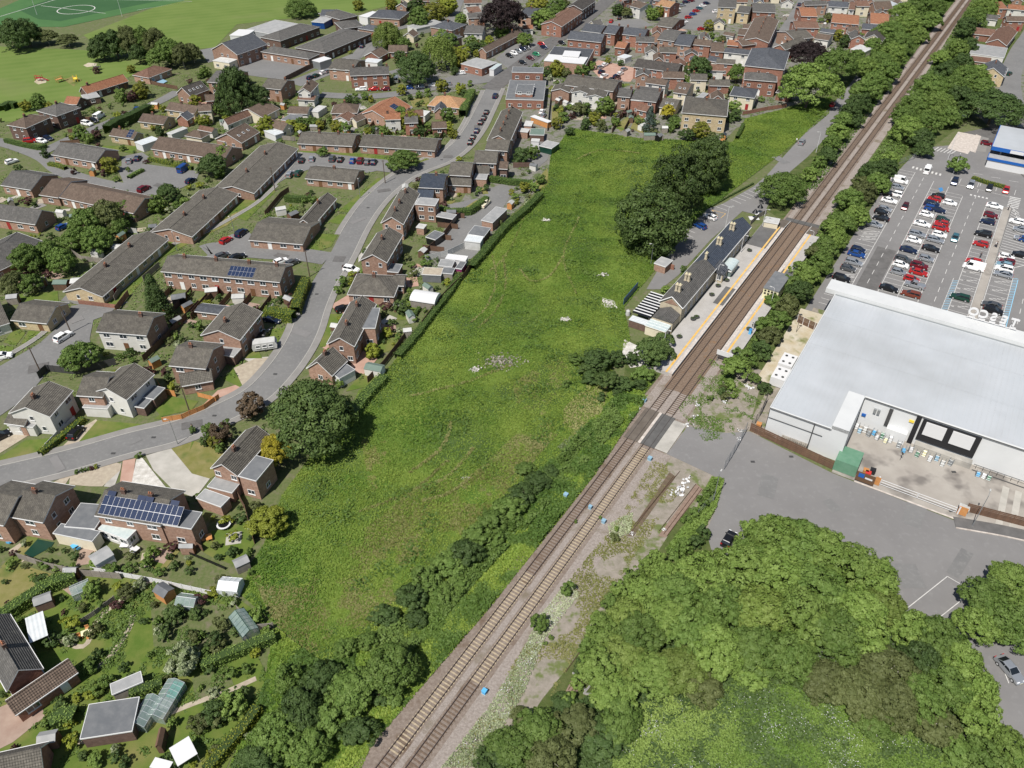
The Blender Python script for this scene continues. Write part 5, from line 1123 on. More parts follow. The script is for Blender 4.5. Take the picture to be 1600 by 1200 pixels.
# ---------------------------------------------------------------- people
def person_mesh(seed):
    g = random.Random(seed); vs = [(0,0,.95,.15),(0,0,1.15,.14),(0,.0,1.36,.17),(0,0,1.5,.07),(0,.01,1.62,.095),(0,.01,1.72,.085)]; es = [(0,1),(1,2),(2,3),(3,4),(4,5)]
    st = g.uniform(.12, .28)
    for s in (-1, 1):
        k = len(vs); vs += [(s*.10,0,.90,.105),(s*.11,s*st*.5,.50,.075),(s*.11,s*st-.02,.09,.05),(s*.11,s*st+.14,.05,.04)]; es += [(0,k),(k,k+1),(k+1,k+2),(k+2,k+3)]
        k = len(vs); vs += [(s*.20,0,1.40,.065),(s*.25,-s*.06,1.14,.05),(s*.26,-s*.02+.05,.90,.035),(s*.26,.06,.80,.04)]; es += [(2,k),(k,k+1),(k+1,k+2),(k+2,k+3)]
    me = bpy.data.meshes.new('p'); me.from_pydata([v[:3] for v in vs], es, []); o = bpy.data.objects.new('tmp_person', me); COL.objects.link(o); sk = o.modifiers.new('s', 'SKIN'); sb = o.modifiers.new('u', 'SUBSURF'); sb.levels = 1
    for i, v in enumerate(vs): me.skin_vertices[0].data[i].radius = (v[3], v[3]*.8); 
    me.skin_vertices[0].data[0].use_root = True
    dg = bpy.context.evaluated_depsgraph_get(); out = bpy.data.meshes.new_from_object(o.evaluated_get(dg)); bpy.data.objects.remove(o); return out
def person(x, y, az, shirt, trousers, lab, hair='hair', seed=1, scale=1.0):
    me = person_mesh(seed); me.name = 'person'; me.materials.clear()
    for m_ in (shirt, trousers, 'skin', 'paint_black'): me.materials.append(M[m_])
    for p_ in me.polygons: z = p_.center.z; p_.material_index = 3 if z < .1 else 2 if z > 1.5 or (abs(p_.center.x) > .21 and z < 1.0) else 0 if z > .95 or abs(p_.center.x) > .19 else 1
    o = new_obj('person', me, None, P(x, y, 0)+Vector((0,0,.03)), az); o.scale = (scale,)*3; tag(o, lab, 'person')
    hb = MB(); 
    for i in range(6):
        a, b = 1.66+.03*i, 0
    q = leaf_mesh('hair', np.column_stack([rng.normal(size=(80, 3))])*[.05,.05,.035]+[0,-.01,1.76], .08, rng.normal(size=(80, 3)), rng.random(80), ['hair']); new_obj('hair', q, o); return o
# ---------------------------------------------------------------- station house
t = empty('station_house', R(118.5, -7.65)); t.rotation_euler.z = RZ; tag(t, 'long old station house with tall stone chimneys on left platform', 'station building')
def S(u, v, z): return (u-118.5, -(v+7.65), z)
W_ = 5.5; mb = MB()
def gab(mb, u0, u1, v0, v1, z, rz, m=0, ov=.25):
    a, b, vm = u0-ov*0, u1, (v0+v1)/2
    mb.poly([S(u0,v0,z),S(u1,v0,z),S(u1,vm,rz),S(u0,vm,rz)], m, [(0,0),(u1-u0,0),(u1-u0,3.3),(0,3.3)]); mb.poly([S(u1,v1,z),S(u0,v1,z),S(u0,vm,rz),S(u1,vm,rz)], m, [(0,0),(u1-u0,0),(u1-u0,3.3),(0,3.3)])
mb = MB(); gab(mb, 118.3, 139.3, -7.45, -13.35, 4.9, 7.0); mb.build('roof', 'roof_grey', t)
mb = MB(); gab(mb, 139.4, 166.3, -7.5, -13.3, 4.8, 6.9); mb.build('roof', 'roof_slate_blue', t)
mb = MB()
for (u0, u1) in ((118.5, 139.3), (139.5, 166.0)):
    mb.poly([S(u0,-7.7,0),S(u1,-7.7,0),S(u1,-7.7,4.9),S(u0,-7.7,4.9)]); mb.poly([S(u1,-13.1,0),S(u0,-13.1,0),S(u0,-13.1,4.9),S(u1,-13.1,4.9)])
    for u in (u0, u1): mb.poly([S(u,-7.7,0),S(u,-13.1,0),S(u,-13.1,4.9),S(u,-10.4,6.85),S(u,-7.7,4.9)])
mb.build('wall', 'stone', t)
mb = MB()
for (a, b) in (((118.2,-7.4,4.8),(118.2,-10.4,7.05)),((118.2,-13.4,4.8),(118.2,-10.4,7.05))):
    mb.bar(S(*a), S(*b), .13, n=4)
mb.bar(S(118.3,-7.4,4.75), S(166,-7.4,4.75), .09, n=5); mb.bar(S(118.3,-13.4,4.75), S(166,-13.4,4.75), .09, n=5); mb.build('bargeboard', 'frame_white', t)
mb = MB(); mb.poly([S(118.42,-8.6,4.9),S(118.42,-12.2,4.9),S(118.42,-10.4,6.3)]); mb.build('gable_brickwork', 'brick', t)
for u, m_ in ((121.8,'a'),(127.4,'a'),(139.4,'b'),(148.5,'a'),(158,'a')):
    for dv in (-.28, .28) if m_ == 'a' else (0,):
        mb = MB(); mb.box(-.42,.42,-.26,.26,-1.2,1.5); mb.box(-.52,.52,-.34,.34,1.5,1.68); mb.box(-.5,.5,-.33,.33,-.1,.08); c = mb.build('chimney', 'stone', t, S(u,-10.4+dv*1.35,6.9)); q = MB(); q.cyl(0,0,1.68,2.1,.15,.12,8); q.build('chimney_pot', 'cream_paint', c)
for u in np.arange(121.5, 138, 3.4): window(t, *S(u,-7.66,1.9)[:2], 1.8, -math.pi/2, 1.2, 2.3, 'frame_white')
for u in np.arange(147.5, 165, 3.2): window(t, *S(u,-7.66,1.9)[:2], 1.8, -math.pi/2, 1.2, 2.2, 'frame_white')
for u in np.arange(121.5, 165, 3.6): window(t, *S(u,-13.13,1.9)[:2], 1.6, math.pi/2, 1.2, 1.9, 'frame_white')
bb = MB(); bb.box(140.2-118.5, 143.8-118.5, -2.0, 0, 0, 3.4); bw_ = bb.build('bay_wall', 'stone', t); bb = MB(); x0, x1 = 139.9-118.5, 144.1-118.5
bb.poly([(x0,-2.3,3.4),(x1,-2.3,3.4),(x1,.4,5.3),(x0,.4,5.3)], 0, [(0,0),(4,0),(4,3),(0,3)]); bb.poly([(x0,-2.3,3.4),(x0,.4,5.3),(x0,.4,3.4)]); bb.poly([(x1,-2.3,3.4),(x1,.4,3.4),(x1,.4,5.3)]); bb.build('bay_roof', 'roof_slate', t)
window(t, 142-118.5, -2.02, 1.7, -math.pi/2, 1.5, 1.8); window(t, 140.18-118.5, -1.1, 1.7, math.pi, 1.2, 2.2)
# near end: lower annex and lean-to sheds
mb = MB(); mb.box(0, 4.6, 0, 5.2, 0, 2.9); mb.build('annex_wall', 'stone', t, S(113.8,-7.8,0)); mb = MB(); mb.poly([(0,0,3.0),(4.6,0,3.0),(4.6,2.6,4.3),(0,2.6,4.3)], 0, [(0,0),(4.6,0),(4.6,3),(0,3)]); mb.poly([(4.6,5.2,3.0),(0,5.2,3.0),(0,2.6,4.3),(4.6,2.6,4.3)], 0, [(0,0),(4.6,0),(4.6,3),(0,3)]); mb.poly([(0,0,3),(0,2.6,4.3),(0,5.2,3)]); mb.build('annex_roof', 'roof_grey', t, S(113.8,-7.8,0))
for k in range(5): mb = MB(); mb.bar((-.2+k*1.1,.1,3.05),(-.2+k*1.1,-.1+5.2,3.05),.05,n=4); mb.build('glazing_bar', 'frame_white', t, S(110.6,-8.1,-.5))
mb = MB(); mb.box(-.1, 3.0, 0, 5.2, 2.45, 2.5); mb.build('glass_roof', 'glass_roof', t, S(110.7,-8.0,0)); mb = MB(); mb.box(0, 2.9, .1, 5.1, 0, 2.4); mb.build('outhouse_wall', 'render_cream', t, S(110.7,-8.0,0))
bt = empty('glass_lean_to', R(113.6,-13.3)); bt.rotation_euler.z = RZ; tag(bt, 'striped black and white glass roof shelter beside station house', 'lean-to')
for k in range(9): mb = MB(); mb.box(k*1.2, k*1.2+.78, .1, 4.6, 2.7, 2.74); mb.build('roof_strip', 'paint_black', bt); mb = MB(); mb.box(k*1.2+.8, k*1.2+1.15, .1, 4.7, 2.7, 2.8); mb.build('roof_bar', 'frame_white', bt)
for x in (.2, 10.4):
    for y in (.3, 4.4): mb = MB(); mb.bar((x,y,0),(x,y,2.7),.07); mb.build('post', 'wood_grey', bt)
mb = MB(); mb.box(-2.2, 0, 0, 4.4, 1.9, 2.0); mb.build('lower_roof', 'polycarb', bt); mb = MB(); mb.box(-2.1, -.1, .1, 4.3, 0, 1.88); mb.build('lean_to_wall', 'brick_dark', bt)
block((1142,391),(1133,400),(1127,394),3.0,'stone','glass_roof',lab='small glazed porch roof behind station house', cat='porch'); block((1197,338),(1219,342),(1216,350),2.6,'render_cream','flat_pale',lab='cream walled hut by the foot crossing ramp', cat='hut')
block((1022,411),(1040,417),(1046,405),2.2,'brick','flat_grey',lab='small brick store with pale roof under the dark trees', cat='hut')
mb = MB(); L_ = (P(1045,421)-P(1033,417)).length; mb.box(0,L_*1.6,-.15,.15,0,1.4); o = mb.build('brick_wall', 'brick_red', None, P(1033,416), math.atan2((P(1050,421)-P(1033,416)).y,(P(1050,421)-P(1033,416)).x)); tag(o, 'low red brick wall at the end of station car park', 'wall')
mb = MB(); A_, B_ = P(974,477), P(996,451); L_ = (B_-A_).length; mb.box(0,L_,-.05,.05,0,1.9); o = mb.build('hoarding', 'paint_blue', None, A_, math.atan2((B_-A_).y,(B_-A_).x)); tag(o, 'dark blue sheet hoarding left of the striped glass roof', 'hoarding')
mb = MB(); mb.cyl(0,0,0,1.2,.6,.5,12); mb.cyl(0,0,1.2,1.5,.5,.1,12); o = mb.build('water_tank', 'flat_pale', None, P(981,492)); tag(o, 'pale round tank left of the station lean-to', 'tank')
lamp(1017, 412, 6, 'grey lamp post rising behind small brick store', '', .6); lamp(1133, 358, 7, 'white lamp post on station forecourt behind the ridge', '', .8, m='white_plastic', az=0)
lamp(1275, 238, 7, 'white lamp post beside the station approach road', 'right of silver car', .8, m='white_plastic', az=math.pi); lamp(1332, 152, 7, 'white lamp post beside the station approach road', 'near the big trees', .8, m='white_plastic', az=0); lamp(1309, 190, 6.5, 'pale lamp post beside the station approach road', 'among the bushes', .8, az=0)
for i, (x, y) in enumerate(((1178,341),(1186,333))):
    t = empty('umbrella', P(x,y,0)); tag(t, None, 'umbrella', 'closed umbrellas in station garden'); mb = MB(); mb.bar((0,0,0),(0,0,3.0),.04); mb.build('pole','metal_dark',t); mb = MB(); mb.cyl(0,0,1.8,3.0,.9,.05,8); mb.build('canopy','paint_black',t); mb = MB(); mb.box(-1.4,1.4,-1.1,1.1,.02,.06); mb.build('base_pad','white_plastic',t); later(t,'closed black umbrella on white paving','behind the platform fence',P(x,y))
pts = [R(166.5,-7.5,.5), R(179.5,-7.6,.5)]; fence([(1172,352),(1185,340),(1197,334)], 1.4, 'wood_grey', lab='weathered wooden paling fence behind the left platform')
hedge([(1205,268),(1235,246),(1262,215)] and [(1110,322),(1140,305),(1178,285)], .5, .5, 'leaf_dark', lab='thin dark hedge line edging the station car park')
# crossing and lineside bits
for x, y, w, m_, l in ((1007,628,.8,'plastic_pale_blue','pale blue lineside box above the foot crossing deck'),(1015,719,.9,'plastic_pale_blue','pale blue lineside box right below the crossing deck'),(884,776,.9,'plastic_pale_blue','pale blue lineside box on left edge of ballast'),(922,795,.7,'plastic_pale_blue','pale green-blue box between the two tracks'),(943,817,.8,'plastic_pale_blue','light blue box right of the right track'),(757,1083,.8,'plastic_blue','bright blue box beside the white flowers'),):
    w *= .75; mb = MB(); mb.box(-w/2,w/2,-w/2,w/2,.1,.7,0); mb.box(-w/2-.05,w/2+.05,-w/2-.05,w/2+.05,.7,.8,0); mb.box(-w*.6,w*.6,-w*.6,w*.6,0,.1,1); o = mb.build('lineside_box', [m_,'concrete'], None, P(x,y), RZ); tag(o, l, 'box')
for i, (x, y, w) in enumerate(((985,650,1.0),(998,637,.8),(1090,631,1.2),(1075,663,1.3),(1085,650,1.0),(1132,628,1.1),(1158,672,1.2),(1174,605,1.6),(1166,602,1.0),(1060,770,2.0),(1067,760,2.2),(1073,750,1.8),(1037,827,.8),(1155,685,1.0),(988,833,.9))):
    p = P(x, y, .3); w *= .62; n = 20; q = rng.normal(size=(n,3))*[w*.5,w*.3,.12]+[0,0,.2]; me = leaf_mesh('rubbish_bag', q, w*.5, rng.normal(size=(n,3))+[0,0,1.2], rng.random(n), ['white_plastic'], aspect=.9); o = new_obj('rubbish_pile', me, None, p-Vector((0,0,.3)), i); tag(o, None, 'rubbish', 'white rubbish lying by the railway'); later(o, 'heap of white rubbish lying on rough ground', 'near the crossing', p)
# ---------------------------------------------------------------- the houses, measured on enlarged pieces of the survey picture
TILE = {'A':(0,90,6.667),'B':(220,60,6.667),'C':(300,10,6.667),'D':(540,0,6.667),'E':(440,100,6.667),'F':(640,130,6.667),'G':(760,0,6.667),'H':(960,0,6.667),'I':(1160,0,6.154),
        'J':(860,90,5.333),'K':(0,230,6.667),'L':(560,280,6.667),'M':(0,300,4),'N':(400,300,4),'O':(0,600,4),'P':(0,900,4),'Q':(400,600,4),'S':(1400,0,8),'T':(400,0,4),'U':(0,0,4),'W':(420,560,8),'X':(220,1100,8)}
def tp(T, x, y): a = TILE[T]; return (a[0]+x/a[2], a[1]+y/a[2])
RW = {'roof_greybrown':'grey-brown roofed','roof_grey':'grey roofed','roof_brown':'brown roofed','roof_brownred':'red-brown roofed','roof_orange':'orange tiled','roof_tan':'tan tiled','roof_slate':'slate roofed','roof_slate_blue':'blue slated','roof_dark':'dark roofed'}
WW = {'brick':'brick','brick_red':'red brick','brick_dark':'shaded brick','brick_buff':'buff brick','render_white':'white walled','render_cream':'cream walled','stone':'stone'}  # wall words follow the colour of each material
def H(T, c, ez=2.5, rz=None, wl='brick', rf='roof_greybrown', hip=False, zone='', **k):
    e1, e2, r = [tp(T, c[i], c[i+1]) for i in (0, 2, 4)]
    kind = 'bungalow' if ez < 3.6 else 'two storey house' if ez < 6 else 'tall building'
    k.setdefault('base', '%s %s %s%s' % (RW[rf], WW[wl], 'hipped ' if hip else '', kind))
    if not k.get('base'): k['base'] = kind
    return house(e1, e2, r, ez, rz, wl, rf, hip, zone=zone, far=e1[1] < 230, **k)
def B(T, c, h, wl='brick', top='flat_felt', zone='', base='flat roofed extension', **k):
    return block(tp(T, c[0], c[1]), tp(T, c[2], c[3]), tp(T, c[4], c[5]), h, wl, top, base, zone, **k)
GB, GR, BR, RR, OR, TN, SL, SB, DK = 'roof_greybrown','roof_grey','roof_brown','roof_brownred','roof_orange','roof_tan','roof_slate','roof_slate_blue','roof_dark'
z = 'below the playing field'
H('A',(270,735,530,620,320,588),5,7.3,'brick_dark',BR,True,z,ch=(.1,)); H('A',(590,610,840,520,600,478),5,7.3,'brick_dark',GR,True,z,ch=(.2,))
H('A',(660,480,800,490,700,402),2.6,4.6,'brick_dark',OR,False,z,ch=()); B('A',(880,435,1040,405,960,368),2.6,'brick_dark','flat_grey',z,win=3)
H('A',(905,380,1340,245,1285,172),2.7,5.2,'brick_dark',OR,False,z,ch=(.15,)); H('B',(85,412,325,318,125,288),2.7,5,'brick',RR,True,z,ch=())
H('B',(520,605,715,530,412,515),3.4,6.4,'brick',DK,False,z,vel=4,ch=()); H('B',(690,452,915,472,722,330),5,7.3,'brick',GR,False,z,ch=(.9,))
H('B',(255,740,555,785,292,660),2.6,4.5,'brick_buff',BR,False,z,ch=(.4,)); H('B',(-30,865,235,897,50,785),2.6,4.5,'brick_buff',BR,False,z,ch=(.4,)); H('A',(1135,810,1390,850,1172,735),2.6,4.4,'brick_buff',BR,False,z,ch=(.3,),sol=(2,3,7,1.0,1.1,.3))
B('A',(1400,880,1480,912,1560,810),2.5,'white_plastic','polycarb',z,'white lean-to conservatory',cat='conservatory')
z = 'on the upper left estate'
H('A',(535,1010,997,1092,562,867),2.9,5.4,'brick',GR,False,z,ch=(),base='grey roofed long terrace of bungalows'); H('U',(942,930,1400,1000,972,850),2.9,5.4,'brick',BR,False,z,ch=(),base='brown roofed long terrace of bungalows')
H('K',(5,395,320,446,40,230),2.9,5.4,'brick',GR,False,z,ch=(),base='grey roofed short terrace of bungalows'); H('K',(405,495,606,526,482,320),2.9,5.4,'brick',BR,False,z,ch=(),base='brown roofed short terrace of bungalows'); H('K',(617,522,1390,690,692,362),2.9,5.4,'brick',BR,False,z,ch=(),base='longest brown roofed terrace of bungalows')
H('K',(-120,735,366,806,440,655),3.0,5.8,'brick',GR,False,z,ch=()); H('M',(-40,510,330,330,262,205),2.8,5.6,'brick',GR,True,'beside the tall trees at left edge',ch=())
for (c) in ((60,760,105,770,20,700),(255,790,325,798,375,660)): B('K',c,3.6,'render_white','roof_grey',z,'small white fronted dormer',cat='dormer') if False else None
H('B',(1270,825,1450,730,1158,712),2.7,5.2,'render_cream',BR,False,z,ch=()); H('B',(905,905,1160,800,836,862),2.7,4.8,'render_white',RR,False,z,ch=()); H('B',(1050,1090,1240,975,937,965),2.8,5.6,'brick',BR,False,z,vel=3,ch=()); H('B',(1245,900,1480,965,1290,822),2.7,4.8,'render_cream',BR,False,z,ch=())
H('B',(590,948,740,978,622,905),2.3,3.5,'render_white',RR,False,z,ch=(),win=False,cat='garage',base='small red-brown roofed garage'); H('B',(455,1012,630,1042,520,948),2.5,4.2,'render_cream',BR,True,z,ch=(),win=False,base='small brown hipped outbuilding'); H('B',(800,1060,880,1075,830,985),2.3,3.6,'render_white',BR,False,z,ch=(),win=False,cat='garage',base='small brown roofed garage')
B('B',(270,985,320,1000,420,915),2.4,'render_white','flat_pale',z,'pale roofed garage'); B('B',(1280,960,1400,1010,1440,960),2.4,'white_plastic','polycarb',z,'white conservatory',cat='conservatory')
z = 'between the two closes'
H('',(0,0)) if False else None
house((300,370),(373,303),(276,347),2.5,4.5,base='long diagonal terrace of grey-brown bungalows',zone=z,ch=(.3,.7)); house((397,302),(466,232),(443,214),2.5,4.5,base='long diagonal terrace of grey-brown bungalows',zone=z,ch=(.3,.7))
house(tp('M',640,655),tp('M',1055,295),tp('M',500,598),2.5,4.6,'brick_buff',base='longest diagonal terrace of grey-brown bungalows',zone=z,ch=(.4,.7),wallm='brick_buff') if False else house(tp('M',640,655),tp('M',1055,295),tp('M',500,598),2.5,4.6,wallm='brick_buff',base='longest diagonal terrace of buff walled bungalows',zone=z,ch=(.35,.7))
house((251,424),(437,441),(256,400),5,7.2,base='two storey brick terrace with solar panels',zone='',ch=(.15,.42,.7,.93),sol=(7,2,17.4,.95,1.5,.5))
H('M',(600,872,915,897,630,757),5,7.3,'render_white',GB,False,'by the left cul-de-sac',ch=(.75,)); H('M',(65,800,292,822,60,690),2.6,4.6,'brick_buff',GB,False,'by the left cul-de-sac',ch=()); H('M',(-110,870,60,818,-10,700),2.6,4.6,'render_white',GB,False,'by the left cul-de-sac',ch=())
H('M',(1500,925,1640,750,1376,848),5,7.4,'brick',GB,False,'in the middle of the estate',ch=(.3,)); H('M',(1055,1085,1285,1106,1100,962),5,7.2,'brick',GB,False,'in the middle of the estate',ch=(.4,))
H('M',(1130,1215,1330,1180,1220,1120),2.6,4.6,'brick',GB,False,'in the middle of the estate',ch=()); H('M',(1215,745,1420,770,1225,710),2.3,2.9,'brick',SL,False,'in the middle of the estate',ch=(),base='low slate roofed brick annex')
B('M',(1340,1010,1460,1030,1480,970),2.5,'brick_dark','flat_grey','in the middle of the estate','flat roofed garage')
H('O',(790,100,965,-60,652,35),5,7.4,'render_white',GB,False,'facing the curving road',ch=()); H('O',(476,72,640,82,500,-50),5,7.2,'brick',GB,False,'behind the white gabled house',ch=()); B('O',(515,145,670,155,655,120),2.5,'render_white','flat_grey','below the white gabled house','low garage front')
H('O',(312,205,457,40,162,140),5,7.4,'render_white',GB,False,'facing the curving road',ch=(.35,)); B('O',(45,258,205,270,215,232),2.5,'render_white','flat_grey','at left edge above the road','low garage front'); H('O',(25,245,150,262,60,155),3.0,4.6,'brick',GB,False,'at left edge above the road',ch=())
B('O',(840,140,900,150,935,95),2.3,'brick_dark','flat_felt','right of the white gabled house','dark roofed shed extension'); B('O',(890,80,960,95,985,15),2.6,'brick_dark','flat_felt','right of the white gabled house','dark roofed shed extension')
z = 'along the curving road'
house((388,375),(473,382),(395,347),2.5,4.5,base='brick bungalow terrace',zone='facing the side road',ch=()); H('N',(355,215,505,42,388,70),2.5,4.5,'brick',GB,False,z,ch=(.6,),base='diagonal grey-brown roofed brick bungalows')
H('L',(468,470,640,150,346,388),5,7.4,'brick',GB,False,z,ch=(.2,.45,.8)); H('L',(297,868,465,580,141,790),5,7.4,'brick',GB,False,z,ch=(.55,))
H('N',(570,640,862,655,742,530),2.6,5.2,'brick',GB,True,z,ch=(.5,)); H('N',(850,585,925,587,835,522),2.5,4.0,'brick',GB,False,z,ch=(),base='small grey-brown roofed side wing')
H('N',(615,965,752,700,526,900),5,7.4,'brick',GB,False,z,ch=(.3,.75)); B('N',(655,850,745,850,805,725),5.2,'brick','flat_felt',z,'tall flat roofed brick extension',win=3); H('N',(475,1150,572,1055,345,1095),3,6,'brick',GB,False,z,ch=(.5,))
B('N',(470,1130,520,1165,590,1090),2.6,'frame_white','flat_felt',z,'dark roofed conservatory',cat='conservatory'); B('N',(1000,75,1120,85,1110,40),5.4,'brick','flat_grey',z,'flat roofed brick block with white windows',win=2.2)
H('Q',(0,0,1,1,2,2)) if False else None
house(tp('O',1485,575),tp('O',1700,330),tp('O',1387,497),5,7.4,base='grey-brown roofed brick two storey house',zone='beside the yellow conifer',ch=(.35,)); B('O',(1490,575,1600,605,1690,470),5.0,'brick','flat_felt','beside the yellow conifer','flat roofed brick extension',win=3)
B('O',(1295,640,1450,680,1512,612),2.6,'brick','flat_grey','below the oval drive','flat roofed brick garage'); B('O',(1225,712,1380,768,1442,712),2.6,'brick','flat_grey','below the oval drive','flat roofed brick garage')
sh = H('O',(590,822,1003,887,645,660),5,7.4,'brick',GB,False,'',ch=(.3,.72),base='brick house roof covered with solar panels',sol=(15,2,.5,.98,1.65,.35),name='solar_house')
for (x0) in ((1.0,),(6.6,),(8.0,),(12.7,)):
    ro = [c for c in sh.children if c.name.startswith('roof')][0]; q = MB(); q.box(0,1.5,0,.85,.02,.1); o = q.build('solar_panel', ['solar'], ro, (x0[0], 3.2, 5+(2.4/4.3)*3.2+.03)); o.rotation_euler.x = math.atan(2.4/4.3)
B('O',(1005,875,1195,905,1262,802),4.9,'brick','flat_felt','','tall flat roofed extension right of the solar roof',win=3); B('O',(330,932,575,982,632,922),2.8,'render_cream','flat_felt','left of the solar roof house','dark flat roofed extension'); B('O',(402,890,590,905,612,752),3.0,'brick','flat_felt','left of the solar roof house','dark flat roofed extension')
B('O',(612,905,790,972,822,902),2.5,'frame_white','glass_roof','','white framed conservatory below the solar roof',cat='conservatory',win=1.6)
H('O',(62,830,268,866,115,660),5,7.4,'brick',GB,False,'left of the solar roof',ch=(.4,)); H('O',(-170,850,22,885,-60,675),5,7.4,'brick',GB,False,'left of the solar roof',ch=())
H('P',(270,578,62,238,45,470),3.4,6.2,'brick_red',GR,False,'in bottom left corner',ch=(.4,)); H('P',(95,872,488,602,250,640),2.5,4.4,'brick_red',BR,False,'in bottom left corner',ch=()); H('P',(-60,1290,270,1215,40,1120),2.6,5,'brick_red',GB,False,'in bottom left corner',ch=())
B('P',(500,1018,825,968,855,758),2.6,'brick_dark','flat_felt','','large dark flat roofed garage in the gardens'); B('P',(700,742,892,660,872,598),2.1,'wood_grey','flat_grey','','long pale grey roofed shed beside the hedge')
def canopy(T, c, h, m, lab):
    c1, c2, c3 = [P(*tp(T, c[i], c[i+1]), h) for i in (0, 2, 4)]; d = (c2-c1); L_ = d.length; d.normalize(); n = Vector((-d.y, d.x, 0)); W_ = (c3-c2).dot(n)
    t = empty('canopy', Vector((c1.x, c1.y, 0)), math.atan2(d.y, d.x)); tag(t, lab, 'canopy'); mb = MB(); y0, y1 = sorted((0, W_)); mb.box(0, L_, y0, y1, h-.06, h); mb.build('cover', m, t)
    for x in (.1, L_-.1):
        for y in (y0+.1, y1-.1): mb = MB(); mb.bar((x, y, 0), (x, y, h-.06), .05); mb.build('post', 'metal_grey', t)
canopy('P',(1110,1190,1235,1110,1170,1005),2.2,'white_plastic','larger white canopy standing on the bottom lawn'); canopy('X',(105,790,330,850,265,685),2.2,'white_plastic','smaller white canopy at the bottom edge'); canopy('P',(185,420,300,370,225,235),2.5,'polycarb','striped clear awning on the dark roofed house')
z = 'around the car court'
H('E',(160,828,735,857,180,710),2.6,4.6,'brick',GB,False,z,ch=(.33,.68),base='grey-brown brick bungalow terrace'); H('E',(805,855,1597,905,815,738),2.6,4.6,'brick',GB,False,z,ch=(.26,.75),base='grey-brown brick bungalow terrace'); H('T',(305,1115,612,1143,325,1040),2.5,4.5,'brick',GB,False,z,ch=(.5,),base='grey-brown brick bungalow terrace')
z = 'south of the school street'
H('E',(512,515,790,510,640,405),2.7,5.2,'brick',BR,True,z,ch=(.5,)); H('E',(700,600,780,540,690,495),2.6,4.2,'render_white',RR,False,z,ch=(),base='white fronted gabled wing'); H('E',(780,605,880,560,800,530),2.3,3.8,'render_cream',BR,False,z,ch=(),base='small brown roofed garage',win=False)
H('E',(1120,590,1352,440,1212,318),2.6,5.6,'brick',OR,False,z,ch=(),sol=(3,2,8.0,1.1,1.7,1.4)); H('F',(185,232,522,262,300,122),2.7,5.4,'brick',TN,True,z,ch=(.1,)); H('F',(378,305,392,238,325,195),2.7,4.8,'brick',SL,False,z,ch=(),base='brick front gable with slate roof'); B('F',(75,330,160,340,170,285),2.4,'render_white','flat_pale',z,'white pale roofed garage')
H('E',(302,300,388,205,236,243),5,7,'render_white',BR,False,z,ch=(.5,)); H('E',(160,370,340,378,182,325),2.6,3.6,'render_white',RR,False,z,ch=(),base='white porch wing with red-brown roof'); H('E',(55,515,268,522,82,440),2.5,4.1,'render_white',BR,False,z,ch=(),base='white walled brown roofed garage',win=False); B('E',(-10,580,120,600,160,530),2.6,'brick','flat_felt',z)
B('E',(380,500,470,440,440,395),2.3,'render_white','flat_pale',z,'white pale roofed garage')
H('D',(45,790,455,772,60,705),5,7.2,'brick_red',GR,False,'on the school street',ch=(.1,.5,.95),base='red brick terrace with grey roof'); H('T',(450,430,602,442,490,368),4.4,6.6,'brick',GB,False,'on the school street',ch=()); H('C',(720,845,925,867,762,745),5,7.2,'brick',GB,False,'behind the school trees',ch=(.9,))
z = 'of the school'
H('C',(470,505,785,395,357,367),5.2,9.3,'brick',SL,False,'',ch=(),base='school hall with steep slate roof and brick gable',grp='school buildings',cat='school'); B('C',(215,562,385,588,452,548),3.2,'render_cream','flat_pale','','cream flat roofed school annex',win=3,cat='school')
H('C',(715,470,1215,547,800,410),3.4,5.2,'brick',GR,True,z,ch=(),cat='school',base='low grey hipped classroom wing'); H('C',(920,360,1335,212,905,262),4.0,6,'brick_dark',GR,True,z,ch=(),cat='school',base='low grey hipped classroom wing'); H('T',(430,330,725,207,395,262),3.6,5.6,'brick_dark',GR,True,z,ch=(),cat='school',base='low grey hipped classroom wing')
B('C',(1250,560,1330,582,1428,535),3.3,'metal_grey','white_plastic','','square white canopy at the school entrance',cat='canopy'); B('C',(390,300,560,308,652,245),3.2,'cladding_white','white_plastic','','white flat roof behind the school hall',cat='school'); B('C',(560,240,830,290,1100,180),3,'cladding_grey','flat_grey','','large grey flat roof behind the school',cat='school')
H('D',(232,178,560,200,335,95),3.6,6,'brick',SL,True,z,ch=(.1,),cat='school'); H('D',(-40,300,190,272,20,212),3.6,5.6,'brick_dark',GR,True,z,ch=(),cat='school'); H('D',(-60,205,130,160,-20,95),3.6,5.6,'brick_dark',GR,True,z,ch=(),cat='school'); B('D',(135,165,228,182,302,120),3.8,'frame_white','white_plastic','','white roofed glazed school link',cat='school'); H('D',(130,295,320,325,205,250),3.4,5,'brick',SL,True,z,ch=(),cat='school')
H('T',(560,60,700,40,480,-5),3.4,4.8,'brick',GR,False,z,ch=(),cat='school') if False else None
B('T',(345,135,425,142,470,105),3.0,'paint_blue','flat_grey','','blue walled school pavilion beside the field tree',cat='school'); H('T',(400,100,480,100,420,60),3.4,5.2,'wood_grey' if False else 'brick_dark',SL,False,z,ch=(),cat='school')
z = 'in upper mid-town'
H('D',(440,545,640,545,450,470),2.6,4.8,'brick_red',BR,False,z,ch=()); H('D',(350,602,450,545,262,545),2.6,4.8,'brick_red',BR,False,z,ch=()); B('D',(180,640,330,655,345,615),2.5,'frame_white','polycarb',z,'glass lean-to conservatory',cat='conservatory')
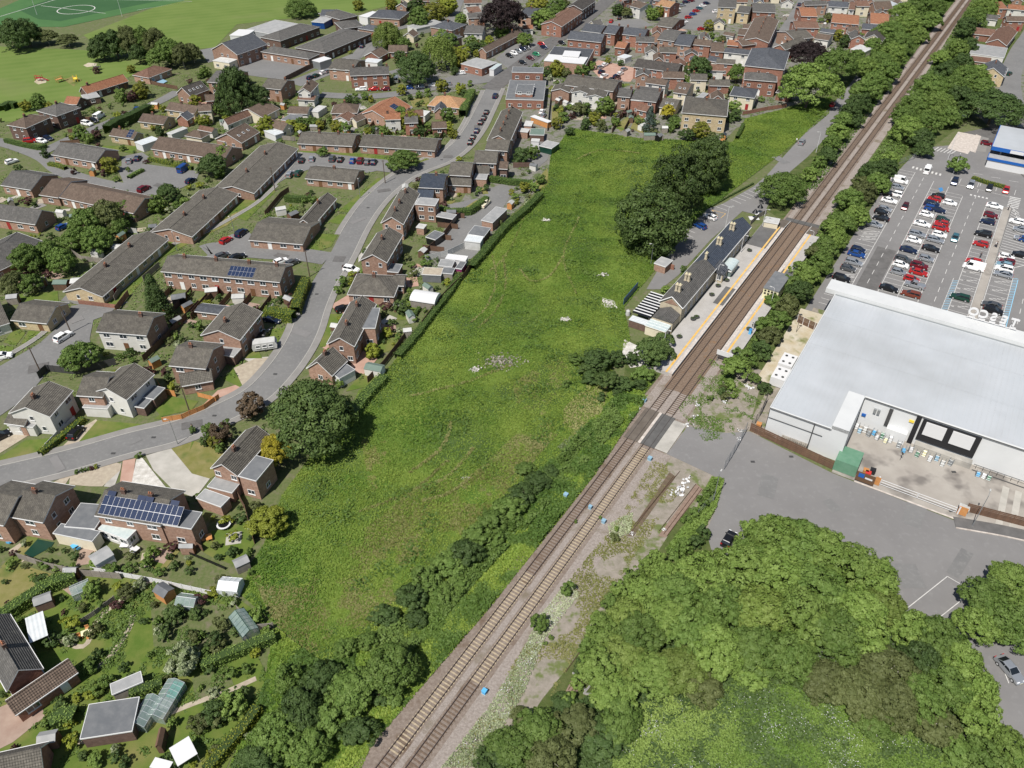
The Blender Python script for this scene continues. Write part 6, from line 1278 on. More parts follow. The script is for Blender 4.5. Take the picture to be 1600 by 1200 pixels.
B('D',(640,268,738,300,882,192),3,'render_white','flat_grey','','long grey flat roof with white walls',cat='building'); H('D',(1110,318,1262,252,1060,232),5,7,'brick',SL,True,z,ch=(.3,)); H('D',(900,372,1085,420,945,308),5,7,'brick',SL,True,z,ch=(.6,)); H('D',(1232,345,1425,352,1272,265),5,7,'render_white',GR,False,z,ch=(.95,)); H('D',(1285,135,1420,122,1330,70),5,6.8,'render_white',RR,False,z,ch=())
H('D',(1235,35,1420,30,1240,0),5,6.5,'render_white',RR,False,z,ch=()); B('D',(1200,662,1420,715,1535,640),3.2,'brick_red','flat_grey','','brick garage workshop with white doors at the bend',cat='workshop',win=5); B('D',(1495,718,1545,725,1600,662),2.8,'white_plastic','glass_roof','','small glazed showroom beside the brick workshop',cat='building')
H('G',(0,548,385,345,22,462),3,5,'brick',BR,False,z,ch=(.8,)); H('G',(328,160,468,176,352,75),5,7,'brick',SL,False,z,ch=(.5,)); H('G',(385,305,490,302,432,262),2.6,4,'render_white',OR,False,z,ch=())
H('G',(785,278,1000,130,665,230),5,7.2,'brick_red',RR,False,z,ch=()); H('G',(1000,105,1142,10,912,50),5.2,7.5,'brick_dark',DK,False,z,ch=()); H('G',(790,130,910,60,760,110),4,6,'brick_red',TN,False,z,ch=())
H('G',(840,405,1197,442,872,320),6,8.6,'brick_red',SL,False,'',ch=(),base='tall red brick house with slate roof and dormers')
B('G',(600,640,1035,672,1130,512),4.6,'brick','roof_slate','','brick hall with white curved front roof',cat='hall'); B('G',(598,630,1012,665,1062,598),5.2,'brick','white_plastic','','white curved roof strip of the brick hall',cat='hall',rim=.1); B('G',(790,580,960,590,965,535),5.8,'white_plastic','white_plastic','','raised white lantern roof on the hall',cat='hall')
B('G',(265,750,590,757,602,702),6.0,'brick_red','flat_felt','at the street bend','flat roofed brick surgery block',win=3.5,cat='building'); B('G',(200,1032,596,1042,642,842),3.6,'brick_red','flat_felt','at the street bend','flat roofed brick surgery block',win=3.5,cat='building'); B('G',(300,972,482,978,497,882),5.0,'brick_red','flat_felt','on the brick surgery','raised brick roof block',win=2.5,cat='building',z0=3.65)
z = 'above the field'
H('G',(790,882,1322,952,822,780),5,7,'brick',GB,False,z,ch=(.3,.72),base='grey-brown roofed brick terrace'); H('J',(325,305,355,258,265,252),4.6,6,'render_white',GB,False,z,ch=(),base='rear wing of the terrace'); H('J',(455,338,482,285,395,270),4.6,6,'render_white',GB,False,z,ch=(),base='rear wing of the terrace'); H('J',(160,290,192,240,95,240),4.0,5.4,'brick',GB,False,z,ch=(),base='rear wing of the terrace')
H('G',(985,320,1190,345,1012,240),4,6,'brick',SL,False,'in the town centre',ch=()); H('G',(1215,342,1342,357,1242,255),5.2,7.4,'brick_red',SL,False,'in the town centre',ch=(.9,)); H('H',(80,357,312,382,107,280),5.2,7.4,'brick_red',SL,False,'in the town centre',ch=(.1,.9)); H('H',(0,492,110,505,20,430),3.5,5,'brick_red',OR,False,'in the town centre',ch=()); B('H',(30,590,110,610,140,570),2.4,'frame_white','polycarb','in the town centre','white conservatory',cat='conservatory')
H('H',(445,407,625,432,482,305),5.2,7.4,'brick',GR,False,'in the town centre',ch=()); H('H',(622,462,792,480,652,355),5.2,7.4,'brick',SL,False,'in the town centre',ch=()); H('H',(820,465,1000,482,845,405),5,6.8,'brick_red',BR,False,'in the town centre',ch=(.5,)); H('H',(1005,535,1142,542,1042,450),5,6.8,'brick_red',BR,False,'in the town centre',ch=(.9,)); H('H',(1140,542,1410,572,1162,495),5,6.6,'render_white',SL,False,'in the town centre',ch=())
H('H',(965,627,1070,647,992,580),4,5.6,'render_white',SL,False,z,ch=()); H('H',(1060,657,1257,672,1092,610),5,6.6,'brick_red',GB,False,z,ch=()); H('H',(195,697,652,757,237,610),4.8,7,'brick_red',DK,False,z,ch=()); H('H',(320,862,535,892,352,805),5,6.6,'render_white',BR,False,z,ch=(.1,)); H('H',(610,962,752,982,647,855),4.8,7,'render_cream',BR,False,z,ch=(),vel=2)
H('J',(555,322,665,332,577,255),5,6.8,'brick',GR,False,z,ch=(.9,)); H('J',(670,347,882,372,717,260),5,6.8,'brick_red',GR,False,z,ch=(.1,.95)); B('J',(670,352,782,362,832,327),4.9,'brick_red','flat_felt',z,win=2.5); H('J',(712,432,800,452,732,382),2.6,4.2,'brick_red',RR,False,z,ch=()); H('J',(905,412,1042,432,932,332),3,5,'render_cream',GB,False,z,ch=(.1,),vel=2)
H('J',(1095,458,1472,490,1292,352),6.2,8.8,'brick_buff',GB,True,'',ch=(.35,.65),base='large buff brick hipped house above the dark trees'); B('J',(1195,345,1245,355,1320,300),5,'paint_black','flat_grey','behind the buff house','dark sided flat roofed block')
z = 'in the far right town'
H('I',(402,670,455,500,240,530),8.8,12.2,'brick_red',SL,True,'',ch=(),base='tall red brick hall with pyramid slate roof',grp='town buildings'); H('I',(15,762,332,787,70,690),6,8,'brick_red',GR,True,'',ch=(.2,),base='grey hipped front block of the brick hall'); H('H',(1200,990,1460,1022,1242,900),4.8,6.8,'render_cream',SL,True,z,ch=(.3,.7)); H('I',(320,887,457,910,362,820),3,5,'brick_red',DK,True,z,ch=())
H('I',(255,412,352,195,150,330),5,7,'brick_red',BR,False,z,ch=(.2,.4,.6,.8),base='long brown roofed brick terrace'); H('I',(0,440,150,420,20,380),4,5.6,'brick_red',BR,False,z,ch=()); H('I',(100,112,322,122,132,30),5,7,'brick_red',GR,False,z,ch=()); H('H',(1080,72,1270,82,1108,-12),7.5,9.5,'brick_buff',GR,False,z,ch=()); H('H',(1275,128,1402,140,1300,58),5,7,'brick_buff',GR,False,z,ch=()); H('I',(0,270,130,280,20,230),3,4.4,'render_white',BR,False,z,ch=(),win=False)
H('I',(565,155,725,160,590,75),5,7,'brick_red',OR,False,z,ch=()); H('I',(855,215,1117,237,877,135),5,7,'brick_red',OR,False,z,ch=()); H('I',(1230,225,1410,237,1262,112),5,8,'brick',OR,False,z,ch=()); H('I',(1150,277,1300,290,1162,225),4,5.4,'brick_red',SL,False,z,ch=()); H('I',(830,62,1022,72,850,10),5,6.8,'render_white',SL,False,z,ch=()); H('I',(1022,90,1080,95,1035,20),5,6.8,'render_white',RR,False,z,ch=())
H('I',(1350,402,1395,330,1266,335),3,5.8,'render_cream',DK,False,z,ch=()); H('I',(505,267,742,272,542,205),5,6.8,'brick_red',RR,False,z,ch=()); H('I',(500,380,690,360,560,290),5,7,'brick',GB,False,z,ch=(.5,)); H('I',(415,480,620,400,440,400),5,7,'brick_red',GB,False,z,ch=(.3,)); H('I',(742,302,882,322,762,270),3.4,4.6,'render_white',SL,False,z,ch=()); H('I',(690,370,830,390,720,320),3.4,4.8,'render_white',BR,False,z,ch=())
H('I',(600,50,820,45,620,10),5,6.8,'brick',GR,False,z,ch=()); H('I',(1280,95,1450,90,1320,15),4,7,'brick',BR,False,z,ch=()); H('I',(1100,60,1230,60,1130,5),5,6.8,'render_cream',RR,False,z,ch=()); B('I',(1040,470,1180,500,1240,450),3,'render_cream','flat_pale',z,'low pale roofed shed'); B('I',(1400,60,1530,50,1560,0),5,'cladding_white','sheet_roof','','pale metal roofed warehouse at top edge',cat='warehouse')
H('G',(1490,60,1600,90,1520,-5),5,7,'render_white',BR,False,'in the town centre',ch=()); H('H',(430,55,580,80,450,-10),5,7,'brick_red',TN,False,'in the town centre',ch=()); H('H',(430,265,600,290,560,175),3,5,'brick_red',GB,False,'in the town centre',ch=()); H('H',(0,60,60,70,20,10),4,6,'brick',GR,False,'in the town centre',ch=())
H('H',(1170,470,1290,480,1190,415),3.4,4.8,'brick_red',OR,False,z,ch=()); H('H',(1280,360,1440,375,1300,300),3.4,4.8,'brick_red',BR,False,z,ch=()); H('H',(1300,450,1480,460,1320,395),3.4,4.8,'brick_red',BR,False,z,ch=()); H('H',(1130,360,1240,380,1150,340),2.8,4,'render_white',BR,False,z,ch=())
z = 'beyond the railway'
H('S',(1385,572,1520,395,1262,505),3.6,6,'brick_red',RR,False,z,ch=()); H('S',(960,422,1232,452,985,342),3,4.6,'pink_walled' if False else 'brick_red',RR,False,z,ch=()); B('S',(922,662,1352,722,1402,600),3.6,'render_white','flat_grey',z,'long grey roofed garage works',win=4,cat='workshop'); H('S',(930,760,1180,790,960,700),3,4.4,'brick',RR,False,z,ch=()) 
H('S',(1358,962,1400,850,1220,848),4.2,7.4,'brick_buff',SL,False,z,ch=(.5,)); H('S',(1395,110,1660,135,1420,55),5,6.8,'render_white',OR,False,z,ch=()); H('S',(1060,227,1270,252,1082,170),3,4.4,'render_white',GR,False,z,ch=()); H('S',(1130,170,1290,182,1150,105),3.6,5.4,'brick_red',OR,False,z,ch=()); H('S',(1250,110,1400,110,1290,20),5,7,'brick_red',OR,False,z,ch=())
# houses in the court between the curving road and the field
z = 'between road bend and field'
H('F',(400,955,632,968,420,825),5,7.2,'brick',GB,False,z,ch=()); H('F',(665,828,905,838,690,705),5,7.2,'brick',GB,False,z,ch=()); H('F',(785,690,1020,708,805,575),5,7.2,'brick',GB,False,z,ch=()); H('F',(95,1085,350,1098,118,950),5,7.2,'brick',SB,False,z,ch=(.6,))
H('F',(1045,610,1180,300,945,500),5,7.3,'brick',GB,False,z,ch=(.15,.35,.55,.75,.95),base='long diagonal brick terrace with five chimneys'); H('F',(400,1060,640,1070,440,985),2.6,4.6,'brick',GB,False,z,ch=(),base='low gabled front garage'); H('F',(690,940,830,945,700,860),2.6,4.6,'brick',GB,False,z,ch=(),base='low gabled front garage'); H('F',(70,1200,240,1210,140,1105),2.6,4.6,'brick',SB,False,z,ch=(),base='low gabled front garage')
B('F',(670,995,800,1000,815,935),2.6,'brick','flat_grey',z); H('F',(930,890,1020,895,950,815),4,5.6,'brick_dark',BR,False,z,ch=(),base='small brown roofed brick annex')
B('F',(1130,500,1230,510,1250,475),2.4,'brick','flat_pale','behind the diagonal terrace','pale roofed brick outhouse'); B('F',(1250,535,1400,540,1410,475),2.4,'brick_dark','flat_green','behind the diagonal terrace','green roofed outhouse'); B('F',(1190,440,1270,445,1275,395),2.4,'brick','flat_pale','behind the diagonal terrace','pale roofed brick outhouse'); B('F',(1265,600,1350,605,1360,580),2.4,'white_plastic','flat_pale','behind the diagonal terrace','pale roofed brick outhouse')
B('F',(1350,650,1480,680,1500,610),2.3,'paint_green','flat_grey','','garage pair with green and dark red doors'); B('F',(1260,345,1440,410,1440,380),2.2,'wood_orange','white_plastic','','white boat shaped cover behind an orange board fence',cat='cover')
# garages and sheds of the access court
B('L',(1102,640,1270,660,1320,600),2.6,'flat_pale','polycarb','','pale corrugated garage beside the field hedge',cat='garage'); B('L',(1140,570,1310,598,1392,510),2.7,'wood_brown','flat_felt','','dark felt roofed garage beside the field hedge',cat='garage'); B('L',(1280,425,1400,452,1545,310),2.8,'brick','flat_grey','','long grey roofed brick garage row',cat='garage'); B('L',(905,825,1115,850,1128,800),2.3,'white_plastic','white_plastic','','white roofed lock-up at end of the court',cat='garage')
B('L',(810,385,980,415,988,362),2.3,'paint_black','flat_grey','','black timber shed roof with blue seats on top',cat='shed'); B('L',(700,600,800,630,835,545),2.2,'paint_black','flat_felt','in the walled gardens','dark felt roofed garden room'); B('L',(660,990,860,1000,868,925),2.3,'flat_felt','gravel_drive','in the walled gardens','tan roofed garden room'); B('L',(300,960,415,970,432,885),2.4,'wood_brown','flat_felt','in the walled gardens','dark felt roofed garden room')
B('L',(600,500,680,512,690,470),2.2,'brick','flat_pale','in the walled gardens','pale roofed outhouse'); B('L',(830,900,975,912,980,845),2.2,'wood_grey','flat_grey','in the walled gardens','pale roofed outhouse'); B('L',(865,975,980,985,980,925),2.2,'wood_grey','flat_felt','in the walled gardens','dark felt roofed garden room'); B('L',(1010,925,1075,935,1115,860),2.2,'purple','flat_felt','','dark roofed hut with purple doors',cat='shed')
B('L',(590,262,790,270,808,205),5.2,'brick','flat_grey','','flat roofed brick annex behind the chimney terrace',win=2.2)
# arched white garage by the field
t = empty('arched_garage', P(645,486,0)); A_, B_ = P(641,480), P(680,486); t.location = A_; t.rotation_euler.z = math.atan2((B_-A_).y,(B_-A_).x); L_ = (B_-A_).length; tag(t,'white arched roof garage beside the field hedge','garage'); mb = MB(); mb.box(.1,L_-.1,.1,4.4,0,2.0); mb.build('wall','wood_grey',t); mb = MB()
for k in range(8):
    a0, a1 = math.pi*k/8, math.pi*(k+1)/8; mb.poly([(0,2.25-2.35*math.cos(a0),2.0+1.1*math.sin(a0)),(L_,2.25-2.35*math.cos(a0),2.0+1.1*math.sin(a0)),(L_,2.25-2.35*math.cos(a1),2.0+1.1*math.sin(a1)),(0,2.25-2.35*math.cos(a1),2.0+1.1*math.sin(a1))])
for x in (.02, L_-.02): mb.poly([(x,2.25-2.3*math.cos(math.pi*k/8),2.0+1.05*math.sin(math.pi*k/8)) for k in range(9)])
mb.build('arched_roof','white_plastic',t)
# sheds, greenhouses
for x, y, az, L_, W_, wl, tpm, lab in ((264/4,900+140/4,.5,2.6,2.0,'brick_dark','flat_grey','small shed with pale grey roof beside the long hedge'),(1020/4,900+85/4,2.6,2.7,2.2,'wood_orange','flat_felt','red-brown timber shed with dark felt roof'),(295/4,900+1005/4,.2,2.4,1.9,'brick_red','flat_grey','little shed with pale roof in bottom left yard'),
  (585,573,-.3,4.0,2.6,'render_white','flat_green','white walled shed with green roof by the field'),(1505/4,600+1105/4,.6,2.4,1.9,'wood_grey','flat_grey','pale grey garden shed at the field corner'),(960/4,300+1045/4,.9,2.2,1.7,'wood_orange','flat_green','orange timber shed below the white house'),(630/4,600+1070/4,.8,3.2,2.8,'frame_white','flat_grey','pavilion hut with grey pyramid roof on a patio'),
  (745/4,300+340/4,-.2,3.4,2.6,'render_white','flat_pale','larger white shed behind the longest terrace'),(600/4,300+370/4,-.3,2.6,2.2,'render_white','flat_grey','smaller white shed behind the longest terrace'),(240/4,300+545/4,-.1,3.0,2.4,'wood_grey','flat_grey','grey shed with pale roof in a left garden'),(490/4,300+550/4,.1,3.6,2.8,'wood_brown','flat_pale','white roofed shed in a left garden'),(380/4,300+560/4,0,3.6,2.4,'wood_brown','flat_green','green felt shed in a left garden'),
  (75/4,300+650/4,.2,2.6,2.2,'wood_grey','flat_grey','grey shed at the left edge beside trees'),(1115/4,300+650/4,.3,3.4,2.6,'paint_black','flat_felt','dark shed behind the solar panelled terrace'),(945/4+400,300+860/4,.2,2.0,1.6,'wood_grey','flat_pale','little pale roofed shed near the clothes line'),(1325/4+800,840/4,1.2,2.2,1.8,'wood_orange','roof_slate_blue','orange shed with blue roof above the field'),
  (860/4+800,838/4,0,4.0,2.4,'wood_grey','flat_green','green roofed shed above the field'),(718/4+800,815/4,.9,2.4,1.8,'wood_grey','flat_grey','grey green shed above the field'),(955/4+800,795/4,0,2.2,1.8,'wood_grey','flat_pale','small pale roofed hut above the field'),(920/4+800,845/4,.9,2.6,2.0,'paint_black','flat_felt','black shed above the field'),(440/4,600+1160/4,0,2.2,1.2,'wood_brown','flat_grey','narrow grey lean-to shed by a fence'),
  (1000/4,900+1010/4,1.7,2.6,.9,'wood_brown','wood_brown','narrow brown timber arbour on bottom lawn'),(1165/4,600+1010/4,0,2.4,1.0,'brick','flat_grey','low log store beside brick extension')):
    shed(x, y, az, L_, W_, 1.9, wl, tpm, lab=lab)
greenhouse(1435/4,900+50/4,-.1,3.4,2.6,lab='pale roofed greenhouse at the field corner',gm='polycarb'); greenhouse(1170/4,900+150/4,-.15,3.2,2.3,lab='glass greenhouse below the long white fence'); greenhouse(1520/4,900+290/4,-.85,4.8,2.6,lab='green framed greenhouse beside the field boundary',fm='paint_green'); greenhouse(500/4,900+70/4,.6,2.8,2.2,lab='greenhouse beside the lime bush in left garden')
greenhouse(910/4,900+840/4,1.35,4.4,2.3,lab='left greenhouse of the pair beside dark garage'); greenhouse(1035/4,900+765/4,1.35,5.6,2.6,lab='right longer greenhouse beside the turquoise cold frame')
mb = MB(); mb.box(-.8,.8,-2.2,0.3,.1,1.2,0); mb.box(-.8,.8,-2.2,.3,1.2,1.3,0); mb.box(-.8,.8,-3.9,-2.25,.1,1.2,1); o = mb.build('cold_frame',['teal','flat_pale'],None,P(1130/4,900+700/4),1.35-math.pi/2); tag(o,'turquoise and white cold frame beside the greenhouse','cold frame')
mb = MB(); mb.box(-3.3,3.3,-1.4,1.4,2.3,2.42); o = mb.build('x','white_plastic'); bpy.data.objects.remove(o)
# caravan, trampoline, garden furniture
t = empty('caravan', P(415,545)); t.rotation_euler.z = math.atan2((P(430,543)-P(402,547)).y,(P(430,543)-P(402,547)).x); tag(t,'pale grey touring caravan parked on a concrete drive','caravan'); mb = MB(); pr = [(-2.6,.5),(-2.75,1.4),(-2.45,2.35),(2.4,2.35),(2.8,1.5),(2.6,.5)]
for i in range(6):
    a, b = pr[i], pr[(i+1)%6]; mb.poly([(a[0],-1.1,a[1]),(b[0],-1.1,b[1]),(b[0],1.1,b[1]),(a[0],1.1,a[1])])
for y in (-1.1,1.1): mb.poly([(a,y,b) for a, b in pr])
mb.build('body','flat_pale',t); [window(t,x,y,1.2,an,1.0,.7) for x in (-1.4,0,1.4) for y,an in ((-1.12,-math.pi/2),(1.12,math.pi/2))]; window(t,2.6,0,1.2,0,1.4,.6)
for y in (-1,1): mb = MB(); mb.bar((0,y-.1,.32),(0,y+.1,.32),.32,n=12); mb.build('wheel','tyre',t)
mb = MB(); mb.bar((2.5,0,.5),(3.8,0,.5),.05); mb.build('drawbar','metal_dark',t)
def trampoline(x, y, r, lab, rim):
    t = empty('trampoline', P(x, y)); tag(t, lab, 'trampoline'); mb = MB(); n = 20
    for i in range(n):
        a, b = 2*math.pi*i/n, 2*math.pi*(i+1)/n; mb.poly([(r*math.cos(a),r*math.sin(a),.8),(r*math.cos(b),r*math.sin(b),.8),((r-.3)*math.cos(b),(r-.3)*math.sin(b),.82),((r-.3)*math.cos(a),(r-.3)*math.sin(a),.82)])
        mb.poly([(r*math.cos(a),r*math.sin(a),.7),(r*math.cos(b),r*math.sin(b),.7),(r*math.cos(b),r*math.sin(b),.8),(r*math.cos(a),r*math.sin(a),.8)])
    mb.build('rim', rim, t); mb = MB(); mb.poly([((r-.3)*math.cos(2*math.pi*i/n),(r-.3)*math.sin(2*math.pi*i/n),.79) for i in range(n)]); mb.build('mat','paint_black',t)
    for i in range(4): a = math.pi/4+i*math.pi/2; mb = MB(); mb.bar((r*.9*math.cos(a),r*.9*math.sin(a),0),(r*.9*math.cos(a),r*.9*math.sin(a),.75),.04); mb.build('leg','metal_grey',t)
trampoline(351,823,1.25,'round trampoline with pale rim on the lawn','white_plastic'); trampoline(524,640,1.35,'dark trampoline with grey rim under the big tree','metal_grey')
t = empty('garden_table', P(555/4,900+365/4)); t.rotation_euler.z = .5; tag(t,'wooden garden table with four chairs on paving','garden table'); mb = MB(); mb.box(-.9,.9,-.5,.5,.7,.76); mb.build('table_top','cream_paint',t)
for x,y in ((-1.3,0),(1.3,0),(0,.9),(0,-.9)): mb = MB(); mb.box(x-.28,x+.28,y-.28,y+.28,.4,.48); mb.box(x-.28,x+.28,y+.22,y+.3,.48,.95); mb.build('chair','wood_orange',t)
for x,y in ((-.8,-.4),(.8,-.4),(-.8,.4),(.8,.4)): mb = MB(); mb.bar((x,y,0),(x,y,.7),.04); mb.build('leg','wood_orange',t)
for i,(x,y,m_,l) in enumerate(((785/4,600+1020/4,'white_plastic','white garden chairs beside the glass conservatory'),(850/4,600+1050/4,'white_plastic','white garden table on the middle lawn'),(1310/4,600+970/4,'wood_orange','orange wooden bench on the trampoline lawn'),(85/4,600+975/4,'plastic_blue','blue patio set beside the artificial lawn'),(480/4,600+1020/4,'plastic_blue','blue covered hot tub on a brick patio'),(1195/4,300+575/4,'teal','light blue parasol in terrace garden'))):
    t = empty('garden_furniture', P(x,y)); t.rotation_euler.z = i; tag(t,l,'garden furniture'); mb = MB(); mb.box(-.7,.7,-.5,.5,.6,.68); mb.build('top',m_,t)
    for a,b in ((-.6,-.4),(.6,-.4),(-.6,.4),(.6,.4)): mb = MB(); mb.bar((a,b,0),(a,b,.6),.04); mb.build('leg',m_,t)
    mb = MB(); mb.box(-.3,.3,.75,1.15,.35,.42); mb.box(-.3,.3,1.12,1.2,.42,.85); mb.build('seat',m_,t)
psheet('artificial_lawn', [tp('O',150,1060),tp('O',235,970),tp('O',340,990),tp('O',320,1020),tp('O',200,1085)], .03, 'paint_green')
# playground in the top left field
for i,(x,y,m_,l) in enumerate(((62,126,'paint_red','red play roundabout on a worn patch'),(94,128,'wood_orange','small wooden play frame on the field'),(119,127,'paint_yellow','yellow climbing frame with slide on the field'),(153,109,'metal_dark','dark swing frame on the field'),(140,100,'metal_grey','field goal frame'))[:4]):
    t = empty('play_equipment', P(x,y)); t.rotation_euler.z = i; tag(t,l,'play equipment'); mb = MB(); mb.box(-1.3,1.3,-.8,.8,1.1,1.25); mb.build('deck',m_,t)
    for a,b in ((-1.2,-.7),(1.2,-.7),(-1.2,.7),(1.2,.7)): mb = MB(); mb.bar((a,b,0),(a,b,2.2),.09); mb.build('post',m_,t)
    mb = MB(); mb.poly([(1.3,-.4,1.2),(3.8,-.4,.1),(3.8,.4,.1),(1.3,.4,1.2)]); mb.bar((-1.2,-.7,2.2),(1.2,-.7,2.2),.09); mb.build('slide',m_,t)
psheet('worn_patch', [(53,128),(60,122),(73,123),(72,129),(60,132)], .02, 'sand_ground'); psheet('worn_patch', [(130,102),(138,98),(152,99),(150,103),(136,105)], .02, 'sand_ground')

for x, y, az, wl, tpm, lab in ((438,325,.4,'render_white','flat_pale','white shed in the square hedged garden'),(457,333,.9,'wood_brown','flat_felt','dark roofed summer house in the square garden'),(372,462,.1,'render_white','flat_pale','long white shed behind the solar terrace'),(330,452,.2,'wood_brown','flat_pale','pale roofed lean-to behind solar terrace')): shed(x, y, az, 3.0, 2.2, 2.0, wl, tpm, lab=lab)
# ---------------------------------------------------------------- vehicles
Q = lambda x, y: (1300+x/5.333, 270+y/5.333)
z = 'in the car park row beside the trees'
for x, y, c, k in ((562,66,'white','van'),(545,120,'silver','hatch'),(450,168,'black','hatch'),(525,178,'white','suv'),(478,230,'white','saloon'),(440,303,'silver','hatch'),(412,328,'black','hatch'),(408,378,'black','saloon'),(352,430,'silver','estate'),(220,640,'navy','hatch'),(206,676,'blue','saloon'),(182,745,'silver','estate'),(136,797,'grey','hatch'),(80,880,'black','suv')):
    car(*Q(x, y), AV+(math.pi if (x*7) % 3 == 0 else 0), c, k, z, grp='cars parked in the supermarket car park')
z = 'in the left half of the double car park row'
for x, y, c, k in ((882,192,'black','hatch'),(852,218,'red','hatch'),(832,262,'navy','suv'),(838,298,'blue','estate'),(788,346,'white','hatch'),(752,425,'white','saloon'),(712,510,'silver','estate'),(685,560,'white','hatch'),(640,642,'navy','saloon'),(592,725,'grey','suv'),(574,765,'white','hatch'),(556,826,'silver','hatch'),(475,962,'black','saloon')):
    car(*Q(x, y), AV+(math.pi if (x*5) % 3 == 0 else 0), c, k, z, grp='cars parked in the supermarket car park')
z = 'in the right half of the double car park row'
for x, y, c, k in ((982,250,'white','hatch'),(890,312,'navy','hatch'),(925,392,'green','hatch'),(912,420,'red','hatch'),(908,458,'red','estate'),(895,515,'white','hatch'),(862,558,'silver','estate'),(826,630,'black','saloon'),(785,715,'silver','hatch'),(728,776,'darkred','suv'),(722,828,'red','saloon'),(665,886,'red','hatch'),(690,934,'silver','pickup'),(657,1010,'brown','estate')):
    car(*Q(x, y), AV+(math.pi if (x*5) % 3 == 0 else 0), c, k, z, grp='cars parked in the supermarket car park')
z = 'in the car park row left of the footpath'
for x, y, c, k in ((1355,276,'white','saloon'),(1325,352,'darkred','hatch'),(1296,406,'navy','hatch'),(1260,510,'black','suv'),(1240,592,'red','hatch'),(1180,738,'red','hatch'),(1180,786,'white','van'),(1068,1036,'green','estate')):
    car(*Q(x, y), AV+(math.pi if (x*5) % 2 == 0 else 0), c, k, z, grp='cars parked in the supermarket car park')
z = 'in the car park row right of the footpath'
for x, y, c, k in ((1455,702,'white','hatch'),(1456,738,'darkred','hatch'),(1434,766,'lightblue','hatch'),(1434,802,'white','suv'),(1428,846,'silver','saloon'),(1330,1102,'grey','saloon'),(1345,1146,'black','estate'),(1540,405,'white','hatch'),(1572,472,'silver','hatch'),(1592,548,'silver','saloon'),(1562,680,'black','hatch'),(1625,560,'blue','hatch')):
    car(*Q(x, y), AV+(math.pi if (x*3) % 2 == 0 else 0), c, k, z, grp='cars parked in the supermarket car park')
car(*Q(610,280), AU+math.pi, 'maroon', 'hatch', lab='dark maroon hatchback driving down the car park lane'); car(*Q(1025,542), AU+math.pi, 'teal', 'hatch', lab='teal hatchback driving down the middle car park lane')
car(1449, 266, AU, 'white', 'van', lab='white van driving near the car park zebra'); 
for x, y, c, k in ((1491.6,284,'navy','suv'),(1517,289,'silver','suv'),(1546,294,'black','hatch'),(1572,297,'red','hatch')): car(x, y, AU+math.pi, c, k, 'in the far end row by the verge', grp='cars parked in the supermarket car park')
for x, y, c, k in ((1500,180,'silver','estate'),(1542,224,'darkred','hatch'),(1596,200,'black','hatch')): car(x, y, AV+.1, c, k, 'near the petrol station', grp='cars near the petrol station')
car(1139, 842, (1147,829), 'black', 'hatch', lab='black car half hidden under the lower trees'); car(1578, 1046, (1592,1062), 'silver', 'saloon', lab='silver grey saloon at the lower right edge'); 
car(1253, 222, (1262,210), 'silver', 'suv', lab='silver car on the station approach road'); car(1301, 163, (1305,158), 'red', 'hatch', lab='red car under the big trees on the approach road'); car(1110, 339, (1095,333), 'white', 'hatch', lab='white car half in shade beside station bays'); car(1094, 353, (1080,347), 'blue', 'hatch', lab='blue car half in shade beside station bays')
z = 'in the walled car court'
for x, y, c, k, d in ((471,250,'black','hatch',(474,243)),(487,248,'silver','hatch',(489,241)),(519,248,'grey','suv',(522,241)),(532,249,'black','hatch',(536,242)),(551,251,'blue','hatch',(555,244)),(563,251,'darkred','suv',(567,243)),(574,253,'grey','hatch',(578,246)),(584,253,'navy','hatch',(588,246)),(453,272,'silver','estate',(458,265)),(466,270,'green','estate',(472,262))):
    car(x, y, d, c, k, z, grp='cars in the bungalow car court')
z = 'parked along the curving road'
for x, y in ((760,175),(756,184),(751,191),(745,204),(739,214),(735,222)): car(x, y, (x+5,y-10), 'black' if y != 204 else 'navy', 'hatch', z, grp='dark cars parked nose to tail on the curving road')
car(774, 150, (779,142), 'navy', 'suv', lab='dark blue car driving at the top of the curving road')
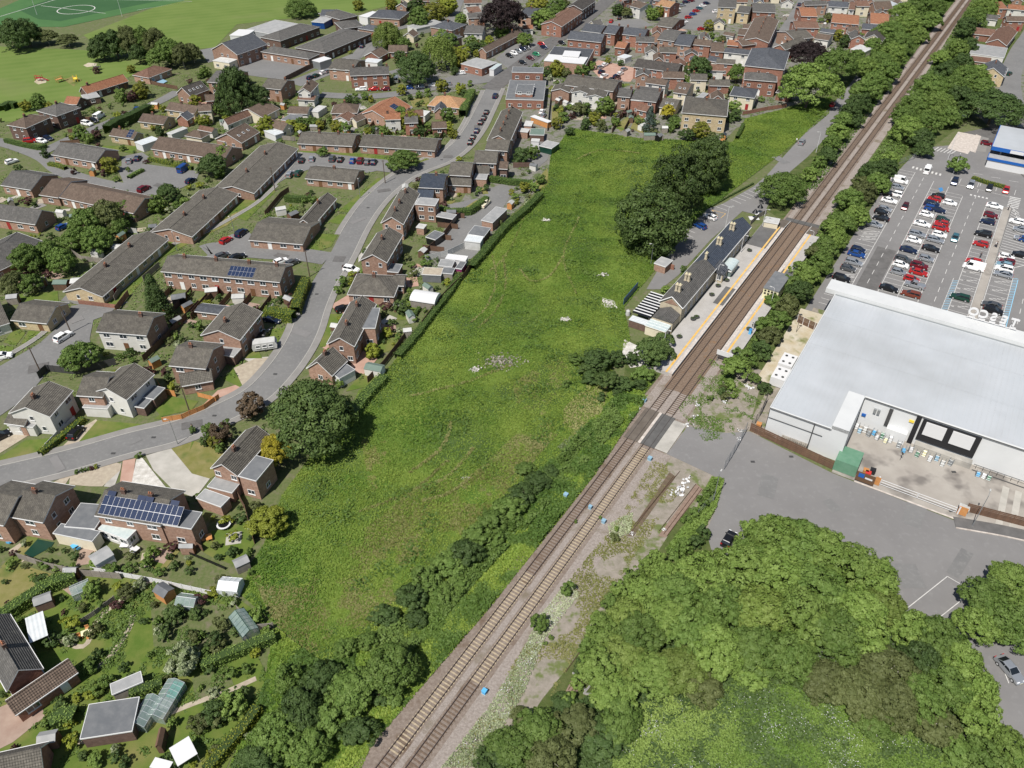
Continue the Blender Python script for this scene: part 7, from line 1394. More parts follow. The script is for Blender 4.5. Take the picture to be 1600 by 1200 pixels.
for x, y, c, k, d, l in ((439,408,'white','hatch',(450,404),'white car in the side road beside the brick terrace'),(457,410,'grey','hatch',(468,405),'dark green-grey car in side road behind white one'),(353,375,'red','hatch',(363,369),'red car at the side road corner'),(377,364,'navy','suv',(385,358),'dark blue car above the red one'),
  (348,399,'grey','hatch',(362,394),'left dark car in the small parking court'),(371,401,'black','saloon',(384,397),'right dark car in the small parking court'),(99,526,'white','suv',(110,519),'white car in the left cul-de-sac'),(4,556,'white','hatch',(16,554),'white car at left edge of the cul-de-sac'),
  (118,676,'black','hatch',(128,664),'black car on the drive between two lawns'),(0,681,'black','hatch',(10,676),'dark car at left edge on a drive'),(425,499,'navy','saloon',(440,502),'dark blue car beside the tall hedge'),(412,524,'black','saloon',(420,510),'black car on drive above the caravan'),(536,482,'black','hatch',(548,478),'black car on paved drive beside the bungalow'),
  (549,421,'white','suv',(565,424),'white car beside the brick gable end'),(287,264,'blue','van',(297,257),'blue van in the upper left parking court'),(201,251,'silver','hatch',(202,243),'silver car near the terrace end wall'),(215,247,'navy','hatch',(220,240),'navy car near the terrace end wall'),(225,295,'darkred','suv',(236,289),'dark red car at bottom of the upper left court'),(298,282,'navy','hatch',(306,277),'navy car right of the upper left court'),
  (18,252,'white','hatch',(30,248),'white car at far left street'),(98,354,'blue','hatch',(108,349),'blue car beside the dormered house'),(47,220,'red','suv',(56,219),'red car in front of brown hipped house'),(65,220,'white','hatch',(76,222),'white car in front of brown hipped house'),(75,216,'navy','hatch',(86,219),'navy car in front of brown hipped house'),
  (136,193,'white','suv',(146,195),'white car beside the grey hipped house'),(147,188,'black','hatch',(156,192),'black car beside the grey hipped house'),(217,171,'blue','hatch',(227,172),'blue car under the dark hedge trees'),(181,187,'grey','hatch',(190,184),'grey car at side of the upper lane'),(155,182,'white','van',(164,176),'white van beside the dark hedge'),
  (758,318,'cream','pickup',(768,308),'yellow and white truck in the access court')):
    car(x, y, d, c, k, '', lab=l)
z = 'parked on the school street'
for x, y, c, k in ((564,139,'white','estate'),(584,139,'red','saloon'),(602,139,'darkred','hatch'),(638,137,'blue','hatch'),(656,136,'silver','hatch'),(677,133,'white','hatch'),(698,131,'silver','hatch'),(720,114,'white','hatch')): car(x, y, (x-12,y+.6), c, k, z, grp='cars parked on the school street')
car(619, 125, (620,112), 'silver', 'van', lab='silver van on the drive beside the brick terrace'); car(566, 72, (572,66), 'navy', 'hatch', lab='dark car in the school lane')
for x, y, c, k in ((485,121,'navy','hatch'),(494,118,'green','hatch'),(505,113,'white','hatch'),(512,111,'silver','hatch')): car(x, y, (x+8,y-4), c, k, 'in the lane below the school', grp='cars in the school lane')
z = 'in the town car park by the white hall'
for x, y, c, k in ((796,87,'black','hatch'),(803,83,'white','hatch'),(810,80,'silver','hatch'),(817,77,'navy','hatch'),(823,75,'grey','hatch')): car(x, y, (x+8,y+3), c, k, z, grp='cars in the first town car park')
for x, y, c, k, l in ((817,98,'black','hatch','black car leaving the town car park'),(829,91,'maroon','hatch','maroon car in middle of the town car park'),(838,85,'brightgreen','hatch','bright green car in the town car park'),(846,69,'red','hatch','red car at top of the town car park'),(850,74,'navy','hatch','navy car at top of the town car park'),(878,67,'black','hatch','black car on the street before tall brick house')): car(x, y, (x+9,y+3), c, k, '', lab=l)
z = 'in the paved yard by the brick hall'
for x, y, c, k in ((938,105,'silver','hatch'),(945,101,'white','hatch'),(940,112,'navy','hatch'),(944,118,'white','saloon'),(975,108,'silver','hatch'),(969,115,'white','hatch'),(963,119,'navy','hatch'),(956,124,'black','hatch')): car(x, y, (x+8,y-4), c, k, z, grp='cars in the paved yard')
z = 'in the long town car park'
for x, y, c, k in ((1058,14,'white','hatch'),(1066,8,'silver','hatch'),(1062,37,'silver','hatch'),(1069,34,'white','hatch'),(1076,27,'red','hatch'),(1083,22,'blue','hatch'),(1088,17,'red','hatch'),(1093,13,'teal','hatch'),(1098,9,'white','hatch'),(1104,5,'navy','hatch'),(1096,45,'red','hatch'),(1072,3,'navy','hatch'),(1080,1,'darkred','hatch'),(1119,18,'white','hatch'),(1057,14.6,'silver','hatch')): car(x, y, (x+9,y-1), c, k, z, grp='cars in the long town car park')
for x, y, c, l in ((1033,82,'silver','silver car before the pair of brick houses'),(1043,83,'black','black car before the pair of brick houses'),(1057,90,'navy','navy car before the slate roofed house'),(1074,92,'white','white car before the slate roofed house'),(968,28,'black','black car by the town trees'),(955,33,'red','red car by the town trees'),(1121,139,'silver','silver car in the lane above the buff house'),(1249,7,'navy','dark car at top of the far street'),(1230,58,'white','white van-like car on far street'),(1229,58.5,'blue','blue car on the far street'),(1223,70,'white','lower white car on the far street'),(847,174,'white','white car behind the diagonal terrace'),(849,180,'silver','silver car behind the diagonal terrace')): car(x, y, (x+6,y-7), c, 'hatch', '', lab=l)
for x, y, c, l in ((1530,57,'teal','teal car on the garage works roof yard'),(1538,59,'white','white car on the garage works roof yard'),(1577,115,'green','green tractor-like vehicle on the right street')): car(x, y, (x+6,y-4), c, 'hatch', '', lab=l)
# people
person(1300+1465/5.333, 270+312/5.333, AU, 'cloth_dark', 'cloth_dark', 'person in dark clothes walking on the car park footpath by the zebra', seed=1); person(1300+1356/5.333, 270+618/5.333, AU, 'cloth_white', 'cloth_dark', 'person in pale top walking down the car park footpath', seed=2); person(1300+1366/5.333, 270+622/5.333, AU+.2, 'cloth_dark', 'cloth_dark', 'person in black walking beside the pale-topped one', seed=3)
person(1300+1230/5.333, 270+712/5.333, AV, 'cloth_dark', 'cloth_dark', 'person in dark clothes standing beside the red parked car', seed=4); person(302, 673, 1.2, 'cloth_tan', 'cloth_white', 'person in tan top walking on the curving road', seed=5); person(1244, 223, 2.2, 'cloth_white', 'cloth_dark', 'person in white standing on grass left of the silver car', seed=6)
# poles and lamps of the estate
def pole(x, y, h, base, zone):
    p = P(x, y); t = empty('telegraph_pole', p); tag(t, None, 'pole', 'wooden telegraph poles'); mb = MB(); mb.bar((0,0,0),(0,0,h),.15,.10,8); mb.build('pole','wood_pole',t); mb = MB(); mb.box(-.45,.45,-.05,.05,h-.35,h-.25); mb.build('crossarm','wood_pole',t)
    for s in (-.35, 0, .35): mb = MB(); mb.cyl(s,0,h-.25,h-.1,.05,.04,6); mb.build('insulator','metal_dark',t)
    later(t, base, zone, p)
for x, y, zn in ((483.9,431.8,'at the side road junction'),(602,286.5,'at the car court junction'),(298,648.5,'beside the orange fence'),(111,520,'in the left cul-de-sac'),(66,587,'at the end of the cul-de-sac'),(430,298,'by the diagonal terrace')): pole(x, y, 7.6, 'dark wooden telegraph pole', zn)
for x, y, h, zn in ((278,694.4,6.5,'on the lower verge of the curving road'),(277,392,6,'by the longest terrace'),(366,362,5,'by the side road end'),(563,310,6,'by the upper lawns'),(860,78,7,'by the brick hall'),(862,64,9,'before the range with red roof'),(570,63,7,'beside the school lane'),(457,222,5,'by the car court')): lamp(x, y, h, 'slim grey street lamp', zn, .5)
lamp(191, 26, 12, 'tall white floodlight mast beside the green pitch', 'on the right side', 1.2, two=True, m='white_plastic'); lamp(58, 23, 12, 'tall white floodlight mast beside the green pitch', 'on the left side', 1.2, two=True, m='white_plastic')
# fences and walls
for px, h, m_, lab in (([(30,873),(75,888),(130,900),(190,905)],1.6,'wood_grey','long grey panel fence below the brick patios'),([(145,893),(240,910),(332,930)],1.2,'white_plastic','long white low fence across the gardens'),([(300,850),(318,862)],1.6,'wood_brown','short brown fence beside the conservatory'),([(372,776),(385,800),(398,850)],1.8,'wood_brown','dark fence beside the trampoline lawn'),
  ([(272,856),(310,872),(352,890)],.7,'paint_black','low dark edging with stepping stones across lawn'),([(248,602),(256,616),(275,620)],1.6,'wood_orange','orange panel fence rising beside the lawn'),([(255,660),(285,655),(320,640),(343,623)],1.3,'wood_orange','orange panel fence along the curving road'),([(310,620),(330,625),(338,628)],1.2,'wood_orange','short orange fence beside the brick gable'),
  ([(62,592),(75,580),(120,585),(182,570)],1.8,'metal_dark','black palisade fence at the cul-de-sac end'),([(225,565),(262,530),(300,490),(312,478)],1.7,'wood_brown','brown garden fence running up behind the white house'),([(182,488),(202,462)],1.7,'brick_red','short red wall fence above white patio'),([(124,475),(182,482)],1.2,'brick_red','low red wall at the head of the cul-de-sac'),
  ([(372,955),(400,985),(428,982)],1.5,'wood_grey','grey fence along the lower field corner'),([(115,982),(150,960),(180,937)],1.0,'wood_grey','low grey trellis in the left garden'),([(665,408),(700,400),(725,388)],1.8,'flat_pale','pale painted wall across the end of access court'),([(665,398),(690,376),(708,352)],1.8,'wood_brown','brown fence along the access court'),
  ([(680,340),(705,347),(722,340)],1.8,'paint_black','black fence beside the garden shed'),([(660,510),(690,470),(728,432),(735,420)],1.7,'wood_brown','brown fence along the upper field boundary'),([(575,598),(600,572),(640,520)],1.6,'wood_brown','brown fence along the middle field boundary'),([(685,225),(702,196)],1.8,'wood_brown','dark garden fence beside the verge'),
  ([(802,262),(830,262)],1.8,'brick_dark','dark wall below the bright round bush'),([(862,140),(858,175),(855,205)],1.8,'wood_grey','fence right of the brick surgery'),([(956,208),(968,188),(975,178)],1.6,'wood_brown','left garden divider above the field'),([(975,206),(990,178)],1.6,'wood_brown','middle garden divider above the field'),
  ([(1000,214),(1036,220)],1.6,'wood_grey','grey board fence along the top of field'),([(320,145),(345,150)],1.2,'wood_brown','short dark fence above the white gable'),([(223,128),(250,135),(278,140)],1.5,'wood_brown','dark fence beside the blue pool'),([(445,128),(480,110),(497,104)],2.0,'brick_dark','long dark wall between school yard and lane'),([(1160,180),(1200,172),(1228,168)],1.4,'brick_red','red garden wall along the top right of field'),
  ([(180,470),(200,440)],1.5,'wood_grey','fence beside the buff terrace end'),([(110,395),(130,408),(165,412)],1.6,'wood_grey','pale fence behind the white sheds'),([(190,362),(215,365)],1.6,'flat_pale','white garden fence above longest terrace'),([(225,440),(250,418)],1.7,'wood_grey','grey fence beside the solar terrace'),([(300,500),(345,452)],1.7,'wood_brown','brown fence dividing terrace gardens'),
  ([(415,338),(440,308),(452,300)],1.7,'wood_brown','brown fence behind the side road bungalows'),([(65,707),(90,680),(118,655)],.9,'white_plastic','low white picket fence beside the drive')):
    fence(px, h, m_, lab=lab)
psheet('pool', [(243,130),(252,124),(262,128),(255,132)], .35, 'plastic_pale_blue')
# hedges
for px, w, h, m_, lab in (([(478,432),(468,455),(460,480)],2.4,2.6,'leaf_lime','tall clipped yellow green hedge at the junction'),([(412,482),(435,484),(458,488)],2.6,2.6,'leaf_lime','lower arm of the tall clipped junction hedge'),([(0,957),(40,930),(80,905),(118,893)],2.2,2.0,'leaf_bright','long clipped hedge across the left gardens'),([(312,1037),(350,1020),(400,1000),(432,988)],1.6,1.8,'leaf_bright','long bright hedge below the greenhouse'),
  ([(200,1080),(225,1072),(255,1062)],1.4,1.8,'leaf_bright','short bright hedge above the dark garage'),([(320,1200),(350,1165),(385,1125),(402,1100)],1.6,1.6,'leaf_lime','sunlit hedge at the bottom of the gardens'),([(75,1125),(100,1112),(120,1112)],2.4,1.9,'leaf_bright','thick hedge beside the dark garage'),([(772,318),(800,325),(830,330),(855,318)][:0] or [(684,322),(705,327),(735,325),(762,305)],2.0,2.0,'leaf_mid','dark hedge round the access court garden'),
  ([(765,275),(800,280),(832,282)],1.8,1.8,'leaf_mid','straight hedge behind the road bend houses'),([(738,138),(730,152),(722,172)],3.0,3.0,'leaf_bright','tall bright hedge beside the upper verge'),([(830,345),(845,325),(858,305)][:0] or [(655,478),(640,500)],1,1,'leaf_mid','small garden hedge near the arched garage'),([(7,216),(30,222),(60,228),(72,224)],1.6,1.4,'leaf_mid','hedge in front of brown hipped house'),
  ([(75,253),(88,255),(102,260)],1.6,1.2,'leaf_lime','yellow green hedge before the grey terrace'),([(200,275),(212,268),(225,262)],1.4,1.0,'leaf_bright','low curved hedge in the upper left court'),([(232,245),(255,250),(300,260)],1.4,1.2,'leaf_lime','low hedge before the brown terrace'),([(445,305),(465,307),(486,305)],2.0,1.8,'leaf_mid','clipped hedge in a square garden'),([(60,705),(80,690),(100,675),(130,650)],1.3,1.2,'leaf_lime','yellow tinted hedge between the white houses'),
  ([(165,196),(180,186),(200,178),(232,162)],3.5,3.2,'leaf_dark','dark tall hedge beside the upper lane'),([(1152,212),(1162,192)],1.2,1.5,'leaf_mid','hedge at the notch of field top'),([(1520,275),(1545,283),(1572,290)],1.6,1.0,'leaf_lime','low hedge between car park and road'),([(0,165),(12,158),(24,160)],2.5,2.2,'leaf_dark','dark hedge at far left edge of field'),
  ([(845,300),(820,325),(790,350),(760,385),(735,415)],2.2,1.8,'leaf_mid','ragged field edge hedge behind the garages'),([(720,425),(700,455),(680,480),(650,520),(620,555)],2.0,1.4,'leaf_mid','ragged hedge on the middle field edge'),([(600,585),(570,615),(545,650)],2.6,1.6,'leaf_bright','ragged hedge below the trampoline')):
    hedge(px, w, h, m_, lab=lab, rag=.14 if 'ragged' in lab else .07)
# trees and bushes, told apart by place
zn = 'in the middle of the field'
for k, x, y, r, hk, lab in (('chestnut',1018,345,50,.95,'largest dark chestnut tree nearest the station car park'),('chestnut',1060,292,45,1.0,'broad dark chestnut tree behind the largest one'),('chestnut',1107,258,33,1.2,'tall dark tree touching the fence corner of field'),('mid',1225,290,34,.9,'round leafy tree beside the station crossing'),
  ('grey',486,644,55,.95,'huge grey green tree overhanging the field edge'),('yellowt',430,700,24,.8,'golden yellow conifer beside the huge grey tree'),('lime',418,815,30,.8,'yellow green spreading shrub at the field corner'),('brownt',391,634,21,1,'brown red domed tree beside the curving road'),('mid',122,554,27,1,'round tree at the end of cul-de-sac'),('conifer',243,466,20,.8,'broad dark conifer beside the solar terrace'),
  ('mid',631,248,21,.8,'round tree on the car court corner island'),('brownt',344,676,17,1,'grey brown rounded shrub on the garden corner'),('mid',504,236,8,1,'small round tree before the car court bungalows'),('dark',650,105,26,1.2,'big dark tree beside the school street'),('willow',684,76,22,1,'drooping pale willow behind the school street'),('willow',606,50,22,.9,'drooping pale willow beside the school'),('dark',20,52,24,1,'large dark tree at far left of playing field'),
  ('dark',40,50,22,1.1,'second large dark tree left of the pitch'),('olive',72,55,16,.7,'thin brownish tree beside the dark pair'),('olive',105,60,14,.6,'pale bare looking tree beside the pitch fence'),('copper',786,22,32,1.0,'very dark copper tree at top of town'),('copper',1265,82,24,1.0,'dark copper tree behind the approach trees'),('bright',1268,128,36,.95,'big bright tree at the top of approach road'),('mid',1308,98,30,1.0,'spreading tree right of the copper tree'),
  ('dark',368,140,27,1.5,'tall dark tree behind the skylight house'),('dark',398,148,22,1.1,'dark tree right of the tall one'),('dark',640,200,1,1,None),('yellowt',243,140,1,1,None),('blue',1016,186,10,1.0,'blue green conifer above the field'),('yellowt',1044,172,11,.8,'golden tree above the field'),('dark',1092,104,18,1.1,'large dark tree above the white house'),('mid',1152,112,13,1.3,'tall green tree beside the brick hall'),
  ('mid',470,10,22,.8,'spreading tree behind the school roofs'),('bush',843,974,15,.9,'round green bush standing beside the ballast'),('bush',888,920,11,1,'smaller green bush beside the white flowers'),('mid',1497,256,13,1,'small tree behind the car park verge'),('dark',1555,165,38,.75,'low wide tree right of the textured apron')):
    if lab: tree(k, x, y, r, hk, lab=lab)
def scatter(kinds, pts, zone, grp=None, hk=1.0):
    for i, q in enumerate(pts): tree(kinds[(i*7+int(q[0])) % len(kinds)], q[0], q[1], q[2], q[3] if len(q) > 3 else hk, zone, grp=grp)
scatter(['mid','olive','dark'], [(158,72,17),(178,66,17),(200,62,19),(222,64,20),(243,66,19),(262,78,18),(283,84,15),(300,82,14),(150,82,10),(215,82,14),(245,88,14)], 'in the belt beyond the playing field', 'trees of the belt beyond the playing field', 1.3)
scatter(['mid','olive','dark'], [(135,345,26),(165,335,24),(118,372,22),(150,372,24),(185,352,16),(40,400,22),(75,392,20),(95,405,20),(20,438,18),(48,440,16),(15,405,12),(190,322,14)], 'in the left estate tree group', 'trees of the left estate group')
scatter(['mid','bushb','dark'], [(263,300,16),(246,320,14),(330,255,20),(352,240,14),(342,268,10),(290,318,9),(228,318,11),(275,320,8),(205,335,10)], 'behind the brown terraces', 'garden trees behind the terraces')
# the line of trees right of the railway
scatter(['mid','bright','mid','olive','bright','dark'], [(1150,570,19),(1163,556,18),(1180,590,10),(1190,545,16),(1205,522,17),(1195,505,14),(1218,498,19),(1232,475,19),(1210,470,14),(1250,452,19),(1238,440,15),(1265,430,18),(1252,418,14),(1283,410,19),(1290,385,19),(1272,392,13),(1308,372,19),(1315,345,20),(1300,350,14),(1338,335,19),(1330,310,20),(1350,300,20),(1372,285,18),(1362,268,19),(1385,262,17),(1392,245,12),(1345,282,12),(1196,605,10),(1140,600,9),(1128,610,7)],
  'in the line between railway and store', 'trees between the railway and the supermarket')
scatter(['bright','dark','mid','mid','dark'], [(1420,200,24),(1450,190,20),(1440,215,18),(1412,180,16),(1430,165,24),(1465,160,24),(1455,135,24),(1488,135,22),(1478,112,20),(1505,120,22),(1525,115,20),(1535,135,18),(1500,150,20),(1515,160,15),(1480,180,18),(1470,90,14),(1498,75,16),(1515,70,14),(1510,40,16),(1525,25,18),(1540,10,18),(1560,-5,16),(1505,95,14),(1443,232,14)],
  'in the wood right of the railway', 'trees of the wood right of the railway')
scatter(['dark','mid','bright','mid'], [(1266,270,12),(1280,252,11),(1294,240,14),(1300,222,14),(1310,205,16),(1318,185,16),(1330,170,16),(1343,160,18),(1353,140,20),(1368,125,20),(1352,105,20),(1372,95,20),(1385,110,18),(1395,85,20),(1405,65,20),(1390,48,20),(1418,40,20),(1435,55,14),(1412,18,20),(1438,10,20),(1455,30,16),(1462,5,16),(1480,-12,12),(1340,85,12),(1365,70,14),(1276,270,7),(1338,188,12),(1383,135,11)],
  'in the wood left of the railway', 'trees of the wood left of the railway')
# lower left scrub between gardens and railway
scatter(['mid','dark','mid','bush','dark'], [(612,1040,42,.8),(545,1075,34,.8),(500,1060,30,.8),(470,1105,34,.8),(520,1120,30,.7),(430,1150,36,.8),(480,1165,34,.8),(400,1190,34,.8),(560,1140,26,.7),(450,1060,22,.8),(540,1010,18,.7),(575,1000,16,.7),(600,960,20,.7),(640,930,22,.7),(665,905,22,.7),(700,880,24,.7),(690,925,18,.6),(650,965,18,.6),(730,860,24,.7),(745,835,20,.7),(770,810,20,.7),(795,790,22,.6),(815,770,20,.6),(840,750,18,.6),(775,840,16,.6),(720,910,14,.6),(820,730,14,.6),(860,735,12,.6),(590,1090,14,.6),(615,1095,14,.6)],
  'in the scrub left of the railway', 'shrubs and trees left of the railway')
scatter(['grey','bush','bushd'], [(932,562,22,.8),(950,590,18,.8),(1018,545,24,.9),(1035,530,18,.9),(1005,585,16,.7),(975,600,14,.7),(915,575,12,.7),(988,560,12,.7),(1045,550,12,.7)], 'below the station house', 'shrubs below the station house')
scatter(['bush','mid','bushd'], [(900,560,12,.7),(925,590,14,.7),(960,560,14,.8),(965,610,10,.6),(1000,600,10,.6),(1020,565,14,.7),(885,600,8,.6),(940,620,8,.6)], 'at the boundary notch', 'rough bushes at the boundary notch')
scatter(['bush','greyb','bushb'], [(1048,462,9),(1060,448,8),(1072,432,7),(1040,452,7),(1068,420,6),(1030,470,6),(1090,405,5)], 'behind the station roof', 'bushes behind the station roof')
scatter(['bushb','bush','oliveb'], [(1130,605,6),(1110,622,5),(1134,620,7),(1108,770,9),(1098,785,10),(1085,800,10),(1072,812,8),(1116,756,7),(960,838,7),(963,826,5),(1148,618,6),(1115,758,5),(861,996,4),(851,1005,4),(938,808,3),(900,815,3)], 'on waste ground right of the railway', 'bushes on the waste ground')
# lower right wood
scatter(['bright','mid','bright','mid','light','bushb'], [(935,1045,36,.7),(975,1020,34,.75),(945,985,30,.7),(985,960,32,.75),(1010,925,32,.75),(1000,985,34,.7),(1040,960,36,.8),(1045,900,28,.7),(1068,888,22,.7),(1060,925,36,.8),(1085,985,38,.8),(1098,890,26,.8),(1115,915,34,.85),(1176,868,30,.9),(1186,832,26,.9),(1160,890,42,.9),(1210,840,42,.95),(1250,850,44,.95),(1290,860,44,.95),(1330,890,44,.95),(1365,905,40,.9),(1375,940,34,.9),(1220,895,44,.9),(1280,915,44,.9),(1340,950,42,.9),(1130,950,42,.85),(1190,950,44,.85),(1250,965,44,.85),(1305,985,42,.85),(1350,1000,36,.85),(1020,1050,38,.7),(1065,1045,38,.7),(1120,1010,42,.75),(1180,1010,42,.75),(1235,1025,40,.8),(960,1080,34,.6),(1170,1050,28,.6)],
  'in the large wood at lower right', 'trees of the large wood at lower right', .85)
scatter(['bushb','bush','bushb','bushd'], [(911,1041,14),(903,1066,12),(919,1011,14),(927,991,12),(936,966,12),(954,941,14),(970,921,14),(991,901,16),(1010,886,14),(1025,874,14),(1051,866,12),(1068,856,14),(1087,848,12),(1100,832,11),(890,1091,11),(1121,868,12)], 'along the near edge of the wood', 'bushes edging the wood')
scatter(['olive','olive','mid'], [(1095,1070,32,.6),(1290,1060,40,.7),(1340,1080,42,.75),(1390,1050,44,.8),(1400,1095,42,.75),(1440,1090,40,.75),(1370,1125,34,.6),(1460,1130,32,.7)], 'in the brownish birch part', 'brownish birches in the lower right wood')
scatter(['dark','mid','bright'], [(1430,985,36,.9),(1470,1000,38,.9),(1500,1030,38,.9),(1520,1075,38,.9),(1485,1070,38,.9),(1530,1115,32,.9),(1440,1030,34,.9)], 'in the dark green part of the wood', 'dark green trees of the lower right wood')
scatter(['bright','mid'], [(1545,930,34,.9),(1585,905,36,.9),(1530,975,32,.9),(1570,960,36,.9),(1610,950,38,.9),(1590,990,28,.8),(1580,1170,34,.8),(1540,1180,30,.7),(1605,1200,34,.8),(1500,1170,26,.6)], 'at the lower right edge', 'trees at the lower right edge')
scatter(['mid','olive','dark'], [(840,1140,40,.6),(800,1170,38,.6),(860,1185,40,.6),(770,1195,30,.6),(900,1130,30,.6),(970,1120,34,.6),(935,1150,30,.5),(880,1100,20,.5),(815,1120,18,.5)], 'at the bottom edge right of the railway', 'shrubs at the bottom edge')
# garden shrubs
scatter(['bushb','bush','yellow','purple','greyb','lime'], [(325,672,11),(337,690,11),(320,690,8),(352,663,9),(300,672,7),(344,700,8),(217,712,5),(120,737,4),(128,735,4),(136,733,4),(143,731,4),(150,729,4),(535,440,8),(528,452,7),(549,438,5),(548,445,4),(566,425,6),(580,440,5),(590,575,6),(627,480,12),(640,455,4),(520,590,8),(530,600,8),(582,548,12),(605,520,8),(700,440,6),(690,425,5),(540,418,5),(570,392,4),(578,402,5),(575,416,4),(700,200,9),(708,210,7)],
  'in the front gardens by the curving road', 'garden bushes by the curving road')
scatter(['bush','lime','oliveb','bushb','greyb','flower','bushd'], [(143,923,14),(198,925,13),(110,1000,10),(128,950,7),(140,1040,12),(105,990,8),(270,960,15),(305,958,10),(285,1030,26),(300,990,8),(303,995,10),(335,1000,14),(345,975,12),(360,940,8),(322,1020,10),(330,925,8),(240,945,6),(250,985,9),(385,1045,9),(400,1020,8),(150,1075,13),(150,1110,12),(95,1100,9),(120,1090,7),(335,1115,20),(360,1100,20),(310,1130,16),(375,1085,12),(205,920,5),(222,912,8),(65,880,7),(115,885,6),(150,880,9),(175,890,8),(150,1185,12),(180,1170,8),(195,1190,9),(130,1180,8),(345,905,8),(355,925,7),(295,880,5),(265,870,6),(330,1180,9),(390,1150,8),(255,1160,5),(235,890,5),(385,870,6),(392,895,5)],
  'in the bottom left gardens', 'bushes in the bottom left gardens')
scatter(['bush','bushb','lime','purple','bushd','yellow'], [(70,240,7),(98,262,3),(115,268,5),(170,258,12),(155,256,8),(200,265,4),(28,263,6),(125,208,11),(137,215,9),(150,210,8),(112,215,5),(183,180,6),(195,178,5),(220,142,12),(205,150,9),(190,150,10),(235,170,7),(255,170,5),(305,158,10),(300,172,5),(318,188,10),(330,170,9),(345,170,10),(355,178,6),(250,205,8),(238,200,5),(352,240,5),(350,225,5),(378,180,4),(310,208,4),(60,160,12),(40,165,9),(75,165,7),(150,110,5),(205,108,6),(320,112,8),(312,118,5),(415,197,14),(395,205,8),(455,195,9),(470,192,8),(430,200,7)],
  'in the upper left gardens', 'bushes in the upper left gardens')
scatter(['bush','bushd','yellow','bushb','lime'], [(540,200,10),(525,198,9),(575,205,6),(585,203,6),(600,205,8),(642,190,15),(628,180,12),(610,190,10),(655,205,8),(670,200,8),(700,180,12),(690,195,6),(628,140,8),(640,152,5),(655,148,6),(668,145,6),(690,134,9),(720,138,9),(725,145,6),(735,130,5),(485,190,9),(500,195,8),(470,200,8),(545,155,7),(555,150,5),(570,150,6),(580,155,5),(610,65,10),(625,90,9),(632,68,10),(700,70,16),(715,90,14),(725,80,10),(740,75,10),(735,65,10),(750,70,9),(745,85,6),(765,65,8),(710,110,7),(690,60,12),(655,30,16),(680,20,16),(700,10,14),(650,10,14),(720,30,10),(612,8,10),(560,8,8)],
  'around the school and upper gardens', 'bushes round the school and upper gardens')
scatter(['bush','bushd','bushb','olive','yellow'], [(870,15,16),(850,30,16),(840,10,16),(862,35,12),(880,8,12),(785,45,14),(820,62,11),(812,58,7),(965,15,9),(980,18,9),(1010,15,10),(1020,22,9),(1030,18,8),(1108,40,8),(1112,55,5),(1128,60,6),(1130,35,5),(870,108,11),(855,112,8),(885,113,8),(910,110,10),(925,102,7),(950,95,5),(970,98,5),(905,168,11),(915,170,9),(945,165,15),(930,185,10),(915,195,8),(940,195,9),(962,190,7),(880,182,8),(870,192,9),(890,205,7),(1010,200,6),(1055,192,9),(1048,200,7),(1095,205,14),(1075,210,10),(1110,212,9),(1120,190,6),(1130,180,8),(1148,165,10),(1150,180,9),(1082,128,8),(1095,120,9),(1070,125,7),(1105,122,6),(1125,130,6),(1150,135,6),(1170,160,5),(1190,155,5),(1310,55,9),(1320,65,9),(1295,25,7),(1345,15,6),(1340,62,10),(820,292,9),(815,245,13),(832,238,10),(845,280,8),(835,292,8),(800,300,5),(808,315,5),(780,345,6)],
  'in the town gardens', 'bushes in the town gardens')
# growth nobody could count
carpet('grass_tufts', FIELD, 230000, .34, .45, 'leaf_grass', 'long green grass covering the central field', 'grass', up=1.6, cs=.22)
carpet('dry_grass', [(430,975),(508,1042),(700,860),(800,760),(870,680),(850,640),(740,740),(640,770),(480,900),(392,900)], 26000, .42, .4, 'leaf_grass_dry', 'dry yellowish grass in the lower part of field', 'grass', up=1.2, thr=.45, cs=.16, seed=11)
def track(px, w, n, lab, m='leaf_grass_dry', h=.5):
    q = smooth_line([P(*p) for p in px], 6); L_ = [(a.x, a.y) for a in offset_line(q, w/2)]+[(a.x, a.y) for a in offset_line(q, -w/2)][::-1]
    carpet('flattened_grass', L_, n, .4, h, m, lab, 'grass', world=True, cs=.5, seed=n)
for i, (px, w) in enumerate((([(640,740),(690,700),(705,660)],.9),([(650,765),(700,745),(740,700)],.8),([(660,783),(700,772),(738,745)],.8),([(735,505),(760,480),(775,440),(770,400)],.7),([(748,512),(775,485),(790,445),(786,400)],.7),([(812,420),(830,440),(860,430),(880,400)],.7),([(640,620),(720,600),(800,570)],.9),([(560,800),(640,770),(700,720)],.9),([(830,300),(815,350),(790,400),(760,430)],.8),([(1000,240),(940,235),(900,250)],1.0),([(905,340),(880,400),(900,460)],.7))): track(px, w*.8, 420+i, 'faint pale wheel track curving through the field grass')
for i, q in enumerate(([(880,640),(930,590),(955,600),(935,660),(880,690)],[(800,600),(870,560),(900,580),(850,640),(810,640)],[(565,690),(600,670),(610,720),(580,780)],[(400,930),(440,910),(450,960),(420,970)],[(720,760),(800,700),(820,720),(760,790)])): carpet('dry_patch', q, 2600, .4, .5, 'leaf_grass_dry', 'brownish worn patch of the field, '+['by the near scrub','east of the debris','below the big tree','at the near left corner','beside the lower bank'][i], 'grass', thr=.35, cs=.3, seed=60+i)
carpet('weeds', FIELD, 80000, .5, .95, 'leaf_weed', 'dark weed patches spread over the central field', 'weeds', thr=.56, cs=.2, seed=21)
carpet('scrub_growth', [(508,1042),(700,865),(850,730),(970,612),(1010,625),(930,740),(760,955),(575,1170),(540,1260),(330,1260),(410,1080),(430,980)], 60000, .5, 1.5, 'leaf_weed', 'thick scrub growth left of the railway', 'scrub', cs=.13, seed=5, thr=.47)
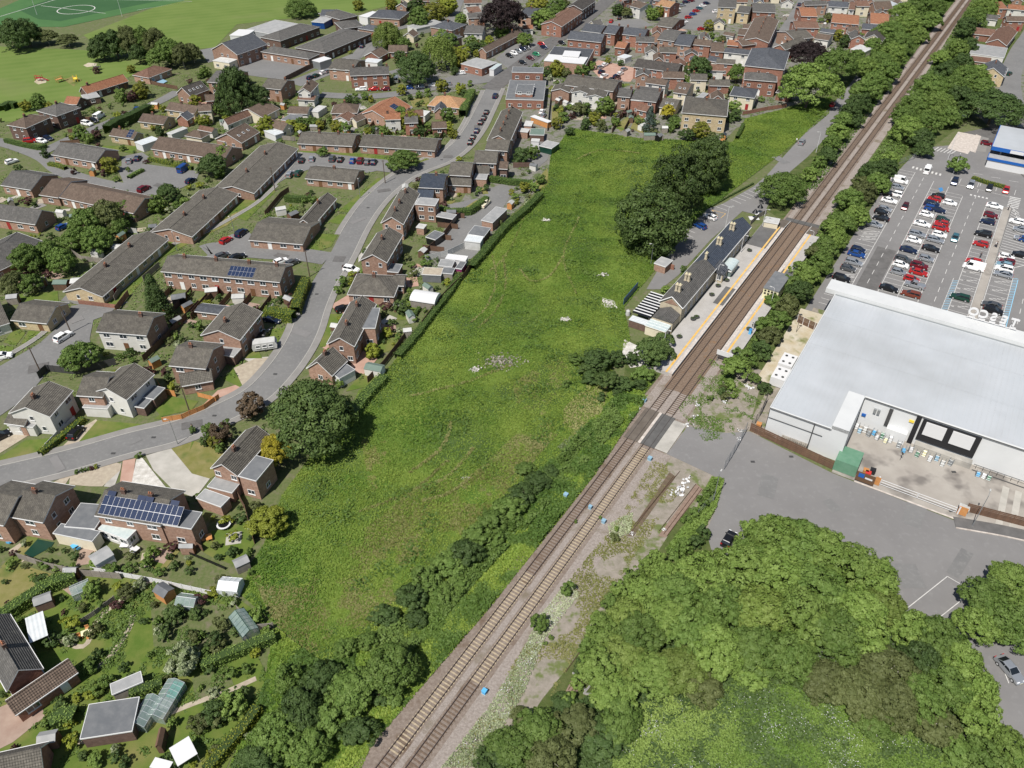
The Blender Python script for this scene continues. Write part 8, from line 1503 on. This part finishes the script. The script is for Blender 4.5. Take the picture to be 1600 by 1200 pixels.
carpet('bramble_bank', [(560,1000),(700,858),(850,738),(955,635),(975,660),(880,765),(740,915),(610,1060)], 26000, .42, 2.4, 'leaf_mid', 'bramble and shrub growth along the lower field edge', 'brambles', cs=.28, seed=52, thr=.33)
carpet('bank_grass', [(508,1042),(700,865),(850,730),(970,612),(1012,618),(935,735),(765,950),(580,1165),(545,1240),(340,1240),(410,1080),(430,980)], 80000, .4, .5, 'leaf_grass', 'bright long grass on bank left of the railway', 'grass', cs=.3, seed=51, thr=.18)
rq = lambda l: [tuple(R(u, v)[:2]) for u, v in l]
carpet('bright_grass', rq([(-12,-3.4),(70,-3.6),(95,-4),(95,-7),(70,-8),(45,-6.5),(20,-6),(-12,-5.5)]), 9000, .45, .5, 'leaf_grass', 'bright grass strip along the left edge of ballast', 'grass', world=True, cs=.3, seed=31)
carpet('scrub_growth', [(1245,292),(1272,300),(1420,95),(1500,-10),(1475,-20),(1395,50),(1320,168),(1287,228)], 22000, .6, 1.0, 'leaf_weed', 'scrub growth between approach road and railway', 'scrub', cs=.2, seed=6)
carpet('scrub_growth', [(1135,620),(1160,560),(1240,470),(1320,370),(1410,245),(1500,100),(1545,-10),(1525,-10),(1385,215),(1300,330),(1190,480),(1150,560),(1120,600)], 32000, .6, 1.0, 'leaf_mid', 'scrub growth right of the railway', 'scrub', cs=.2, seed=7)
carpet('wood_undergrowth', [(930,1085),(935,1010),(985,930),(1060,895),(1120,880),(1250,880),(1370,925),(1430,975),(1510,1000),(1560,1140),(1560,1260),(760,1260),(830,1130)], 80000, .5, .9, 'leaf_dark', 'undergrowth beneath the lower right wood', 'scrub', cs=.2, seed=8)
carpet('flowering_meadow', [(930,1200),(960,1120),(1050,1080),(1180,1060),(1300,1095),(1400,1140),(1500,1175),(1540,1260),(900,1260)], 70000, .30, 1.0, 'leaf_meadow', 'pale flowering weeds along the bottom edge', 'meadow', cs=.4, seed=9)
for q, n in (([(845,960),(890,905),(905,930),(850,1000),(820,1080),(790,1130),(740,1200),(690,1200),(760,1110),(810,1030)], 5000),([(870,700),(910,665),(915,680),(890,710)], 900),([(950,820),(990,800),(985,830),(955,850)], 900),([(1370,235),(1400,215),(1400,235),(1380,250)], 700)):
    carpet('white_flowers', q, n, .3, .5, 'leaf_flower', 'white flowering weeds beside the ballast', 'flowers', cs=.5, seed=n)
carpet('meadow_flowers', [(930,1200),(960,1120),(1050,1085),(1180,1065),(1300,1100),(1400,1145),(1480,1180),(1500,1260),(900,1260)], 6500, .13, 1.25, 'white_plastic', 'tiny white flower heads over the bottom weeds', 'flowers', cs=.2, seed=77, thr=.3)
carpet('strip_growth', [(1112,745),(1131,750),(1119,793),(1101,826),(1070,868),(1040,858),(1086,800)], 5200, .42, 1.1, 'leaf_bright', 'bright green growth between rusty rails and tarmac', 'scrub', cs=.4, seed=81)
carpet('white_flowers', [(845,960),(890,905),(905,930),(850,1000),(820,1080),(790,1130),(740,1200),(690,1200),(760,1110),(810,1030)], 1500, .14, .6, 'white_plastic', 'small white flower heads beside the ballast', 'flowers', cs=.5, seed=82, thr=.3)
carpet('waste_ground_weeds', [(700,1200),(800,1040),(870,930),(960,820),(1020,720),(1080,740),(1000,860),(930,960),(880,1060),(800,1180)], 14000, .35, .35, 'leaf_grass_dry', 'sparse weeds on the waste ground', 'weeds', thr=.5, cs=.25, seed=12)
carpet('waste_ground_weeds', [(1060,640),(1110,560),(1160,600),(1190,630),(1165,680),(1100,690)], 7000, .35, .35, 'leaf_weed', 'weeds by the station end', 'weeds', thr=.45, cs=.3, seed=13)
carpet('garden_growth', [(-20,640),(-20,180),(250,100),(480,140),(760,130),(700,240),(600,300),(520,420),(440,560),(250,640)], 60000, .45, .5, 'leaf_mid', 'mixed low garden growth over the estate', 'garden plants', thr=.62, cs=.12, seed=14) if False else None
# rubble and soil heaps in the field
for x, y, w, lab in ((783,566,5.5,'heap of grey rubble and branches in mid field'),(743,578,1.4,'small pale heap left of the rubble'),(726,747,.7,'single white round lump lying in the field'),(943,430,1.2,'small earth pile in the upper field'),(949,473,1.6,'pale broken slab beside the station hoarding'),(883,500,1.6,'low pale rubble strip'),(855,345,1.4,'bare sandy patch in upper field')):
    n = int(60*w) if w > 1 else 12; c = rng.normal(size=(n,3))*[w*.42,w*.25,.16]+[0,0,.12]; me = leaf_mesh('rubble', c, .55 if w > 1 else .7, rng.normal(size=(n,3))+[0,0,1], rng.random(n), ['rubble_white' if w < 3 else 'wood_grey'], aspect=.8); o = new_obj('rubble_heap', me, None, P(x,y)); tag(o, lab, 'rubble', kind='stuff')
# ---------------------------------------------------------------- small garden things between the houses
OCC = []
for o in COL.objects:
    if o.parent is None and o.name.split('.')[0] in ('house','flat_roofed_building','solar_house','parked_car','van','arched_garage','garden_shed','greenhouse','station_house'):
        bb = [o.matrix_basis @ ch.matrix_basis @ Vector(c) for ch in o.children if ch.type == 'MESH' and ch.name.split('.')[0] in ('roof','wall','arched_roof','body') for c in ch.bound_box]
        if bb:
            loc = o.location; rz = o.rotation_euler.z; L = [(Matrix.Rotation(-rz, 3, 'Z') @ (b-loc)) for b in bb]
            OCC.append((loc.x, loc.y, rz, min(l.x for l in L)-.4, max(l.x for l in L)+.4, min(l.y for l in L)-.4, max(l.y for l in L)+.4))
ROADS = []
for o in COL.objects:
    if o.name.split('.')[0] in ('road','street','parking_court','car_park','access_court','pavement','drive','lawn_front','school_yard','station_forecourt','playing_field'):
        for p_ in o.data.polygons: ROADS.append([tuple(o.data.vertices[i].co[:2]) for i in p_.vertices] if abs(p_.normal.z) > .5 else None)
ROADS = [r for r in ROADS if r]; RB = [(min(p[0] for p in r), max(p[0] for p in r), min(p[1] for p in r), max(p[1] for p in r)) for r in ROADS]
def free(x, y, m=0.0, roads=True):
    for (ox, oy, rz, a, b, c, d) in OCC:
        dx, dy = x-ox, y-oy; u = dx*math.cos(rz)+dy*math.sin(rz); v = -dx*math.sin(rz)+dy*math.cos(rz)
        if a-m < u < b+m and c-m < v < d+m: return False
    if roads:
        for r, bx in zip(ROADS, RB):
            if bx[0]-m < x < bx[1]+m and bx[2]-m < y < bx[3]+m and in_poly(np.array([x]), np.array([y]), r)[0]: return False
    return True
frnd = random.Random(3)
FB = {}
def fill(poly_px, n, kinds, zone=None, grp=None, rmin=.5, rmax=1.5, gap=2.2):
    """small bushes past the three hundred largest: real leaves, joined by leaf colour"""
    poly = [tuple(P(*p)[:2]) for p in poly_px]; put = []; tries = 0
    while len(put) < n and tries < n*30:
        tries += 1; x = frnd.uniform(min(p[0] for p in poly), max(p[0] for p in poly)); y = frnd.uniform(min(p[1] for p in poly), max(p[1] for p in poly))
        if not in_poly(np.array([x]), np.array([y]), poly)[0]: continue
        r = frnd.uniform(rmin, rmax)
        if not free(x, y, r*.7) or any((x-a)**2+(y-b)**2 < gap*gap for a, b in put): continue
        put.append((x, y)); lm = KIND[kinds[len(put) % len(kinds)]][0]; p, nn, v, s = SMALL[len(put) % 3]
        FB.setdefault(lm, []).append((p*r*[frnd.uniform(.7, 1.5), frnd.uniform(.7, 1.4), frnd.uniform(.6, 1.1)]+[x, y, r*.85], np.full(len(p), s*r), nn, v))
SMALL = [make_crown(900+i, 10, 420, .34, 'ball') for i in range(3)]
def finish_fill():
    C_, S_, N_, V_, I_ = [], [], [], [], []
    for k, (lm, L_) in enumerate(FB.items()):
        for p, s, nn, v in L_: C_.append(p); S_.append(s); N_.append(nn); V_.append(v); I_.append(np.full(len(p), k))
    me = leaf_mesh('small_garden_bushes', np.concatenate(C_), np.concatenate(S_), np.concatenate(N_), np.concatenate(V_), list(FB), None, np.concatenate(I_))
    tag(new_obj('small_garden_bushes', me), 'small bushes dotted over the gardens between the houses', 'bushes', kind='stuff')
KB = ['bush','bushd','bushb','oliveb','lime','greyb','bush','purple','bushd','flower']
G = 'small garden bushes of the estate'
fill([(0,470),(180,460),(250,360),(140,300),(0,320)], 38, KB, 0, 0)
fill([(120,300),(250,360),(300,330),(340,290),(250,230),(120,240)], 30, KB, 0, 0)
fill([(0,180),(120,140),(220,130),(280,200),(180,240),(0,230)], 34, KB, 0, 0)
fill([(230,150),(330,120),(470,150),(440,230),(330,240),(240,210)], 45, KB, 0, 0)
fill([(440,160),(700,160),(700,215),(440,225)], 49, KB, 0, 0)
fill([(480,60),(760,50),(700,120),(480,130)], 41, KB, 0, 0)
fill([(240,440),(440,440),(470,470),(420,530),(330,560),(230,520)], 41, KB, 0, 0)
fill([(180,500),(330,540),(350,600),(240,640),(150,600)], 26, KB, 0, 0)
fill([(560,400),(720,400),(690,460),(620,540),(560,600),(500,560)], 41, KB, 0, 0)
fill([(620,280),(720,250),(840,260),(830,320),(700,350),(620,380)], 34, KB, 0, 0)
fill([(0,780),(400,780),(390,870),(300,900),(0,890)], 41, KB, 0, 0)
fill([(0,900),(370,930),(430,990),(380,1060),(330,1200),(0,1200)], 64, KB, 0, 0)
fill([(410,345),(490,300),(500,330),(450,360)], 14, KB)
fill([(860,160),(1150,170),(1140,212),(1000,212),(880,196)], 49, KB, 0, 0, .6, 1.8)
fill([(820,100),(1000,130),(1150,130),(1150,165),(860,160)], 41, KB, 0, 0, .6, 1.8)
fill([(980,50),(1200,60),(1190,125),(1000,120)], 38, KB, 0, 0, .6, 1.8)
fill([(1220,20),(1400,20),(1370,80),(1300,90),(1230,80)], 30, KB, 0, 0, .6, 1.8)
finish_fill()
def mask(x, y):
    k = np.ones(len(x), bool)
    for (ox, oy, rz, a, b, c, d) in OCC:
        dx, dy = x-ox, y-oy; u = dx*math.cos(rz)+dy*math.sin(rz); v = -dx*math.sin(rz)+dy*math.cos(rz); k &= ~((a < u) & (u < b) & (c < v) & (v < d))
    for r, bx in zip(ROADS, RB):
        i = np.where((x > bx[0]-.3) & (x < bx[1]+.3) & (y > bx[2]-.3) & (y < bx[3]+.3))[0]
        if len(i): k[i] &= ~in_poly(x[i], y[i], r)
    return k
carpet('garden_growth', [(-20,640),(-20,180),(250,100),(480,140),(760,130),(700,240),(600,300),(520,420),(440,560),(250,640)], 90000, .42, 1.0, 'leaf_mid', 'mixed garden planting among the estate houses', 'garden plants', thr=.60, cs=.22, seed=14, mask=mask)
carpet('garden_growth', [(-20,640),(-20,180),(250,100),(480,140),(760,130),(700,240),(600,300),(520,420),(440,560),(250,640)], 50000, .42, 1.2, 'leaf_dark', 'darker garden planting among the estate houses', 'garden plants', thr=.66, cs=.2, seed=44, mask=mask)
carpet('garden_growth', [(-20,1220),(-20,890),(130,885),(330,925),(372,935),(440,985),(400,1020),(420,1060),(330,1220)], 36000, .34, .9, 'leaf_mid', 'mixed planting in bottom left gardens', 'garden plants', thr=.58, cs=.3, seed=15, mask=mask)
carpet('garden_growth', [(560,600),(520,590),(540,440),(640,330),(700,250),(850,200),(860,250),(850,300),(680,480)], 30000, .4, .9, 'leaf_mid', 'mixed planting behind the roadside houses', 'garden plants', thr=.60, cs=.25, seed=16, mask=mask)
carpet('garden_growth', [(800,100),(1000,40),(1400,10),(1370,90),(1300,120),(1150,200),(1140,215),(1000,213),(885,198)], 50000, .5, 1.4, 'leaf_mid', 'mixed planting between the town houses', 'garden plants', thr=.60, cs=.16, seed=17, mask=mask)
# sheds, patios and dividing fences in the same gardens
def sheds(poly_px, n, zone):
    poly = [tuple(P(*p)[:2]) for p in poly_px]; k = 0; t_ = 0
    while k < n and t_ < n*40:
        t_ += 1; x = frnd.uniform(min(p[0] for p in poly), max(p[0] for p in poly)); y = frnd.uniform(min(p[1] for p in poly), max(p[1] for p in poly))
        if not in_poly(np.array([x]), np.array([y]), poly)[0] or not free(x, y, 1.6): continue
        a = frnd.uniform(0, 3); px = PX((x, y, 1.9)); wl = frnd.choice(['wood_brown','wood_grey','wood_brown','render_white','wood_orange']); tpm = frnd.choice(['flat_felt','flat_grey','flat_green','flat_pale'])
        shed(px[0], px[1], a, frnd.uniform(1.9, 2.8), frnd.uniform(1.5, 2.0), 1.8, wl, tpm, {'wood_brown':'brown','wood_grey':'grey','render_white':'white','wood_orange':'orange'}[wl]+' timber shed with '+{'flat_felt':'dark','flat_grey':'grey','flat_green':'green','flat_pale':'pale'}[tpm]+' roof', zone)
        OCC.append((x, y, a, -1.8, 1.8, -1.5, 1.5)); k += 1
sheds([(0,470),(180,460),(250,360),(120,240),(0,300)], 6, 'in far left gardens'); sheds([(230,130),(470,150),(440,230),(240,210)], 6, 'in upper left gardens'); sheds([(440,160),(700,160),(700,215),(440,225)], 5, 'south of school street')
sheds([(240,440),(470,470),(420,530),(230,520)], 5, 'in gardens below solar terrace'); sheds([(560,400),(720,400),(620,540),(500,580)], 5, 'beside the middle field'); sheds([(620,280),(840,260),(830,320),(620,380)], 4, 'round the access court')
sheds([(860,160),(1150,170),(1140,212),(880,196)], 8, 'along the field top'); sheds([(980,50),(1200,60),(1190,125),(1000,120)], 7, 'in middle town yards'); sheds([(1220,20),(1400,20),(1370,80),(1230,80)], 5, 'in yards of far town')
def divide(a, b, k, ln, m_, zone):
    """short garden fences running off a row of houses: a to b in pixels, k of them, each ln metres"""
    A, B_ = P(*a), P(*b); d = (B_-A).normalized(); n_ = Vector((-d.y, d.x, 0))*(1 if ln > 0 else -1)
    for i in range(k):
        s_ = A.lerp(B_, (i+.5)/k); e = s_+n_*abs(ln)
        p1, p2 = PX(s_), PX(e); fence([p1, p2], 1.6, m_, 'short garden fence between plots', zone)
divide((255,452),(440,470),7,9,'wood_brown','in front of solar terrace') if False else None
divide((440,470),(255,452),6,10,'wood_brown','below the solar terrace'); divide((158,462),(262,372),6,-10,'wood_grey','left of longest terrace') if False else None
divide((262,345),(130,452),6,8,'wood_grey','left of longest terrace'); divide((468,206),(550,209),4,9,'wood_brown','above left bungalow terrace'); divide((562,209),(675,215),5,9,'wood_brown','above right bungalow terrace')
divide((440,212),(345,292),6,7,'wood_grey','left of diagonal terrace'); divide((880,150),(956,160),5,-18,'wood_grey','behind upper brick terrace'); divide((960,160),(1030,168),4,-16,'wood_brown','behind brick semis'); divide((655,400),(700,330),4,-6,'wood_brown','behind chimney terrace')
divide((1000,60),(1190,70),8,-10,'brick_dark','in middle town yards'); divide((120,235),(150,180),3,6,'wood_brown','by the upper lane')
def townfill(poly_px, n, zone, azs, big=1.0):
    poly = [tuple(P(*p)[:2]) for p in poly_px]; k = 0; t_ = 0
    while k < n and t_ < n*60:
        t_ += 1; x = frnd.uniform(min(p[0] for p in poly), max(p[0] for p in poly)); y = frnd.uniform(min(p[1] for p in poly), max(p[1] for p in poly)); a = frnd.choice(azs); L_, W_ = frnd.uniform(5, 10)*big, frnd.uniform(4.5, 6.5)*big
        if not in_poly(np.array([x]), np.array([y]), poly)[0]: continue
        d = Vector((math.cos(a), math.sin(a), 0)); n_ = Vector((-d.y, d.x, 0)); c = Vector((x, y, 0))
        if any(not free(q.x, q.y, .3) for q in [c]+[c+d*(i*L_/2)+n_*(j*W_/2) for i in (-1, 0, 1) for j in (-1, 0, 1)]): continue
        ez = frnd.choice((2.6, 4.6, 4.8)); q = [PX(v) for v in (c-d*L_/2-n_*W_/2+Vector((0,0,ez)), c+d*L_/2-n_*W_/2+Vector((0,0,ez)), c+Vector((0,0,ez+2.0-(.4 if ez > 4 else .25))))]
        rf = frnd.choice([BR, GB, RR, SL, OR, GR, BR]); wl = frnd.choice(['brick_red','brick','render_white','brick_red','render_cream'])
        house(*q, ez, ez+2.0, wl, rf, False, 'small %s %s back building' % (RW[rf], WW[wl]), zone, grp='town buildings', ch=(.2,) if ez > 4 else (), far=True)
        OCC.append((x, y, a, -L_/2-.3, L_/2+.3, -W_/2-.3, W_/2+.3)); k += 1
townfill([(965,60),(1200,75),(1195,130),(1000,120)], 13, 'in middle town', (-.12, -.12+1.57)); townfill([(1225,5),(1420,5),(1360,85),(1290,75),(1225,75)], 10, 'in far town', (-.1, 1.4)); townfill([(640,5),(760,20),(770,70),(650,90),(600,50)], 7, 'in upper town', (.1, 1.3)); townfill([(1110,0),(1210,0),(1200,70),(1120,60)], 7, 'by the far street', (-.1, 1.4)); townfill([(860,20),(1050,0),(1040,30),(900,60)], 6, 'by the main street', (.6, -.5)); townfill([(990,100),(1160,110),(1160,165),(1000,160)], 6, 'above the buff house', (-.1, 1.4)); townfill([(1520,0),(1600,0),(1590,60),(1500,60)], 5, 'beyond the railway', (-.1, 1.4))
townfill([(240,160),(430,150),(430,230),(250,240)], 5, 'among skylight houses', (.2, 1.3), .8); townfill([(450,170),(690,170),(690,212),(450,215)], 4, 'behind car court', (.1,), .7)
def patio(poly_px, n, mats_):
    poly = [tuple(P(*p)[:2]) for p in poly_px]; k = 0; t_ = 0
    while k < n and t_ < n*40:
        t_ += 1; x = frnd.uniform(min(p[0] for p in poly), max(p[0] for p in poly)); y = frnd.uniform(min(p[1] for p in poly), max(p[1] for p in poly))
        if not in_poly(np.array([x]), np.array([y]), poly)[0] or not free(x, y, .2): continue
        a = frnd.choice((RA, RA+.4, .2, -.3)); w, h_ = frnd.uniform(1.5, 4), frnd.uniform(1.5, 5); q = [Vector((x, y, 0))+Matrix.Rotation(a, 3, 'Z') @ Vector((sx*w, sy*h_, 0)) for sx, sy in ((-.5,-.5),(.5,-.5),(.5,.5),(-.5,.5))]
        _zc[0] += 1; sheet('patio', q, .012+.0021*(_zc[0] % 9), frnd.choice(mats_)); k += 1
PT = ['gravel_drive','concrete','pink_paving','pavement','block_paving','lawn_dry','lawn']
for q, n in (([(0,470),(180,460),(250,360),(120,240),(0,300)],10),([(230,130),(470,150),(440,230),(240,210)],14),([(440,160),(700,160),(700,215),(440,225)],14),([(240,440),(470,470),(420,530),(230,520)],12),([(560,400),(720,400),(620,540),(500,580)],12),([(620,280),(840,260),(830,320),(620,380)],10),([(0,780),(400,780),(390,870),(0,890)],10),([(820,100),(1150,120),(1140,212),(880,196)],26),([(980,40),(1200,50),(1190,125),(1000,120)],16),([(1220,20),(1400,20),(1370,80),(1230,80)],12)): patio(q, n, PT)
bpy.context.view_layer.update()
finish_labels()
print('objects', len(bpy.data.objects), 'labels', len(LABELS))
